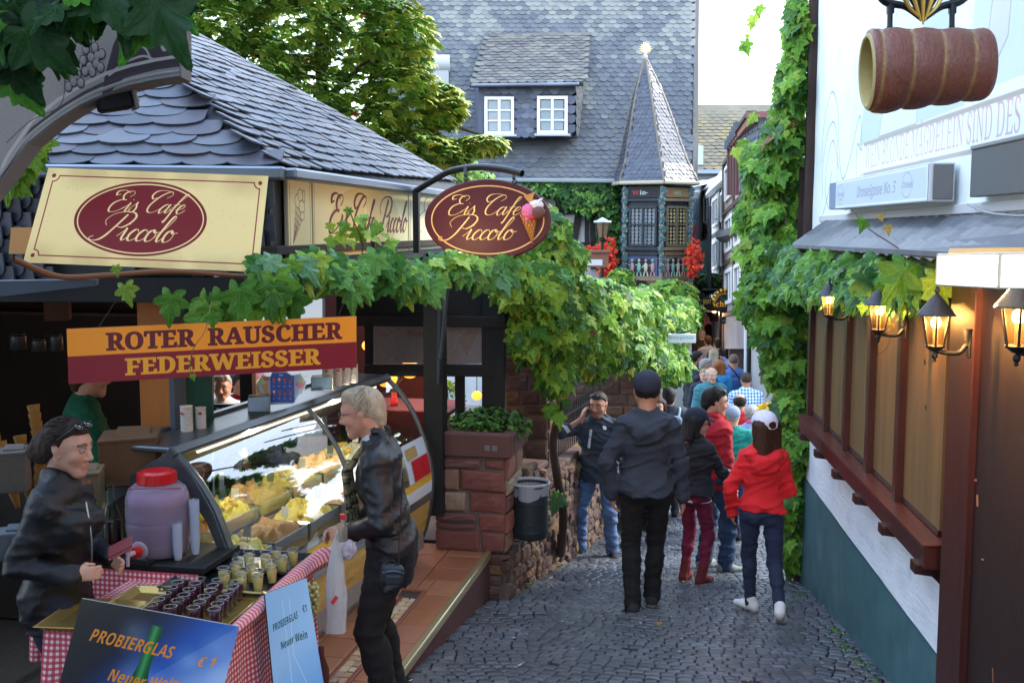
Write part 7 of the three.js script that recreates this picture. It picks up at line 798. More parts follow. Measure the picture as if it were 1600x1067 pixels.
// ---------- the building on the right: plastered wall, shutters, canopy, lanterns ----------
const WB=V(1.05,0,-6.8),WD=V(-.1,0,-1).normalize(),WN=V(WD.z,0,-WD.x);
const WT=Math.atan2(WN.x,WN.z);
const wp=(t,y,n=0)=>WB.clone().addScaledVector(WD,t).addScaledVector(WN,n).setY(y);
const inn=thing('plastered_inn','white plastered inn with dark red shutters and green plinth on the right of the lane','house',wp(3.3,-.6),0);
{
const at=(t,y,n)=>wp(t,y,n).sub(inn.position),I=inn,wq=(t0,t1,y0,y1,n)=>quad(at(t0,y0,n),at(t1,y0,n),at(t1,y1,n),at(t0,y1,n)),ws=(t0,t1,y0,y1,n,th)=>slabOf(at(t0,y0,n),at(t1,y0,n),at(t1,y1,n),at(t0,y1,n),th);
const R=rng(8),face=(t0,t1,y0,y1,n,d=14,amp=.006)=>{const nx=Math.ceil((t0 - t1)*d),ny=Math.ceil((y1 - y0)*d),P=[],UVs=[],Ix=[];for(let j=0;j<=ny;j++)for(let i=0;i<=nx;i++){const t=lerp(t0,t1,i / nx),y=lerp(y0,y1,j / ny);P.push(...at(t,y,n+amp*(fbm(t*1.3,y*1.3,4,3))*2).toArray());UVs.push(i / nx,j / ny);}for(let j=0;j<ny;j++)for(let i=0;i<nx;i++){const o=j*(nx+1)+i;Ix.push(o,o+1,o+nx+2,o,o+nx+2,o+nx+1);}const g=new THREE.BufferGeometry();g.setAttribute('position',new THREE.BufferAttribute(new Float32Array(P),3));g.setAttribute('uv',new THREE.BufferAttribute(new Float32Array(UVs),2));g.setIndex(Ix);g.computeVertexNormals();return g;};
M('wall',[ws(3.32,-16,.3,8,-.012,.4),slabOf(at(3.32,-1,-.012),at(3.32,-1,-4),at(3.32,8,-4),at(3.32,8,-.012),.3)],B.plaster,I);
const wear=(base,dirt,light,seed,drip)=>tex(2048,512,(x,w,h)=>{x.fillStyle=base;x.fillRect(0,0,w,h);const Q=rng(seed);for(let k=0;k<260;k++){const a=Q()*w,b=Q()*h,r=10+Q()*70,g=x.createRadialGradient(a,b,0,a,b,r),c=Q()<.5?dirt:light;g.addColorStop(0,`rgba(${c},${.06 + Q() * .14})`);g.addColorStop(1,`rgba(${c},0)`);x.fillStyle=g;x.fillRect(a - r,b - r,2*r,2*r);}for(let k=0;k<90;k++){const a=Q()*w,L=30+Q()*(drip?300:120);x.fillStyle=`rgba(${Q() < .7 ? dirt : light},${.05 + Q() * .1})`;x.fillRect(a,Q()*h*.5,1+Q()*5,L);}for(let k=0;k<700;k++){x.fillStyle=`rgba(${Q() < .5 ? dirt : light},${.1 + Q() * .3})`;x.fillRect(Q()*w,h*(1 - Q()*Q()*.7),1+Q()*4,1+Q()*3);}x.lineWidth=1.2;for(let k=0;k<9;k++){let a=Q()*w,b=Q()*h;x.strokeStyle=`rgba(${dirt},.45)`;x.beginPath();x.moveTo(a,b);for(let q=0;q<9;q++){a+=(Q()- .5)*46;b+=(Q()- .3)*34;x.lineTo(a,b);}x.stroke();}});
const whiteM=printMat(wear('#f2f6fc','150,156,168','250,252,255',4,1),.82,{bump:T.grain,bs:.004}),tealM=printMat(wear('#446a70','28,46,50','120,150,152',9),.7,{bump:T.coarse,bs:.008});
M('white_wall',face(3.31,-1.3,.372,1.1,0),whiteM,I);
M('plinth',[face(3.33,-1.45,-.75,.37,.012,12,.008),ws(3.33,-1.45,-.8,.37,.0,.2),slabOf(at(3.33,-1,.01),at(3.33,-1,-.6),at(3.33,.37,-.6),at(3.33,.37,.01),.1)],tealM,I);
const X=(t)=>(3.32 - t)/ 7.3*2048,Yp=(y)=>(6.0 - y)/ 3.4*954,paintTex=tex(2048,954,(x,w,h)=>{
x.fillStyle='#dfe8ea';x.fillRect(0,0,w,h);const Q=rng(12);for(let k=0;k<90;k++){const a=Q()*w,b=Q()*h,r=20+Q()*90,g=x.createRadialGradient(a,b,0,a,b,r);const c=Q()<.5?'190,208,214':'236,240,236';g.addColorStop(0,`rgba(${c},.35)`);g.addColorStop(1,`rgba(${c},0)`);x.fillStyle=g;x.fillRect(a - r,b - r,2*r,2*r);}
const poly=(pts,c,st)=>{x.beginPath();pts.forEach(([t,y],i)=>(i?x.lineTo(X(t),Yp(y)):x.moveTo(X(t),Yp(y))));x.closePath();x.fillStyle=c;x.fill();if(st){x.strokeStyle=st;x.lineWidth=3;x.stroke();}};
poly([[1.5,3.23],[1.35,3.6],[.4,3.9],[-.6,3.9],[-.9,3.26]],'rgba(186,203,208,.9)');poly([[-.9,3.3],[-1.2,4.6],[-2.4,4.6],[-2.6,3.3]],'rgba(196,212,212,.9)');poly([[.9,3.25],[.6,3.9],[.2,4.3],[-.1,3.8],[0,3.25]],'rgba(214,224,222,.9)','rgba(150,150,145,.7)');poly([[-1.15,3.28],[-1.3,3.9],[-1.6,4.2],[-1.5,3.5]],'rgba(200,205,200,.9)','rgba(150,140,130,.7)');
x.strokeStyle='#a9a59f';x.lineWidth=7;for(const y of[3.232,3.02]){x.beginPath();x.moveTo(X(1.35),Yp(y));x.lineTo(X(-3.9),Yp(y));x.stroke();}x.strokeStyle='#b9b3ae';x.lineWidth=5;
const cur=(pts)=>{x.beginPath();const c=new THREE.CatmullRomCurve3(pts.map(([t,y])=>V(X(t),Yp(y),0)));c.getPoints(60).forEach((p,i)=>(i?x.lineTo(p.x,p.y):x.moveTo(p.x,p.y)));x.strokeStyle='#8fa0ab';x.lineWidth=4;x.stroke();};
cur([[1.38,3.03],[1.55,2.99],[1.55,3.25],[1.42,3.2],[1.5,3.45],[1.75,3.2],[2.05,3.02],[2.25,3.3],[2.35,3.6],[2.6,3.75],[2.9,3.5],[2.95,3.2]]);cur([[1.45,3.0],[1.7,2.82],[2.0,2.8],[2.25,3.0],[2.3,3.3],[2.5,3.5],[2.75,3.4],[2.9,3.1],[2.85,2.9]]);cur([[2.2,3.1],[2.5,3.35],[2.7,3.2],[2.75,2.95],[2.6,2.8]]);cur([[2.9,2.7],[2.6,2.95],[2.5,3.1]]);
x.fillStyle='#c6adb1';x.font='62px serif';const txt='WEIN BLONDE MÄGDELEIN SIND DES LEBENS ELEXIER';x.save();x.translate(X(1.3),Yp(3.06));x.scale((X(-3.1)- X(1.3))/ x.measureText(txt).width,1);x.fillText(txt,0,0);x.restore();
x.strokeStyle='rgba(120,125,130,.5)';x.lineWidth=2;for(let k=0;k<12;k++){let a=Q()*w,b=Q()*h*.7;x.beginPath();x.moveTo(a,b);for(let q=0;q<8;q++){a+=(Q()- .5)*20;b+=Q()*26;x.lineTo(a,b);}x.stroke();}
});
const pm=printMat(paintTex,.85,{bump:T.grain,bs:.003});M('painted_wall',face(3.32,-3.98,2.6,6.0,0),pm,I);
M('roof_eave',[bar(at(3.6,8,.3),at(-16,8,.3),.8,.2)],B.blackWood,I);
M('corner_post',[bar(at(3.45,2.3,-.02),at(3.45,5.6,-.02),.16,.16),bar(at(3.62,1.0,.05),at(3.62,3.2,.05),.06,.06)],mat([.05,.025,.02],.7,{map:T.wood,bump:T.wood,bs:.004}),I);
const B1=.2,sh=mat([.19,.105,.034],.6,{map:T.streak,bump:T.wood,bs:.001}),rw=B.redWood,rw2=mat([.06,.013,.01],.4,{map:T.wood,bump:T.wood,bs:.001});
M('sill_beam',[ws(2.36,-1.36,1.0,1.115,B1+.03,.1)],rw2,I);M('sill',[slabOf(at(2.38,1.118,B1+.04),at(-1.36,1.118,B1+.04),at(-1.36,1.135,-.1),at(2.38,1.135,-.1),.02)],mat([.11,.024,.016],.35,{map:T.wood,bump:T.grain,bs:.001}),I);
const ts=[2.36,1.65,.94,.24,-.485];ts.forEach((t,i)=>{M('mullion',[bx(.075,1.36,.12)].map((g)=>put(g,...at(t,1.8,.108).toArray(),0,WT,0)),rw2,I);const t1=ts[i+1]??-1.25;M('shutter_panel',[ws(t - .035,t1+.035,1.13,2.48,.125,.03)],sh,I);M('panel_batten',[ws(t - .03,t1+.03,1.13,1.155,.134,.02),ws(t - .03,t1+.03,2.4,2.46,.138,.02)],rw,I);});
M('head_beam',[ws(2.4,-1.4,2.42,2.54,B1 - .02,.3)],rw,I);
for(let k=0;k<6;k++){const t=2.15 - k*.68;M('corbel',[prism([[0,0],[.26,0],[.26,-.04],[.18,-.05],[.12,-.11],[.04,-.13],[0,-.13]],.09,.006)].map((g)=>{g.translate(0,0,-.045);g.rotateY(-Math.PI / 2+WT+0);return put(g,...at(t,1.0,-.01).toArray());}),rw,I);}
const wn=(t,y,r)=>put(new THREE.CircleGeometry(r,8),...at(t,y,.1265).toArray(),0,WT,0);M('knot_hole',[wn(.9,1.35,.012),wn(.35,1.5,.012),wn(-.85,1.95,.016),wn(-.9,1.72,.014)],B.dark,I);
M('door_post',[bx(.34,3.3,.3)].map((g)=>put(g,...at(-1.68,.85,B1 - .15).toArray(),0,WT,0)),rw2,I);M('door_jamb',[ws(-1.84,-5,-.3,2.5,B1 - .03,.12)],mat([.02,.0055,.005],.5,{map:T.wood,bump:T.wood,bs:.002}),I);
M('paint_chip',[[-1.9,1.48,.03,.05],[-1.86,1.56,.05,.01],[-2.0,1.25,.04,.008],[-1.85,1.15,.01,.02],[-2.2,.75,.01,.2]].map(([t,y,w,h])=>put(new THREE.PlaneGeometry(w,h),...at(t,y,B1 - .0285).toArray(),0,WT,.2)),mat([.3,.12,.04],.8),I);
const can=M('slate_canopy',[slabOf(at(2.35,2.5,.3),at(-4.4,2.56,.3),at(-4.4,2.74,-.02),at(2.9,2.7,-.02),.03)],mat([.1,.11,.14],.5,{map:T.streak,bump:T.coarse,bs:.006}),I);
{const Q=rng(31),sl=[[.13,.145,.175],[.1,.112,.14],[.175,.185,.21]].map((c)=>mat(c,.42,{map:T.streak,bump:T.coarse,bs:.005}));for(let r=0;r<3;r++)for(let k=0;k<34;k++){const t=2.3 - k*.2 - r*.09+(r*.18);if(t<-4.3)continue;const f=(r+.5)/ 3,m=M('slate',bx(.26,.13,.01,0,0,0,0,0,0,.003),sl[Math.floor(Q()*3)],can);m.position.copy(at(t,lerp(2.515,2.7,f),lerp(.3,.0,f)+.016));m.rotation.set(0,WT,0);m.rotateX(-1.02+.04+Q()*.03);m.rotateZ(-.12+(Q()- .5)*.04);}}
M('edge_slate',[bar(at(2.36,2.497,.318),at(-4.4,2.557,.318),.018,.03)],mat([.13,.14,.17],.5,{map:T.streak}),I);M('lead_flashing',[bar(at(2.9,2.72,.0),at(-4.4,2.76,.0),.04,.05)],mat([.5,.52,.54],.7),I);
const bs=thing('wall_box_sign','long white box sign reading Drosselgasse No. 5 on the painted wall','sign',wp(.44,2.88,.02),WT);{const W=2.64,H=.2,t=tex(1400,128,(x,w,h)=>{x.fillStyle='#c3d3e2';x.fillRect(0,0,w,h);x.strokeStyle='#e6eef5';x.lineWidth=6;x.strokeRect(8,8,w - 16,h - 16);x.fillStyle='#7488a8';x.fillRect(0,0,130,h);x.font='italic 62px serif';x.fillStyle='#6d6f86';x.fillText('Drosselgasse No. 5',w*.36,86);x.strokeStyle='#9a8f86';x.lineWidth=3;for(const X2 of[220,1180]){x.beginPath();x.ellipse(X2,64,56,46,0,0,7);x.stroke();x.font='italic 34px serif';x.fillText('Drossel',X2 - 52,74);}x.fillStyle='#c4a06a';x.fillRect(190,84,60,8);});M('case',[bx(W,H,.13,0,0,.065,0,0,0,.006)],mat([.5,.55,.6],.4),bs);M('printed_face',[put(new THREE.PlaneGeometry(W - .01,H - .01),0,0,.1325)],printMat(t,.35),bs);M('end_cap',[bx(.012,H - .02,.1,W / 2+.005,0,.06)],mat([.1,.11,.12],.5),bs);}
const gs=thing('grey_wall_panel','flat dark grey panel on the wall at the right edge beside the box sign','sign',wp(-2.9,2.9,.03),WT);M('panel',[bx(3.2,.22,.05,0,.0,.02)],mat([.11,.13,.15],.5,{map:T.stain}),gs);M('trim',[bx(3.2,.02,.06,0,.12,.022)],mat([.2,.22,.24],.5),gs);
const cb=thing('loose_cable','thin grey cable sagging along the wall above the slate canopy','cable',wp(-2,2.72,.1));M('cable',[tube([wp(-1.2,2.76,.05),wp(-1.7,2.71,.1),wp(-2.4,2.7,.1),wp(-3.2,2.78,.06)].map((v)=>v.sub(cb.position)),.006,30,5)],mat([.3,.3,.32],.6),cb);
const A=atD(1466,422,3.95),Bq=atD(1563,424,3.45),Cq=atD(1640,424,3.35),lb=thing('light_box','glowing cream light box hanging under the slate canopy at the right edge','lamp',A),L=(v)=>v.clone().sub(A);const hgt=(p,s)=>p.clone().add(V(0,s,0));const glow=mat([.8,.7,.5],.5,{emit:[1,.78,.46],ei:1.6});
M('lit_panel',[slabOf(L(hgt(A,-.05)),L(hgt(Bq,-.05)),L(hgt(Bq,.055)),L(hgt(A,.055)),.01),slabOf(L(hgt(Bq,-.05)),L(hgt(Cq,-.05)),L(hgt(Cq,.055)),L(hgt(Bq,.055)),.01)],glow,lb);M('frame',[bar(L(hgt(A,.056)),L(hgt(Bq,.056)),.012,.008),bar(L(hgt(A,-.052)),L(hgt(Bq,-.052)),.012,.008),bar(L(hgt(A,-.05)),L(hgt(A,.055)),.012,.012),bar(L(hgt(Bq,-.05)),L(hgt(Bq,.055)),.012,.012),bar(L(hgt(Bq,.056)),L(hgt(Cq,.056)),.012,.008),bar(L(hgt(Bq,-.052)),L(hgt(Cq,-.052)),.012,.008)],mat([.6,.55,.48],.5),lb);const tk=[];for(let k=0;k<26;k++){const f=.06+.88*k / 25,p=L(A.clone().lerp(Bq,f));if(f>.2&&f<.75)continue;tk.push(put(bx(.0018,.05,.002),p.x - .0,p.y,p.z+.008,0,YAW,0));}M('faded_print',tk,mat([.35,.2,.1],.8),lb);
M('orange_hood',[slabOf(L(atD(1480,400,4.0)),L(atD(1640,398,3.5)),L(atD(1640,386,3.6)),L(atD(1485,388,4.1)),.02)],mat([.6,.28,.03],.5),lb);const pl=new THREE.PointLight(new THREE.Color(1,.72,.38),.6,5,2);pl.position.copy(A.clone().lerp(Bq,.55).add(V(.12,-.02,-.1)));pl.castShadow=true;pl.name='light_box_light';scene.add(pl);
const mkLamp=(i,u,v,d,label,sc=1)=>{
const p=atD(u,v,d),t=thing('wall_lantern',label,'wall lantern',p,WT,'lit lanterns on the shutter bay');t.scale.setScalar(sc);
const hx=(r,y,k)=>V(r*Math.sin(k*1.0472+.3),y,r*Math.cos(k*1.0472+.3));
M('roof',[put(new THREE.CylinderGeometry(.035,.083,.055,6,1),0,.085,0,0,.3,0),put(new THREE.CylinderGeometry(.083,.088,.008,6),0,.055,0,0,.3,0),put(new THREE.ConeGeometry(.036,.035,6),0,.13,0,0,.3,0),ball(.011,0,.152,0),ball(.007,0,.166,0)],mat([.03,.032,.04],.42,{metal:.5,bump:T.grain,bs:.001}),t);
M('glass',[0,1,2,3,4,5].map((k)=>quad(hx(.036,-.075,k),hx(.036,-.075,k+1),hx(.058,.05,k+1),hx(.058,.05,k))),mat([1,.82,.5],.06,{trans:1,ior:1.3}),t);M('frame',[0,1,2,3,4,5].flatMap((k)=>[rod(hx(.036,-.075,k),hx(.058,.05,k),.004,.004,5),rod(hx(.036,-.075,k),hx(.036,-.075,k+1),.004,.004,5)]),B.iron,t);
M('bulb',[ball(.021,0,.022,0,1,1.2,1,14)],mat([1,.8,.5],.3,{emit:[1,.6,.22],ei:5}),t);M('bulb_holder',[rod([0,-.075,0],[0,.0,0],.011)],mat([.35,.25,.15],.5),t);M('base',[put(lathe([[0,-.1],[.014,-.098],[.04,-.078],[.038,-.072],[0,-.072]],12)),ball(.013,0,-.115,0,1,1.2,1,10),ball(.008,0,-.135,0,1,1,1,8)],B.iron,t);
M('arm',[tube([[0,-.095,0],[.0,-.105,-.06],[0,-.1,-.1],[0,-.07,-.125]],.011,16,6),bx(.035,.11,.012,0,-.07,-.135,0,0,0,.006),put(new THREE.CylinderGeometry(.02,.014,.05,8),0,-.03,-.128)],B.iron,t);
const l=new THREE.PointLight(new THREE.Color(1,.55,.22),.6,4,2);l.position.copy(p).add(V(0,.024*sc,0));l.castShadow=true;l.shadow.radius=1;l.name='wall_lantern_light';scene.add(l);
};
mkLamp(0,1296,474,6.9,'lit wall lantern farthest down the lane, half hidden by vine leaves',.95);mkLamp(1,1374,492,5.55,'lit wall lantern second from the far end of the shutters');mkLamp(2,1463,512,4.45,'lit wall lantern just left of the dark red door post');mkLamp(3,1592,505,3.55,'lit wall lantern cut off by the right edge of the picture');
}
{
const cL=atD(1356,112,4.42),cR=atD(1545,100,4.37),t=thing('rolled_pastry_sign','giant brown rolled pastry tube hanging from an iron bracket','hanging sign',cL.clone().lerp(cR,.5)),ax=cR.clone().sub(cL),Ln=ax.length(),R1=.172,R2=.138;
const g=new THREE.CylinderGeometry(1,1,1,72,84,true),p=g.attributes.position,col=new Float32Array(p.count*3);const N=4;
for(let i=0;i<p.count;i++){const yy=p.getY(i)+.5,a=Math.atan2(p.getZ(i),p.getX(i)),ph=((yy*N - a /(2*Math.PI)*.55+9.87)% 1),lobe=Math.pow(Math.sin(ph*Math.PI),.45),end=Math.min(1,Math.min(yy,1 - yy)/ .05),r=lerp(R1,R2,yy)*(.89+.11*lobe)*(.9+.1*Math.sqrt(end))+.0016*N3.noise(p.getX(i)*16,yy*50,p.getZ(i)*16);p.setXYZ(i,Math.cos(a)*r,yy*Ln,Math.sin(a)*r);const n=fbm(Math.cos(a)*5,yy*12,Math.sin(a)*5,3),k=smooth(.12,.5,lobe*1 - .1+n*.1);const c=mix3([.34,.19,.07],[.2+n*.06,.06,.036],smooth(.3,.6,lobe));col.set(c,i*3);}
g.setAttribute('color',new THREE.BufferAttribute(col,3));g.computeVertexNormals();const inner=lathe([[R2*.72,Ln*.97],[R1*.74,.0],[R1*.8,-.008],[R1*.88,.002]],40);const far=lathe([[R2*.84,Ln],[R2*.7,Ln+.004],[0,Ln - .02]],30);const col1=(q,c)=>paint(q,()=>c);
const q=new THREE.Quaternion().setFromUnitVectors(UP,ax.clone().normalize());const fix=(gg)=>{gg.applyQuaternion(q);const o=cL.clone().sub(t.position);gg.translate(o.x,o.y,o.z);return gg;};
const sug=noiseTex(512,(x,y,f)=>.62+.75*Math.pow(f(x,y,90,60,2),3)+.1*f(x,y,8,8,3),2);M('pastry_roll',[fix(g)],mat([1,1,1],.5,{vc:true,map:sug,bump:T.grain,bs:.005}),t);M('inside',[fix(inner)],mat([.42,.33,.12],.6,{bump:T.grain,bs:.002}),t);M('end_face',[fix(far)],mat([.12,.05,.03],.7),t);
const br=thing('iron_sign_bracket','black iron bracket with gilded fan ornament holding the pastry sign','bracket',atD(1440,10,4.5)),l=(u,v,d)=>atD(u,v,d).sub(br.position);
for(const u of[1392,1489])M('hook',[rod(l(u,-6,4.5),l(u - 1,46,4.48),.011),put(ball(.012),...l(u - 1,42,4.48).toArray()),bar(l(u,8,4.5),l(u,22,4.5),.026,.026)],B.iron,br);
M('scroll_arm',[taperTube([l(1365,-28,4.5),l(1385,2,4.5),l(1415,10,4.5),l(1443,30,4.48)],.02,.012,20),taperTube([l(1530,-28,4.5),l(1500,2,4.5),l(1472,10,4.5),l(1443,30,4.48)],.02,.012,20),bar(l(1340,-20,4.5),l(1760,-30,3.9),.03,.03)],B.iron,br);
M('gilded_fan',[-2,-1,0,1,2].map((k)=>{const a=l(1443+k*3,38 - Math.abs(k)*6,4.46),b=l(1443+k*17,-14,4.46);return taperTube([a,a.clone().lerp(b,.5).add(V(0,-.004*k*k,0)),b],.004,.013,10,6);}),B.gold,br);M('iron_leaf',[-1.5,-.5,.5,1.5].map((k)=>rod(l(1443+k*3,34 - Math.abs(k)*5,4.465),l(1443+k*17,-14,4.465),.003,.011)),B.iron,br);
}
{
const D=3,pts=[[-120,420],[-40,330],[0,281],[42,224],[84,190],[126,163],[165,146],[200,134],[240,125],[281,119],[281,-80],[-120,-80]],base=atD(140,100,D),t=thing('carved_arch','pale painted arch board with carved grapes and vine leaves at the top left','arch',base,YAW),l=local(t),P2=pts.map(([u,v])=>{const p=l(u,v,D);return[p.x,p.y];});
const g=prism(P2,.09,.004);g.translate(0,0,-.09);const uvs=()=>{};M('board',[uvBox(g)],mat([.3,.28,.27],.8,{map:T.stain,bump:T.coarse,bs:.004}),t);
const U=(u)=>(u+40)/ 330*1024,Vv=(v)=>(v+20)/ 330*1024,pt=tex(1024,1024,(x,w,h)=>{x.fillStyle='#8f8884';x.fillRect(0,0,w,h);const Q=rng(6);for(let k=0;k<15000;k++){x.fillStyle=`rgba(${Q() < .5 ? '60,55,58' : '190,182,176'},.3)`;x.fillRect(Q()*w,Q()*h,2.5,2.5);}
const pth=(a,close)=>{x.beginPath();a.forEach(([u,v],i)=>(i?x.lineTo(U(u),Vv(v)):x.moveTo(U(u),Vv(v))));if(close)x.closePath();};
pth([[152,160],[160,118],[175,70],[200,20],[290,-10],[290,105],[240,105],[190,122]],true);x.fillStyle='#3a2f35';x.fill();
x.strokeStyle='#41383b';x.lineWidth=17;x.beginPath();[[-30,325],[0,262],[42,203],[84,172],[126,146],[165,128],[200,117],[240,107],[290,100]].forEach(([u,v],i)=>(i?x.lineTo(U(u),Vv(v)):x.moveTo(U(u),Vv(v))));x.stroke();x.strokeStyle='#b3aaa4';x.lineWidth=16;x.beginPath();[[-30,308],[0,247],[42,190],[84,157],[126,132],[165,114],[200,103],[240,94],[290,86]].forEach(([u,v],i)=>(i?x.lineTo(U(u),Vv(v)):x.moveTo(U(u),Vv(v))));x.stroke();
x.strokeStyle='#aaa29d';x.lineWidth=15;const cv=(a,wd)=>{x.lineWidth=wd;const c=new THREE.CatmullRomCurve3(a.map(([u,v])=>V(U(u),Vv(v),0)));x.beginPath();c.getPoints(40).forEach((p,i)=>(i?x.lineTo(p.x,p.y):x.moveTo(p.x,p.y)));x.stroke();};cv([[165,118],[195,95],[215,60],[245,48],[262,30]],16);cv([[190,98],[222,88],[235,92]],11);cv([[212,66],[226,78],[234,92],[245,92]],10);cv([[205,55],[200,42],[196,60]],12);cv([[240,10],[262,30],[266,76]],10);x.fillStyle='#a79f9a';for(const[u,v,a,b,r]of[[240,30,12,22,.4],[256,60,9,22,.1],[264,70,7,16,-.3],[214,45,9,14,.6],[250,25,14,16,0]]){x.beginPath();x.ellipse(U(u),Vv(v),a*3,b*3,r,0,7);x.fill();x.strokeStyle='#4a4044';x.lineWidth=4;x.stroke();}
x.strokeStyle='#57504f';x.lineWidth=5;cv([[92,100],[96,130],[88,165],[40,190],[0,225]],5);cv([[100,145],[96,118],[92,100]],5);});
const f=new THREE.ShapeGeometry(new THREE.Shape(P2.map(([a,b])=>new THREE.Vector2(a,b)))),uv=f.attributes.uv,pp=f.attributes.position,z0=l(140,100,D),s=F / D;{const q=V();for(let i=0;i<uv.count;i++){const px=pp.getX(i),py=pp.getY(i);
const o=l(0,0,D),e=l(100,0,D),k=l(0,100,D);const u=(px - o.x)/(e.x - o.x)*100,v=(py - o.y)/(k.y - o.y)*100;uv.setXY(i,U(u)/ 1024,1 - Vv(v)/ 1024);}}f.translate(0,0,.0062);const ptm=printMat(pt,.8,{bump:T.coarse,bs:.003});ptm.map.wrapS=ptm.map.wrapT=THREE.ClampToEdgeWrapping;M('painted_face',f,ptm,t);
const gr=mat([.34,.32,.31],.8,{bump:T.grain,bs:.002});[[114,117],[124,105],[116,128],[127,130],[122,117],[131,95],[135,78],[143,90],[141,105],[149,75],[153,88],[151,100],[134,112],[145,113],[138,65],[160,85],[158,106],[108,136]].forEach(([u,v])=>{const p=l(u,v,D),m=M('carved_grape',ball(.0105,0,0,0,.85,1.2,.45,12),gr,t);m.position.set(p.x,p.y,.008);M('outline',[put(new THREE.TorusGeometry(.0112,.0013,4,18),0,0,-.0005,0,0,0,[.87,1.2,1])],mat([.06,.05,.05],.9),m);});
const lip=[[-40,330],[0,281],[42,224],[84,190],[126,163],[165,146],[200,134],[240,125],[281,119]].map(([u,v])=>l(u,v - 5,D));M('moulding',[tube(lip.map((p)=>V(p.x,p.y+.004,.002)),.007,50,6)],mat([.34,.32,.31],.8,{bump:T.grain,bs:.002}),t);
const fl=thing('floodlight','small square floodlight fixed under the carved arch','lamp',atD(196,152,3.05),YAW+.5);fl.rotation.z=.2;M('housing',[bx(.09,.062,.07,-.03,0,-.02,0,0,0,.008),bx(.1,.012,.08,-.03,.036,-.02)],B.dark,fl);M('lens_frame',[bx(.012,.07,.075,.022,0,-.02,0,0,0,.003)],mat([.22,.19,.17],.5),fl);M('lens',[bx(.003,.045,.05,.029,0,-.02)],mat([.03,.05,.06],.1,{coat:1}),fl);M('led',[ball(.005,.031,.012,-.005),ball(.005,.031,-.012,-.005)],mat([.5,.4,.05],.3),fl);M('mount',[rod([-.04,.04,-.02],[-.05,.1,-.02],.008)],B.dark,fl);
}
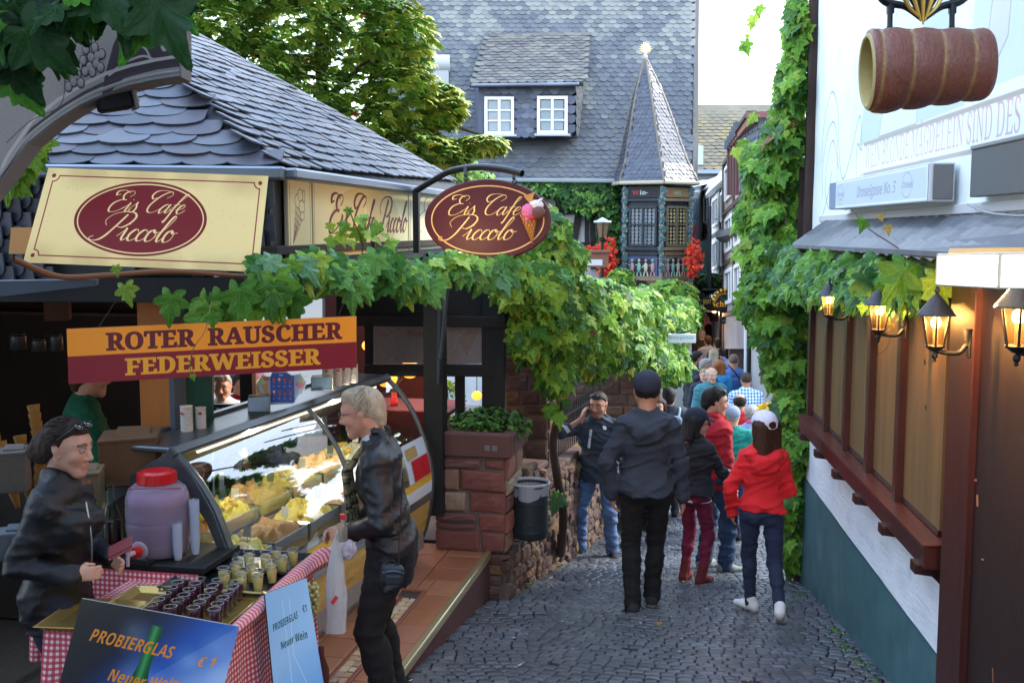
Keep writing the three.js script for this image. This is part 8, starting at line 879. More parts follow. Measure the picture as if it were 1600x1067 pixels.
// ---------- vines ----------
{
const near=thing('overhanging_vine','dark vine leaves hanging close to the camera at the top left over the arch','vine',atD(120,30,2.3));place(near);const bn=near.position;
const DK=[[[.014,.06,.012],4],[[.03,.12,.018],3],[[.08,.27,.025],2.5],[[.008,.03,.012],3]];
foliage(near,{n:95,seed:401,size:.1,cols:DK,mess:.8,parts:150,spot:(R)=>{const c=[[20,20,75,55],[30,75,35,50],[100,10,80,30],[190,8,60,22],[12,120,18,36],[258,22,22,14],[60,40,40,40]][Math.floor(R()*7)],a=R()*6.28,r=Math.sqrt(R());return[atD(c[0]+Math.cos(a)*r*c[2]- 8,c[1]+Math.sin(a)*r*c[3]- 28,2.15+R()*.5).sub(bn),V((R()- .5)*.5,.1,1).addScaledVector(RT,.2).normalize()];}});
foliage(near,{n:600,seed:420,size:.13,cols:VINE,parts:0,name:'canopy_leaf',mess:1,spot:(R)=>[V(-3.4+R()*2.2,3.95+R()*.35,-.6 - R()*4.3).sub(bn),V(R()- .5,1,R()- .5).normalize()]});M('trellis',[-3.4,-2.3,-1.3].map((x)=>bar(V(x,3.9,-.5).sub(bn),V(x,3.9,-4.9).sub(bn),.06,.08)),B.blackWood,near);
M('stem',[tube([[-30,40],[60,10],[150,-10],[240,10],[275,50]].map(([u,v],i)=>atD(u,v,2.4+i*.05).sub(bn)),.005,30,5)],mat([.06,.04,.02],.9),near);
const lc=thing('left_edge_vine','bright green vine leaves at the left edge between the arch and the cream sign','vine',atD(35,250,4.2));place(lc);foliage(lc,{n:40,seed:402,size:.1,cols:SUNNY.slice(0,4),parts:60,mess:1,spot:(R)=>{const c=[[55,232,14,10],[40,258,22,16],[12,275,18,18]][Math.floor(R()*3)];return[atD(c[0]+(R()- .5)*2*c[2],c[1]+(R()- .5)*2*c[3]- 10,4.2+R()*.2).sub(lc.position),V(R()- .5,.3,1).normalize()];}});M('stem',[tube([[-20,300],[20,275],[50,240],[62,225]].map(([u,v])=>atD(u,v,4.3).sub(lc.position)),.004,16,5)],mat([.1,.12,.03],.8),lc);
const kv=thing('kiosk_vine','large-leaved grape vine trailing along the kiosk below its cream signs','vine',V(-2.35,2.35,-6.5));place(kv);
foliage(kv,{n:500,seed:403,size:.118,sv:.55,cols:[[[.06,.2,.035],3],[[.13,.32,.06],4],[[.22,.42,.05],3],[[.11,.25,.1],2.5],[[.32,.45,.05],.9]],parts:300,mess:.9,spot:(R)=>{const t=R(),u=405+t*470,d=lerp(5.65,8.4,Math.pow(t,1.25)),top=lerp(404,402,t)+7*Math.sin(u*.06),bot=top+34+14*Math.sin(u*.021+1)+(t>.75?12:0);const v=top+(bot - top)*Math.pow(R(),1.15);return[atD(u,v,d - .05 - R()*.35).sub(kv.position),V(.5,.45,.75).normalize()];}});
foliage(kv,{n:26,seed:404,size:.15,cols:VINE.slice(0,3),parts:30,mess:.5,roll:.7,spot:(R)=>{const c=[[415,455,28,14],[400,475,26,12],[350,475,30,12],[325,490,14,10],[440,470,18,16]][Math.floor(R()*5)];return[atD(c[0]+(R()- .5)*2*c[2],c[1]+(R()- .5)*2*c[3]- 14,5.2+R()*.15).sub(kv.position),V(.1,.15,1).normalize()];}});
foliage(kv,{n:16,seed:405,size:.085,cols:SUNNY.slice(0,3),parts:20,mess:.9,spot:(R,i)=>{const q=[[545,326],[562,340],[590,350],[532,365],[520,372],[558,358],[575,362],[600,365],[540,350],[570,335],[548,376],[500,392],[480,398],[460,402],[610,376],[515,350]][i];return[atD(q[0],q[1],6.3).sub(kv.position),V(.3,.5,.8).normalize()];}});
M('stem',[taperTube([[400,440,5.6],[470,432,5.9],[560,425,6.5],[660,420,7.2],[760,420,7.9],[860,430,8.6]].map((q)=>atD(...q).sub(kv.position)),.02,.012,50),tube([[560,420,6.4],[566,380,6.3],[552,345,6.25],[545,326,6.25]].map((q)=>atD(...q).sub(kv.position)),.004,20,5),tube([[590,415,6.5],[580,375,6.35],[598,360,6.3]].map((q)=>atD(...q).sub(kv.position)),.004,16,5)],mat([.11,.06,.03],.85,{bump:T.coarse,bs:.004}),kv);
const pv=thing('pergola_vine','huge grape vine covering the pergola and garden wall along the left of the lane','vine',V(-1.4,-.9,-10.4));place(pv);const pp=pv.position;
const blobs=[[845,420,8.9,55,50,.35],[900,465,9.6,50,36,.5],[810,448,8.8,35,26,.3],[860,500,9.0,60,55,.4],[828,520,8.9,26,40,.25],[890,525,9.6,45,42,.5],[865,580,9.2,26,28,.3],[940,490,10.8,60,55,.6],[968,532,11.8,48,44,.6],[925,565,11.8,28,20,.4],[1000,500,13,45,55,.7],[1010,560,13.2,45,40,.7],[1045,520,15.5,36,48,.8],[1050,570,15.5,30,32,.8],[1068,500,17,22,36,.8],[975,480,12.5,40,26,.6],[855,365,8.7,30,40,.25],[880,395,9.0,32,22,.3]];
foliage(pv,{n:5200,seed:406,size:.112,sv:.55,cols:[...SUNNY.map(([c,w])=>[c,w]),...VINE.map(([c,w])=>[c,w*.55])],parts:300,mess:.95,spot:(R)=>{const[u,v,d,ru,rv,rd]=blobs[Math.floor(R()*blobs.length)],a=R()*6.28,b=Math.acos(2*R()- 1),r=.5+.5*Math.cbrt(R()),x=Math.sin(b)*Math.cos(a),y=Math.cos(b),z=Math.sin(b)*Math.sin(a);const p=atD(u+x*ru*r,v - y*rv*r,d+z*rd*r);return[p.sub(pp),V(.3,y*.5+.4,0).addScaledVector(FH,-.7+.3*z).addScaledVector(RT,x*.5).normalize()];}});
foliage(pv,{n:22,seed:407,size:.11,cols:VINE,parts:0,mess:.8,name:'hanging_leaf',spot:(R)=>{const c=[[860,660,22,30,9.0],[870,640,20,16,9.0],[852,596,20,16,9.0],[868,778,9,8,9.4],[880,590,18,10,9.6],[895,575,12,10,9.7]][Math.floor(R()*6)];return[atD(c[0]+(R()- .5)*2*c[2],c[1]+(R()- .5)*2*c[3],c[4]+R()*.2).sub(pp),V(.2,.2,1).normalize()];}});
M('trunk',[taperTube([[876,866,10.2],[880,800,9.9],[870,740,9.7],[864,690,9.6],[876,630,9.4],[872,560,9.3],[850,470,9.2]].map((q)=>atD(...q).sub(pp)),.045,.03,40),taperTube([[872,560,9.3],[910,500,10],[980,500,12.5],[1060,515,17]].map((q)=>atD(...q).sub(pp)),.03,.015,30)],mat([.06,.04,.03],.95,{bump:T.coarse,bs:.012}),pv);
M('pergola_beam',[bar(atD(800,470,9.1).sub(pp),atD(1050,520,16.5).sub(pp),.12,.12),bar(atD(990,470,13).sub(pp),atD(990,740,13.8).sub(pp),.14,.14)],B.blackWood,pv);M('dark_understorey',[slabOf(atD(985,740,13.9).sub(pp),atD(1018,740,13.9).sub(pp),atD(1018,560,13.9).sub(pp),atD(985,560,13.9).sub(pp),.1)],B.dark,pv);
const pot=thing('terracotta_saucer','terracotta rim round the foot of the vine trunk','plant pot',atG(868,868));M('saucer',[lathe([[0,0],[.13,0],[.16,.03],[.15,.035],[.12,.015],[0,.02]],24)],mat([.2,.06,.035],.8),pot);
const cv=thing('corner_vine','tall climbing vine covering the far corner of the plastered inn','vine',V(.7,gy(-10.3),-10.3));place(cv);const cp=cv.position;
const cb=[[1248,40,9.9,18,50,.2],[1238,130,9.9,24,45,.25],[1228,210,10,36,45,.35],[1215,270,10.2,50,40,.4],[1205,330,10.4,55,45,.5],[1215,390,10.2,60,45,.5],[1215,450,10,55,45,.5],[1225,510,10,45,45,.4],[1232,570,10,36,40,.35],[1240,640,9.9,28,45,.3],[1246,710,9.85,26,50,.28],[1245,790,9.85,24,50,.25],[1243,855,9.85,20,34,.2],[1195,480,10.8,40,30,.4],[1192,250,10.4,30,26,.3],[1262,690,9.7,22,16,.15]];
foliage(cv,{n:2900,seed:408,size:.112,sv:.6,cols:[...VINE,[[.13,.31,.03],4],[[.2,.39,.04],3]],parts:300,mess:.85,spot:(R)=>{const[u,v,d,ru,rv,rd]=cb[Math.floor(R()*cb.length)],a=R()*6.28,r=Math.sqrt(R());const p=atD(u+Math.cos(a)*ru*r,v+Math.sin(a)*rv*r,d -(1 - r)*rd*R()+.1*R());return[p.sub(cp),V(-.45,.35,.7).normalize()];}});
foliage(cv,{n:9,seed:409,size:.09,cols:SUNNY.slice(0,3),parts:20,spot:(R,i)=>{const q=[[1187,10],[1178,25],[1175,36],[1168,54],[1165,66],[1159,74],[1160,220],[1150,232],[1180,180]][i];return[atD(q[0],q[1],10.2).sub(cp),V(-.3,.4,.8).normalize()];}});M('tendril',[tube([[1240,-20],[1205,0],[1187,10],[1176,36],[1166,62],[1159,76]].map(([u,v])=>atD(u,v,10.2).sub(cp)),.003,30,4)],mat([.1,.12,.03],.8),cv);
M('stem',[taperTube([[1246,905,9.9],[1250,800,9.9],[1240,650,10],[1235,500,10.1],[1225,350,10.2],[1240,150,10],[1250,-10,10]].map((q)=>atD(...q).sub(cp)),.035,.015,60),taperTube([[1252,905,9.85],[1262,760,9.8],[1255,640,9.9]].map((q)=>atD(...q).sub(cp)),.02,.012,30)],mat([.05,.035,.025],.95,{bump:T.coarse,bs:.01}),cv);
M('trellis',[[1228,870],[1234,872],[1240,874]].map(([u,v])=>rod(atD(u,v,10).sub(cp),atD(u,v - 90,10).sub(cp),.006)),mat([.3,.34,.38],.5),cv);
const sv=thing('shutter_vine','leafy vine arching over the shutters and lanterns below the slate canopy','vine',wp(.6,2.4,.3));place(sv);
foliage(sv,{n:700,seed:410,size:.115,sv:.55,cols:[[[.05,.15,.03],3],[[.1,.26,.04],4],[[.16,.36,.05],3],[[.07,.19,.08],3],[[.28,.36,.06],.5]],parts:300,mess:.75,roll:1.2,spot:(R)=>{const t=lerp(3.4,-1.35,Math.pow(R(),.9)),f=(3.4 - t)/ 4.75,th=lerp(.4,.14,f);return[wp(t,2.47 - R()*th+.03*Math.sin(t*9),.16+R()*.18).sub(sv.position),WN.clone().multiplyScalar(.6).add(V(0,.45,.5)).normalize()];}});
const hl=[[1428,462,5.3,.15],[1470,450,5.0,.19],[1392,452,5.5,.15],[1352,445,5.8,.17],[1415,432,5,.2],[1350,358,6,.08],[1388,368,5.6,.05],[1376,350,5.6,.04],[1395,520,5.5,.04],[1350,490,5.8,.06]];hl.forEach(([u,v,d,s],i)=>{const l2=M('leaf',LEAF.vine,leafMat([SUNNY[i % 3][0],VINE[i % 4][0],[.4,.3,.08]][i===6||i===7||i===8?2:i<2?0:1]),sv);l2.position.copy(atD(u,v - 14,d).sub(sv.position));l2.rotation.set(-.35,YAW - .3+(i % 3)*.25,(i % 4)*.3 - .5);l2.scale.setScalar(s);});
M('stem',[taperTube([wp(3.4,2.2,.2),wp(2.2,2.36,.3),wp(1,2.38,.32),wp(-.2,2.4,.32),wp(-1.2,2.42,.3)].map((v)=>v.sub(sv.position)),.014,.006,40),tube([[1332,326,6.4],[1350,350,6.2],[1400,385,5.6],[1440,412,5.2],[1465,420,4.9]].map((q)=>atD(...q).sub(sv.position)),.004,30,5),tube([[1395,515,5.5],[1385,545,5.5],[1368,556,5.5]].map((q)=>atD(...q).sub(sv.position)),.0015,16,4)],mat([.07,.03,.025],.8),sv);
const yf=thing('yellow_flowers','pot of yellow chrysanthemums at the foot of the vine beside the crowd','flowers',atD(1202,665,13));place(yf);M('pot',[lathe([[0,-.5],[.12,-.5],[.17,-.2],[.14,-.2],[0,-.22]],16)],mat([.2,.1,.06],.8),yf);foliage(yf,{n:150,seed:411,size:.09,geo:'ivy',parts:30,cols:VINE,spot:(R)=>[V((R()- .5)*.42,(R()- .5)*.4,(R()- .5)*.3),V(R()- .5,.4,.7).normalize()]});foliage(yf,{n:260,seed:412,size:.055,geo:'ivy',name:'petal',parts:60,cols:[[[.8,.55,.02],4],[[.85,.65,.05],3],[[.7,.25,.02],1]],mess:1.6,spot:(R)=>{const a=R()*6.28,r=Math.sqrt(R());return[V(Math.cos(a)*r*.2,.1+Math.sin(a)*r*.22,.1+R()*.12),V(0,.6,.8)];}});
}
// wide ground under and round everything, to the horizon
{const g=struct('ground','earth and paving under the yards beside the lane'),P=[],I=[],zs=[6,0,-6,-8.3,-10,-11.3,-13,-15,-18,-22,-30,-45,-120,-400];zs.forEach((z,k)=>{for(const x of[-300,300])P.push(x,Math.min(gy(Math.max(z,-120))- .12,-.16),z);if(k)I.push(2*k - 2,2*k,2*k - 1,2*k - 1,2*k,2*k+1);});const q=new THREE.BufferGeometry();q.setAttribute('position',new THREE.BufferAttribute(new Float32Array(P),3));q.setIndex(I);q.computeVertexNormals();M('earth',uvBox(q),mat([.11,.1,.09],.95,{map:T.stain,bump:T.coarse,bs:.02}),g);}
{
const n=thing('arch_house','grey stone house left of the terrace that carries the carved arch','house',[-5.4,0,.5]);M('wall',[bx(5.4,5.4,7,0,2.7,0)],B.plaster,n);M('roof',[bx(6,.3,7.6,0,5.5,0)],B.zinc,n);M('arch_beam',[bx(1.6,.2,.25,3.0,3.6,-3.3)],B.blackWood,n);
}
// ---------- people ----------
const NAVY=[.012,.014,.024],JEAN=[.035,.075,.2],BLK=[.012,.012,.014];
const stand=(u,v,vt)=>{const p=atG(u,v),d=p.clone().sub(EYE).dot(FH);return[p,(atD(u,vt,d).y - p.y)/ 1.01];};
const standD=(u,vt,d)=>{const p=atD(u,vt,d),g=gy(p.z);const H=(p.y - g)/ 1.01;return[V(p.x,g,p.z),H];};
const skinF=[.55,.3,.2],skinM2=[.48,.25,.16];
{
const p=atD(80,700,5.0).setY(0),r=person({label:'woman in black leather jacket with sunglasses on her dark hair behind the tasting table',pos:p,H:1.775,face:96,fem:true,seed:1,cell:.012,headCell:.004,handCell:.0042,skin:[.56,.3,.21],lips:[.5,.14,.12],hair:[.026,.014,.01],hairStyle:'bun',shades:'up',pitch:.1,yaw:-.08,headS:1.12,lean:[0,0,.04],wide:.98,deep:.86,R:[-.2,1.07,.19],L:[.1,1.05,.22],poleR:[-.25,-1,-.45],poleL:[.6,-1,-.4],handR:{curl:.9,dir:[.35,.05,1],n:[.9,-.1,.2]},top:{c:[.007,.008,.012],kind:'leather',hem:.78,b:.016,f:.009,fr:7,collar:.045},legs:{c:[.02,.03,.06],kind:'denim'},shoes:{c:BLK}});
M('earring',r.sc([ball(.006,...add3(r.head,[-.078,-.032,.0]))][0]),B.steel,r.t);
M('zip',r.sc(tube([[-.03,1.36,.17],[-.05,1.2,.2],[-.05,1.0,.19]],.004,16,5)),B.steel,r.t);
const pu=thing('red_wallet','dull red folded wallet held by the woman in black leather','wallet',atD(187,858,4.9),YAW);M('wallet',[bx(.12,.012,.08,0,0,0,.5,.3,.35,.005),bx(.12,.008,.075,0,.012,-.004,.42,.3,.35,.003)],mat([.4,.07,.08],.5,{map:T.stain,bump:T.grain,bs:.001}),pu);
}
{
const p=atD(118,640,7.0).setY(.02);person({label:'vendor in a green jumper with head hidden behind the orange banner',pos:p,H:1.8,face:62,seed:2,cell:.013,skin:skinF,hair:[.06,.03,.015],hairStyle:'short',lean:[0,0,.05],R:[-.26,1.08,.32],L:[.1,1.05,.4],poleR:[-1,-.8,-.7],top:{c:[.006,.11,.055],hem:.86,b:.016,f:.008,sl:.55,name:'jumper'},legs:{c:[.3,.24,.14]},shoes:{c:BLK}});
}
{
const p=V(-1.755,gy(-5.45),-5.46),r=person({label:'grey-haired man with glasses in a black leather jacket looking into the ice cream counter',pos:p,H:1.8,face:-86,seed:3,cell:.012,headCell:.004,handCell:.0042,skin:[.56,.28,.19],hair:[.42,.34,.24],hairStyle:'short',glasses:true,pitch:.16,yaw:.05,neckF:.02,lean:[0,0,.06],wide:.95,deep:.8,belly:0,L:[.12,1.0,.2],R:[-.04,.98,.24],poleL:[.75,-.8,-.8],poleR:[-.6,-1,-.6],handL:{curl:.8,dir:[-.35,-.12,.9],n:[-.7,-.2,-.4]},handR:{curl:.8,dir:[.3,-.2,.9],n:[.6,-.3,-.3]},top:{c:[.007,.008,.012],kind:'leather',hem:.72,b:.017,f:.009,fr:7,collar:.075},shirt:{c:[.5,.52,.56],b:.012},legs:{c:[.007,.007,.009],b:.018,bb:.026,f:.006},shoes:{c:BLK}});
const sf=tex(256,512,(x,w,h)=>{x.fillStyle='#2a2521';x.fillRect(0,0,w,h);for(let k=0;k<9;k++){x.fillStyle=k % 3?'#8a7a58':'#c9b98e';x.fillRect(0,k*58,w,k % 2?26:12);x.fillRect((k*71)% w,0,14,h);x.fillStyle='rgba(20,18,16,.7)';x.fillRect(0,k*58+30,w,12);}});
const s2=M('scarf',r.sc(uvBox(solid([[add3(r.neck,[.04,-.02,.06]),add3(r.chest,[.05,.0,.165]),.03,.03,1,.5,.02],[add3(r.chest,[.05,.0,.165]),[.05,1.0,.2],.034,.04,1.1,.45,.02],[add3(r.neck,[-.04,-.02,.06]),add3(r.chest,[-.05,.0,.165]),.03,.03,1,.5,.02],[add3(r.chest,[-.05,.0,.165]),[-.05,1.05,.19],.034,.04,1.1,.45,.02],[add3(r.neck,[-.06,.0,-.03]),add3(r.neck,[.06,.0,-.03]),.03,.03,1,.8,.02]],.011,folds(.005,14,2)),1.8)),printMat(sf,.95,{bump:T.cloth,bs:.001}),r.t);s2.material.map.wrapS=s2.material.map.wrapT=THREE.RepeatWrapping;
const bp=atD(526,842,5.3),bg=thing('plastic_bag','long white plastic carrier bag hanging from the hands of the man in leather','bag',bp),l=(u,v,d=5.32)=>atD(u,v,d).sub(bp);{const g=new THREE.CylinderGeometry(.035,.062,.48,30,24,true);const q=g.attributes.position;for(let i=0;i<q.count;i++){const y=q.getY(i),a=Math.atan2(q.getZ(i),q.getX(i)),t=.5 - y / .48,k=1+.22*N3.noise(a*1.7,t*3,2)+.1*Math.sin(a*5+t*4)*t;q.setXYZ(i,q.getX(i)*k*(.55+.55*Math.sin(Math.min(1,t*1.3)*2.2))- .02*t,y - .24,q.getZ(i)*k*.6);}g.computeVertexNormals();M('bag',[uvBox(g),put(new THREE.CircleGeometry(.05,16),-.02,-.478,0,Math.PI / 2,0,0,[1,.6,1])],mat([.72,.71,.73],.35,{trans:.4,bump:T.leather,bs:.006}),bg);M('handle',[tube([[0,.0,.01],[.01,.04,.02],[.02,.0,.015]],.007,10,5),tube([[0,0,-.01],[-.005,-.1,0],[-.01,-.16,.01]],.012,10,5)],mat([.7,.69,.72],.4,{trans:.3}),bg);M('red_mark',[put(new THREE.PlaneGeometry(.02,.045),-.002,-.3,.046,-.1,.2,-.6)],mat([.5,.02,.03],.5),bg);}
const cr=thing('crumpled_wrapper','translucent crumpled wrapper held below the hands of the man in leather','wrapper',l(545,858,5.3).add(bp));{const g=new THREE.IcosahedronGeometry(.035,3),q=g.attributes.position;for(let i=0;i<q.count;i++){const k=1+.5*N3.noise(q.getX(i)*40,q.getY(i)*40,q.getZ(i)*40);q.setXYZ(i,q.getX(i)*k,q.getY(i)*k*1.2,q.getZ(i)*k);}g.computeVertexNormals();M('wrapper',uvBox(g),mat([.7,.66,.75],.2,{trans:.6}),cr);}
const bt=thing('drink_bottle','small clear drink bottle with a red cap in the hands of the man in leather','bottle',atD(535,815,5.24));M('bottle',[lathe([[0,-.1],[.022,-.1],[.024,-.03],[.012,.0],[.011,.015],[0,.015]],16)],mat([.7,.68,.6],.08,{trans:.8}),bt);M('cap',[put(new THREE.CylinderGeometry(.014,.014,.022,18),0,.026,0)],mat([.6,.02,.03],.35),bt);
const cm=thing('camera_pouch','small black and blue camera pouch hanging at the hip of the man in leather','pouch',atD(612,897,5.3),YAW+.3);cm.rotation.z=-.15;M('pouch',[new RoundedBoxGeometry(.115,.095,.075,3,.022),put(new RoundedBoxGeometry(.08,.05,.03,2,.012),.0,-.015,.042)],mat([.012,.018,.03],.6,{bump:T.cloth,bs:.002}),cm);M('zip',[tube([[-.055,.015,.03],[0,.028,.042],[.055,.015,.03]],.004,12,5)],mat([.05,.12,.2],.5),cm);M('strap',[tube([[.03,.045,0],[.025,.1,-.02],[.02,.26,-.06],[-.0,.5,-.07]],.0035,20,5),tube([[-.04,.045,0],[-.01,.07,.0],[.03,.045,0]],.005,12,5)],B.dark,cm);
}
{
const[p,H]=stand(934,866,608),r=person({label:'man in dark check shirt and faded jeans talking on a phone beside the railing',pos:p,H,face:197,seed:4,cell:.0125,headCell:.005,handCell:.0048,skin:[.46,.23,.15],hair:[.035,.025,.02],hairStyle:'crop',beard:[.2,.12,.09],shades:'up',pitch:.12,yaw:-.12,wide:1.03,headS:1.12,R:[-.15,1.47,.13],L:[.27,.86,.1],poleR:[-1,-.75,.35],poleL:[1,.1,-.6],handR:{curl:.7,dir:[.25,.9,-.15],n:[.75,0,-.5]},noHands:false,fL:[.17,.085,.04],fR:[-.2,.085,-.02],toeL:[.4,0,1],toeR:[-.6,0,.9],kneeR:[-.3,0,1],top:{c:[.03,.04,.055],hem:.8,b:.02,f:.011,sr:.3,sl:.35,collar:.02,name:'shirt',map:tex(256,256,(x)=>{x.fillStyle='#2e3946';x.fillRect(0,0,256,256);x.strokeStyle='rgba(120,140,160,.35)';x.lineWidth=2;for(let k=0;k<16;k++){x.beginPath();x.moveTo(k*16,0);x.lineTo(k*16,256);x.moveTo(0,k*16);x.lineTo(256,k*16);x.stroke();}},true,[6,6])},legs:{c:[.13,.22,.42],kind:'denim',b:.018,bb:.03,f:.009},shoes:{c:[.012,.012,.014],sole:[.03,.03,.03]}});
M('undershirt',r.sc(uvBox(solid([[add3(r.neck,[0,-.02,.035]),add3(r.chest,[0,-.02,.13]),.05,.02,1,.6,.02]],.01))),mat([.01,.01,.012],.9),r.t);M('placket',r.sc([bar(add3(r.chest,[-.055,.06,.125]),add3(r.chest,[-.07,-.13,.155]),.03,.012),bar(add3(r.neck,[.06,.005,.06]),add3(r.chest,[.09,.06,.11]),.035,.02)].reduce((a,b)=>mg([a,b]))),mat([.6,.64,.72],.8),r.t);M('cuff',r.sc(mg([[r.elR,r.wrR,.3],[r.elL,r.wrL,.34]].map(([e,w,k])=>rod(V(...mix3(e,w,k - .1)),V(...mix3(e,w,k+.05)),.062,.058,14)))),mat([.55,.6,.68],.8),r.t);
const ph=thing('mobile_phone','dark mobile phone held to the ear of the man by the railing','phone',V(...add3(r.head,[-.095,-.03,.035])).multiplyScalar(r.S).applyAxisAngle(UP,r.t.rotation.y).add(r.t.position),r.t.rotation.y);ph.rotation.z=-.25;M('case',[bx(.014,.12,.055,0,0,0,0,0,0,.005)],mat([.02,.02,.03],.25),ph);M('screen',[bx(.002,.1,.045,.008,0,0)],mat([.01,.01,.015],.05),ph);
}
{
const[p,H]=stand(1007,951,579),r=person({label:'tall man seen from behind in a dark navy hooded sweatshirt, black jeans and cap',pos:p,H,face:4,seed:5,cell:.0115,headCell:.005,handCell:.0048,skin:[.42,.21,.13],hair:[.015,.012,.012],hairStyle:'crop',wide:.95,headS:1.16,L:[.25,.85,.02],R:[-.27,.83,.04],poleL:[1,.2,-.5],poleR:[-1,.2,-.5],fL:[.09,.085,-.08],fR:[-.06,.085,.1],cap:{c:[.018,.02,.035],peak:[.06,.065,.09],low:.3},yaw:.0,top:{c:[.03,.038,.055],hem:.87,b:.016,f:.009,fr:7,hood:true,cuff:true,name:'hooded_sweatshirt',rib:[.016,.02,.027]},legs:{c:[.007,.007,.009],kind:'denim',b:.014,bb:.02,f:.007},shoes:{c:[.02,.02,.024],sole:[.12,.12,.12]}});
}
{
const[p,H]=stand(1187,962,642),r=person({label:'young woman from behind in bright red hooded jacket, white and pink cap and white trainers',pos:p,H,face:6,fem:true,seed:6,cell:.0115,headCell:.005,handCell:.0048,skin:[.45,.23,.15],hair:[.045,.018,.01],hairStyle:'long',headS:1.16,yaw:.45,wide:.93,cap:{c:[.62,.6,.72],peak:[.7,.05,.22],low:.25,hole:true},L:[.24,.87,.08],R:[-.1,1.04,.24],poleL:[1,.2,-.7],poleR:[-.6,-.7,-.6],toeL:[.8,0,.8],fL:[.06,.085,.16],fR:[-.13,.17,-.3],toeR:[-.2,-.62,.75],kneeR:[0,0,1],top:{c:[.62,.012,.018],hem:.92,b:.016,f:.009,fr:7,hood:true,cuff:true,name:'hooded_jacket'},legs:{c:[.022,.035,.085],kind:'denim',b:.006,bb:.006,f:.006},shoes:{c:[.62,.62,.62],sole:[.35,.35,.36],boot:.06}});
M('hood_lining',r.sc(uvBox(solid([[add3(r.neck,[-.075,-.045,-.075]),add3(r.neck,[0,-.1,-.115]),.03,.032,1,1,.02],[add3(r.neck,[.075,-.045,-.075]),add3(r.neck,[0,-.1,-.115]),.03,.032,1,1,.02]],.01))),mat([.012,.012,.03],.9),r.t);M('pink_hem',r.sc(uvBox(solid([[[0,.875,0],[0,.92,0],.12,.12,1.4,1.02,.02]],.012,folds(.004,12,3),(x,y)=>Math.max(.872 - y,y - .93)))),mat([.55,.04,.14],.85),r.t);
const q=V(...add3(r.wrL,[-.01,-.07,.03])).multiplyScalar(r.S).applyAxisAngle(UP,r.t.rotation.y).add(r.t.position),b=thing('mobile_phone','dark phone in a case in the lowered hand of the young woman in red','phone',q,r.t.rotation.y);b.rotation.x=.25;M('case',[bx(.02,.135,.075,-.02,0,.02,0,.3,0,.006)],mat([.02,.025,.05],.3),b);M('camera_eye',[bx(.022,.012,.012,-.02,.05,.04,0,.3,0)],B.steel,b);
}
{
const[p,H]=stand(1083,909,640),r=person({label:'woman in navy cap, black jacket and maroon trousers holding out a small box',pos:p,H:H*1.01,face:42,fem:true,seed:7,cell:.0125,headCell:.005,handCell:.005,skin:[.46,.22,.15],hair:[.012,.01,.01],hairStyle:'bob',headS:1.15,shades:'on',yaw:-.55,pitch:.1,cap:{c:[.012,.014,.028],low:.25},L:[.28,.86,.08],R:[-.12,1.03,.36],poleR:[-1,-.6,-.6],wide:1.03,top:{c:[.014,.014,.019],hem:.92,b:.016,f:.01},shirt:{c:[.6,.62,.68],b:.004,hem:.84},legs:{c:[.16,.008,.035],b:.006,bb:.004,f:.006},shoes:{c:[.12,.012,.014],sole:[.12,.05,.02],boot:.3}});
M('scarf',r.sc(uvBox(solid([[add3(r.neck,[-.07,-.02,0]),add3(r.neck,[.07,-.02,0]),.045,.045,1,1.2,.02],[add3(r.neck,[0,-.02,-.04]),add3(r.neck,[0,-.04,.07]),.05,.04,1.3,1,.02]],.011,folds(.008,18,4)),4)),printMat(tex(128,128,(x)=>{x.fillStyle='#a3242c';x.fillRect(0,0,128,128);const Q=rng(4);for(let k=0;k<60;k++){x.fillStyle=['#d8742c','#e0b29a','#7a1020','#c8405a'][k % 4];x.fillRect(Q()*128,Q()*128,22,7);}}),.9),r.t);
const q=V(...add3(r.wrR,[.03,.02,.09])).multiplyScalar(r.S).applyAxisAngle(UP,r.t.rotation.y).add(r.t.position),b=thing('small_box','small olive brown box held out by the woman in the navy cap','box',q,r.t.rotation.y);M('box',[bx(.1,.06,.05,0,0,0,0,0,.2,.006)],mat([.1,.075,.03],.6,{bump:T.grain,bs:.002}),b);M('lid',[bx(.102,.012,.052,-.006,.032,0,0,0,.2,.004)],mat([.13,.1,.05],.6),b);
const[p2,H2]=stand(1110,890,602);person({label:'dark-haired man in a red jacket and jeans behind the woman in the navy cap',pos:p2,H:H2,face:58,seed:8,cell:.0125,headCell:.005,skin:[.5,.26,.17],hair:[.014,.011,.01],hairStyle:'short',shades:'up',wide:.9,headS:1.14,yaw:-.5,pitch:.05,top:{c:[.38,.008,.018],hem:.8,b:.02,f:.01,collar:.06},legs:{c:[.03,.075,.16],kind:'denim',b:.02,bb:.032,f:.009},shoes:{c:[.2,.22,.2],sole:[.45,.5,.4]},toeR:[-.5,0,1],fR:[-.14,.085,.06]});
}
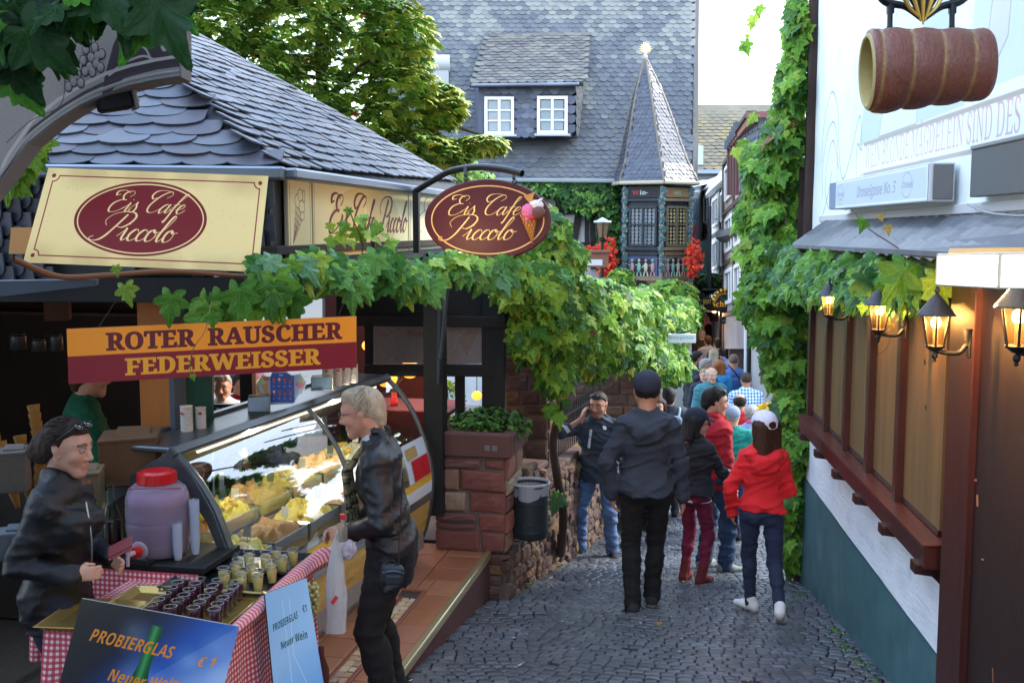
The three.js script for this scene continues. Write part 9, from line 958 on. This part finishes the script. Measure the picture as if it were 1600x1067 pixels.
// the crowd farther down the lane
const plaid=tex(256,256,(x)=>{x.fillStyle='#6fa5dc';x.fillRect(0,0,256,256);for(let k=0;k<4;k++){x.fillStyle='rgba(235,245,255,.75)';x.fillRect(k*64,0,26,256);x.fillRect(0,k*64,256,26);x.fillStyle='rgba(25,60,130,.5)';x.fillRect(k*64+40,0,12,256);x.fillRect(0,k*64+40,256,12);}},true,[5,5]);
const far=(label,u,vt,d,o)=>{const[p,H]=standD(u,vt,d);return person({label,pos:p,H:o.H?o.H:H,cell:.019,skin:skinM2,shoes:{c:BLK},legs:{c:NAVY},...o});};
const crowd=[
['old man from behind in an emerald green jumper and grey cap',1146,633,12.2,{face:5,seed:20,cell:.014,wide:1.2,belly:.03,hairStyle:'crop',hair:[.4,.38,.36],cap:{c:[.22,.26,.34],flat:true},top:{c:[.004,.19,.15],hem:.84,b:.026,f:.01,name:'jumper'},shirt:{c:[.25,.38,.6],b:.018},legs:{c:[.02,.035,.09]}}],
['balding man in a bright red jacket beyond the green jumper',1157,612,13.8,{face:5,seed:21,hairStyle:'bald',hair:[.03,.025,.02],wide:1.12,top:{c:[.55,.012,.02],hem:.84,b:.026}}],
['woman with curly grey hair in a pale blue and pink top',1175,631,12.9,{face:20,fem:true,seed:22,hairStyle:'curly',hair:[.36,.33,.3],top:{c:[.3,.36,.55],hem:.84,b:.024}}],
['man from behind in a light blue checked shirt',1167,579,16.2,{face:3,seed:23,hairStyle:'crop',hair:[.06,.04,.03],wide:1.15,top:{c:[.2,.4,.8],map:plaid,hem:.84,b:.02,sl:.05,name:'shirt'},legs:{c:BLK}}],
['bald old man in a teal jacket coming towards the camera',1112,571,16.8,{face:168,seed:24,skin:[.62,.36,.26],hairStyle:'bald',hair:[.5,.48,.45],wide:1.12,top:{c:[.06,.22,.26],hem:.8,b:.03},shirt:{c:[.16,.22,.4],b:.02},legs:{c:[.04,.05,.08]}}],
['grey-haired man in a dark jacket with a white stripe',1103,557,18.0,{face:150,yaw:.9,seed:25,hairStyle:'short',hair:[.28,.26,.25],top:{c:[.02,.022,.035],hem:.82,b:.024},shirt:{c:[.6,.62,.66],b:.016}}],
['red-haired woman in a turquoise blue rain jacket',1125,560,18.6,{face:15,fem:true,seed:26,hairStyle:'bob',hair:[.3,.1,.03],top:{c:[.03,.24,.5],hem:.8,b:.03,hood:true},legs:{c:[.05,.09,.2]}}],
['man from behind in a denim shirt and jeans with a shoulder bag',1147,551,18.9,{face:5,seed:27,hairStyle:'crop',hair:[.14,.09,.06],wide:1.15,top:{c:[.07,.15,.36],hem:.8,b:.024,name:'shirt'},legs:{c:[.05,.11,.28]}}],
['blonde woman from behind in a denim jacket at the right of the crowd',1183,556,18.7,{face:-4,fem:true,seed:28,hairStyle:'bob',hair:[.5,.34,.12],top:{c:[.1,.18,.42],hem:.84,b:.024},shirt:{c:[.5,.52,.56],b:.016,hem:.76},legs:{c:[.06,.1,.22]}}],
['dark-haired man in black clothes at the left edge of the crowd',1087,546,18.4,{face:70,seed:29,hairStyle:'short',hair:[.015,.012,.01],top:{c:[.012,.016,.02],hem:.8,b:.024},legs:{c:[.02,.03,.05]},shoes:{c:[.4,.4,.42]}}],
['ash-blonde woman in a pale lilac blue top holding up her arms',1116,543,22.5,{face:20,fem:true,seed:30,hairStyle:'bob',hair:[.4,.34,.24],R:[-.2,1.5,.15],poleR:[-1,-.5,0],top:{c:[.22,.25,.42],hem:.84,b:.024}}],
['man from behind with a grey-blue backpack beyond the hooded man',1046,602,13.6,{face:0,seed:31,cell:.016,hairStyle:'short',hair:[.02,.016,.014],top:{c:[.015,.022,.035],hem:.84,b:.024}}],
['child with a pink face in front of the grey-haired man',1101,573,17.6,{face:175,seed:32,skin:[.62,.34,.26],hairStyle:'crop',hair:[.35,.25,.12],top:{c:[.02,.025,.05],hem:.84,b:.03}}],
['partly hidden person in dark red behind the hooded man',1028,616,12.8,{face:190,fem:true,seed:33,hairStyle:'bob',hair:[.03,.015,.012],top:{c:[.08,.012,.02],hem:.84,b:.024}}],
['person in black in the shade of the passage, farthest left',1097,512,27,{face:10,seed:34,cell:.026,hairStyle:'short',hair:[.2,.19,.2],top:{c:[.015,.016,.02]}}],
['person with a pale grey cap and jacket in the passage',1107,522,26,{face:0,seed:35,cell:.026,hairStyle:'short',hair:[.03,.02,.02],top:{c:[.22,.24,.3]}}],
['dark figure in front of the striped posts of the passage',1122,527,25,{face:0,seed:36,cell:.026,hairStyle:'short',hair:[.02,.015,.012],top:{c:[.02,.018,.02]}}],
['small figure in red deep inside the passage',1108,505,32,{face:0,seed:37,cell:.028,hairStyle:'bob',hair:[.05,.03,.02],top:{c:[.2,.02,.03]}}],
['small figure in white deep inside the passage',1088,508,31,{face:180,seed:38,cell:.028,hairStyle:'short',hair:[.05,.03,.02],top:{c:[.45,.46,.5]}}],
];
const inCrowd={};for(const c of crowd)inCrowd[c[0]]=far(...c);
{
const b=inCrowd['man from behind with a grey-blue backpack beyond the hooded man'],w=(r,v)=>V(...v).multiplyScalar(r.S).applyAxisAngle(UP,r.t.rotation.y).add(r.t.position);
const bp=thing('backpack','grey-blue backpack on the man beyond the hooded man','backpack',w(b,add3(b.chest,[0,-.12,-.19])),b.t.rotation.y);M('bag',[new RoundedBoxGeometry(.28,.4,.15,3,.05),put(new RoundedBoxGeometry(.2,.18,.05,2,.02),0,-.08,-.08)],mat([.12,.17,.24],.8,{bump:T.cloth,bs:.002}),bp);M('strap',[-1,1].map((s)=>tube([[s*.1,.17,.04],[s*.13,.27,.13],[s*.13,.22,.28]],.018,14,6)),mat([.25,.32,.4],.8),bp);
const d=inCrowd['man from behind in a denim shirt and jeans with a shoulder bag'],sb=thing('shoulder_bag','small dark shoulder bag on the man in the denim shirt','bag',w(d,[-.25,.92,-.05]),d.t.rotation.y);M('bag',[new RoundedBoxGeometry(.1,.2,.22,2,.03)],mat([.02,.018,.02],.7),sb);M('strap',[tube([[0,.1,-.05],[.12,.35,-.12],[.3,.58,-.12],[.34,.62,.0]],.014,20,5)],mat([.03,.025,.03],.8),sb);
}
// guests sitting in the garden cafe behind the kiosk
{
const sit=(label,u,vt,d,o)=>{const p=atD(u,vt,d);p.y -=1.34;const st=thing('cafe_bench','seat of the '+label.split(' seated')[0],'bench',p.clone().add(V(0,0,0)),YAW);M('seat',[bx(.5,.04,.45,0,.46,0)],B.redWood,st);for(const a of[-.2,.2])for(const c of[-.18,.18])M('leg',[bx(.04,.44,.04,a,.22,c)],B.redWood,st);return person({label,pos:p,H:1.75,cell:.018,sit:true,fL:[.12,.085,.4],fR:[-.12,.085,.4],L:[.15,.72,.36],R:[-.15,.72,.36],skin:[.58,.32,.22],legs:{c:NAVY},shoes:{c:BLK},...o});};
sit('grey-haired man in a white jacket and blue shirt seated in the cafe',347,586,10.4,{face:175,seed:40,hairStyle:'short',hair:[.4,.39,.38],top:{c:[.66,.66,.66],b:.028,hem:.8},shirt:{c:[.12,.22,.45],b:.022}});
sit('dark-haired woman in a red top seated beside the white jacket',372,584,10.9,{face:120,fem:true,seed:41,hairStyle:'curly',hair:[.07,.06,.06],top:{c:[.45,.01,.02],b:.026,hem:.8}});
sit('blonde guest in a dark blue jacket seated at the right of the cafe opening',408,597,10.6,{face:10,fem:true,seed:42,hairStyle:'bob',hair:[.6,.5,.3],top:{c:[.015,.02,.06],b:.028,hem:.8}});
sit('man with a reddish face seated behind the blonde guest',400,580,11.4,{face:170,seed:43,skin:[.6,.28,.22],hairStyle:'bald',hair:[.3,.28,.26],top:{c:[.3,.28,.4],b:.026,hem:.8}});
}
scene.updateMatrixWorld(true);
renderer.render(scene,camera);
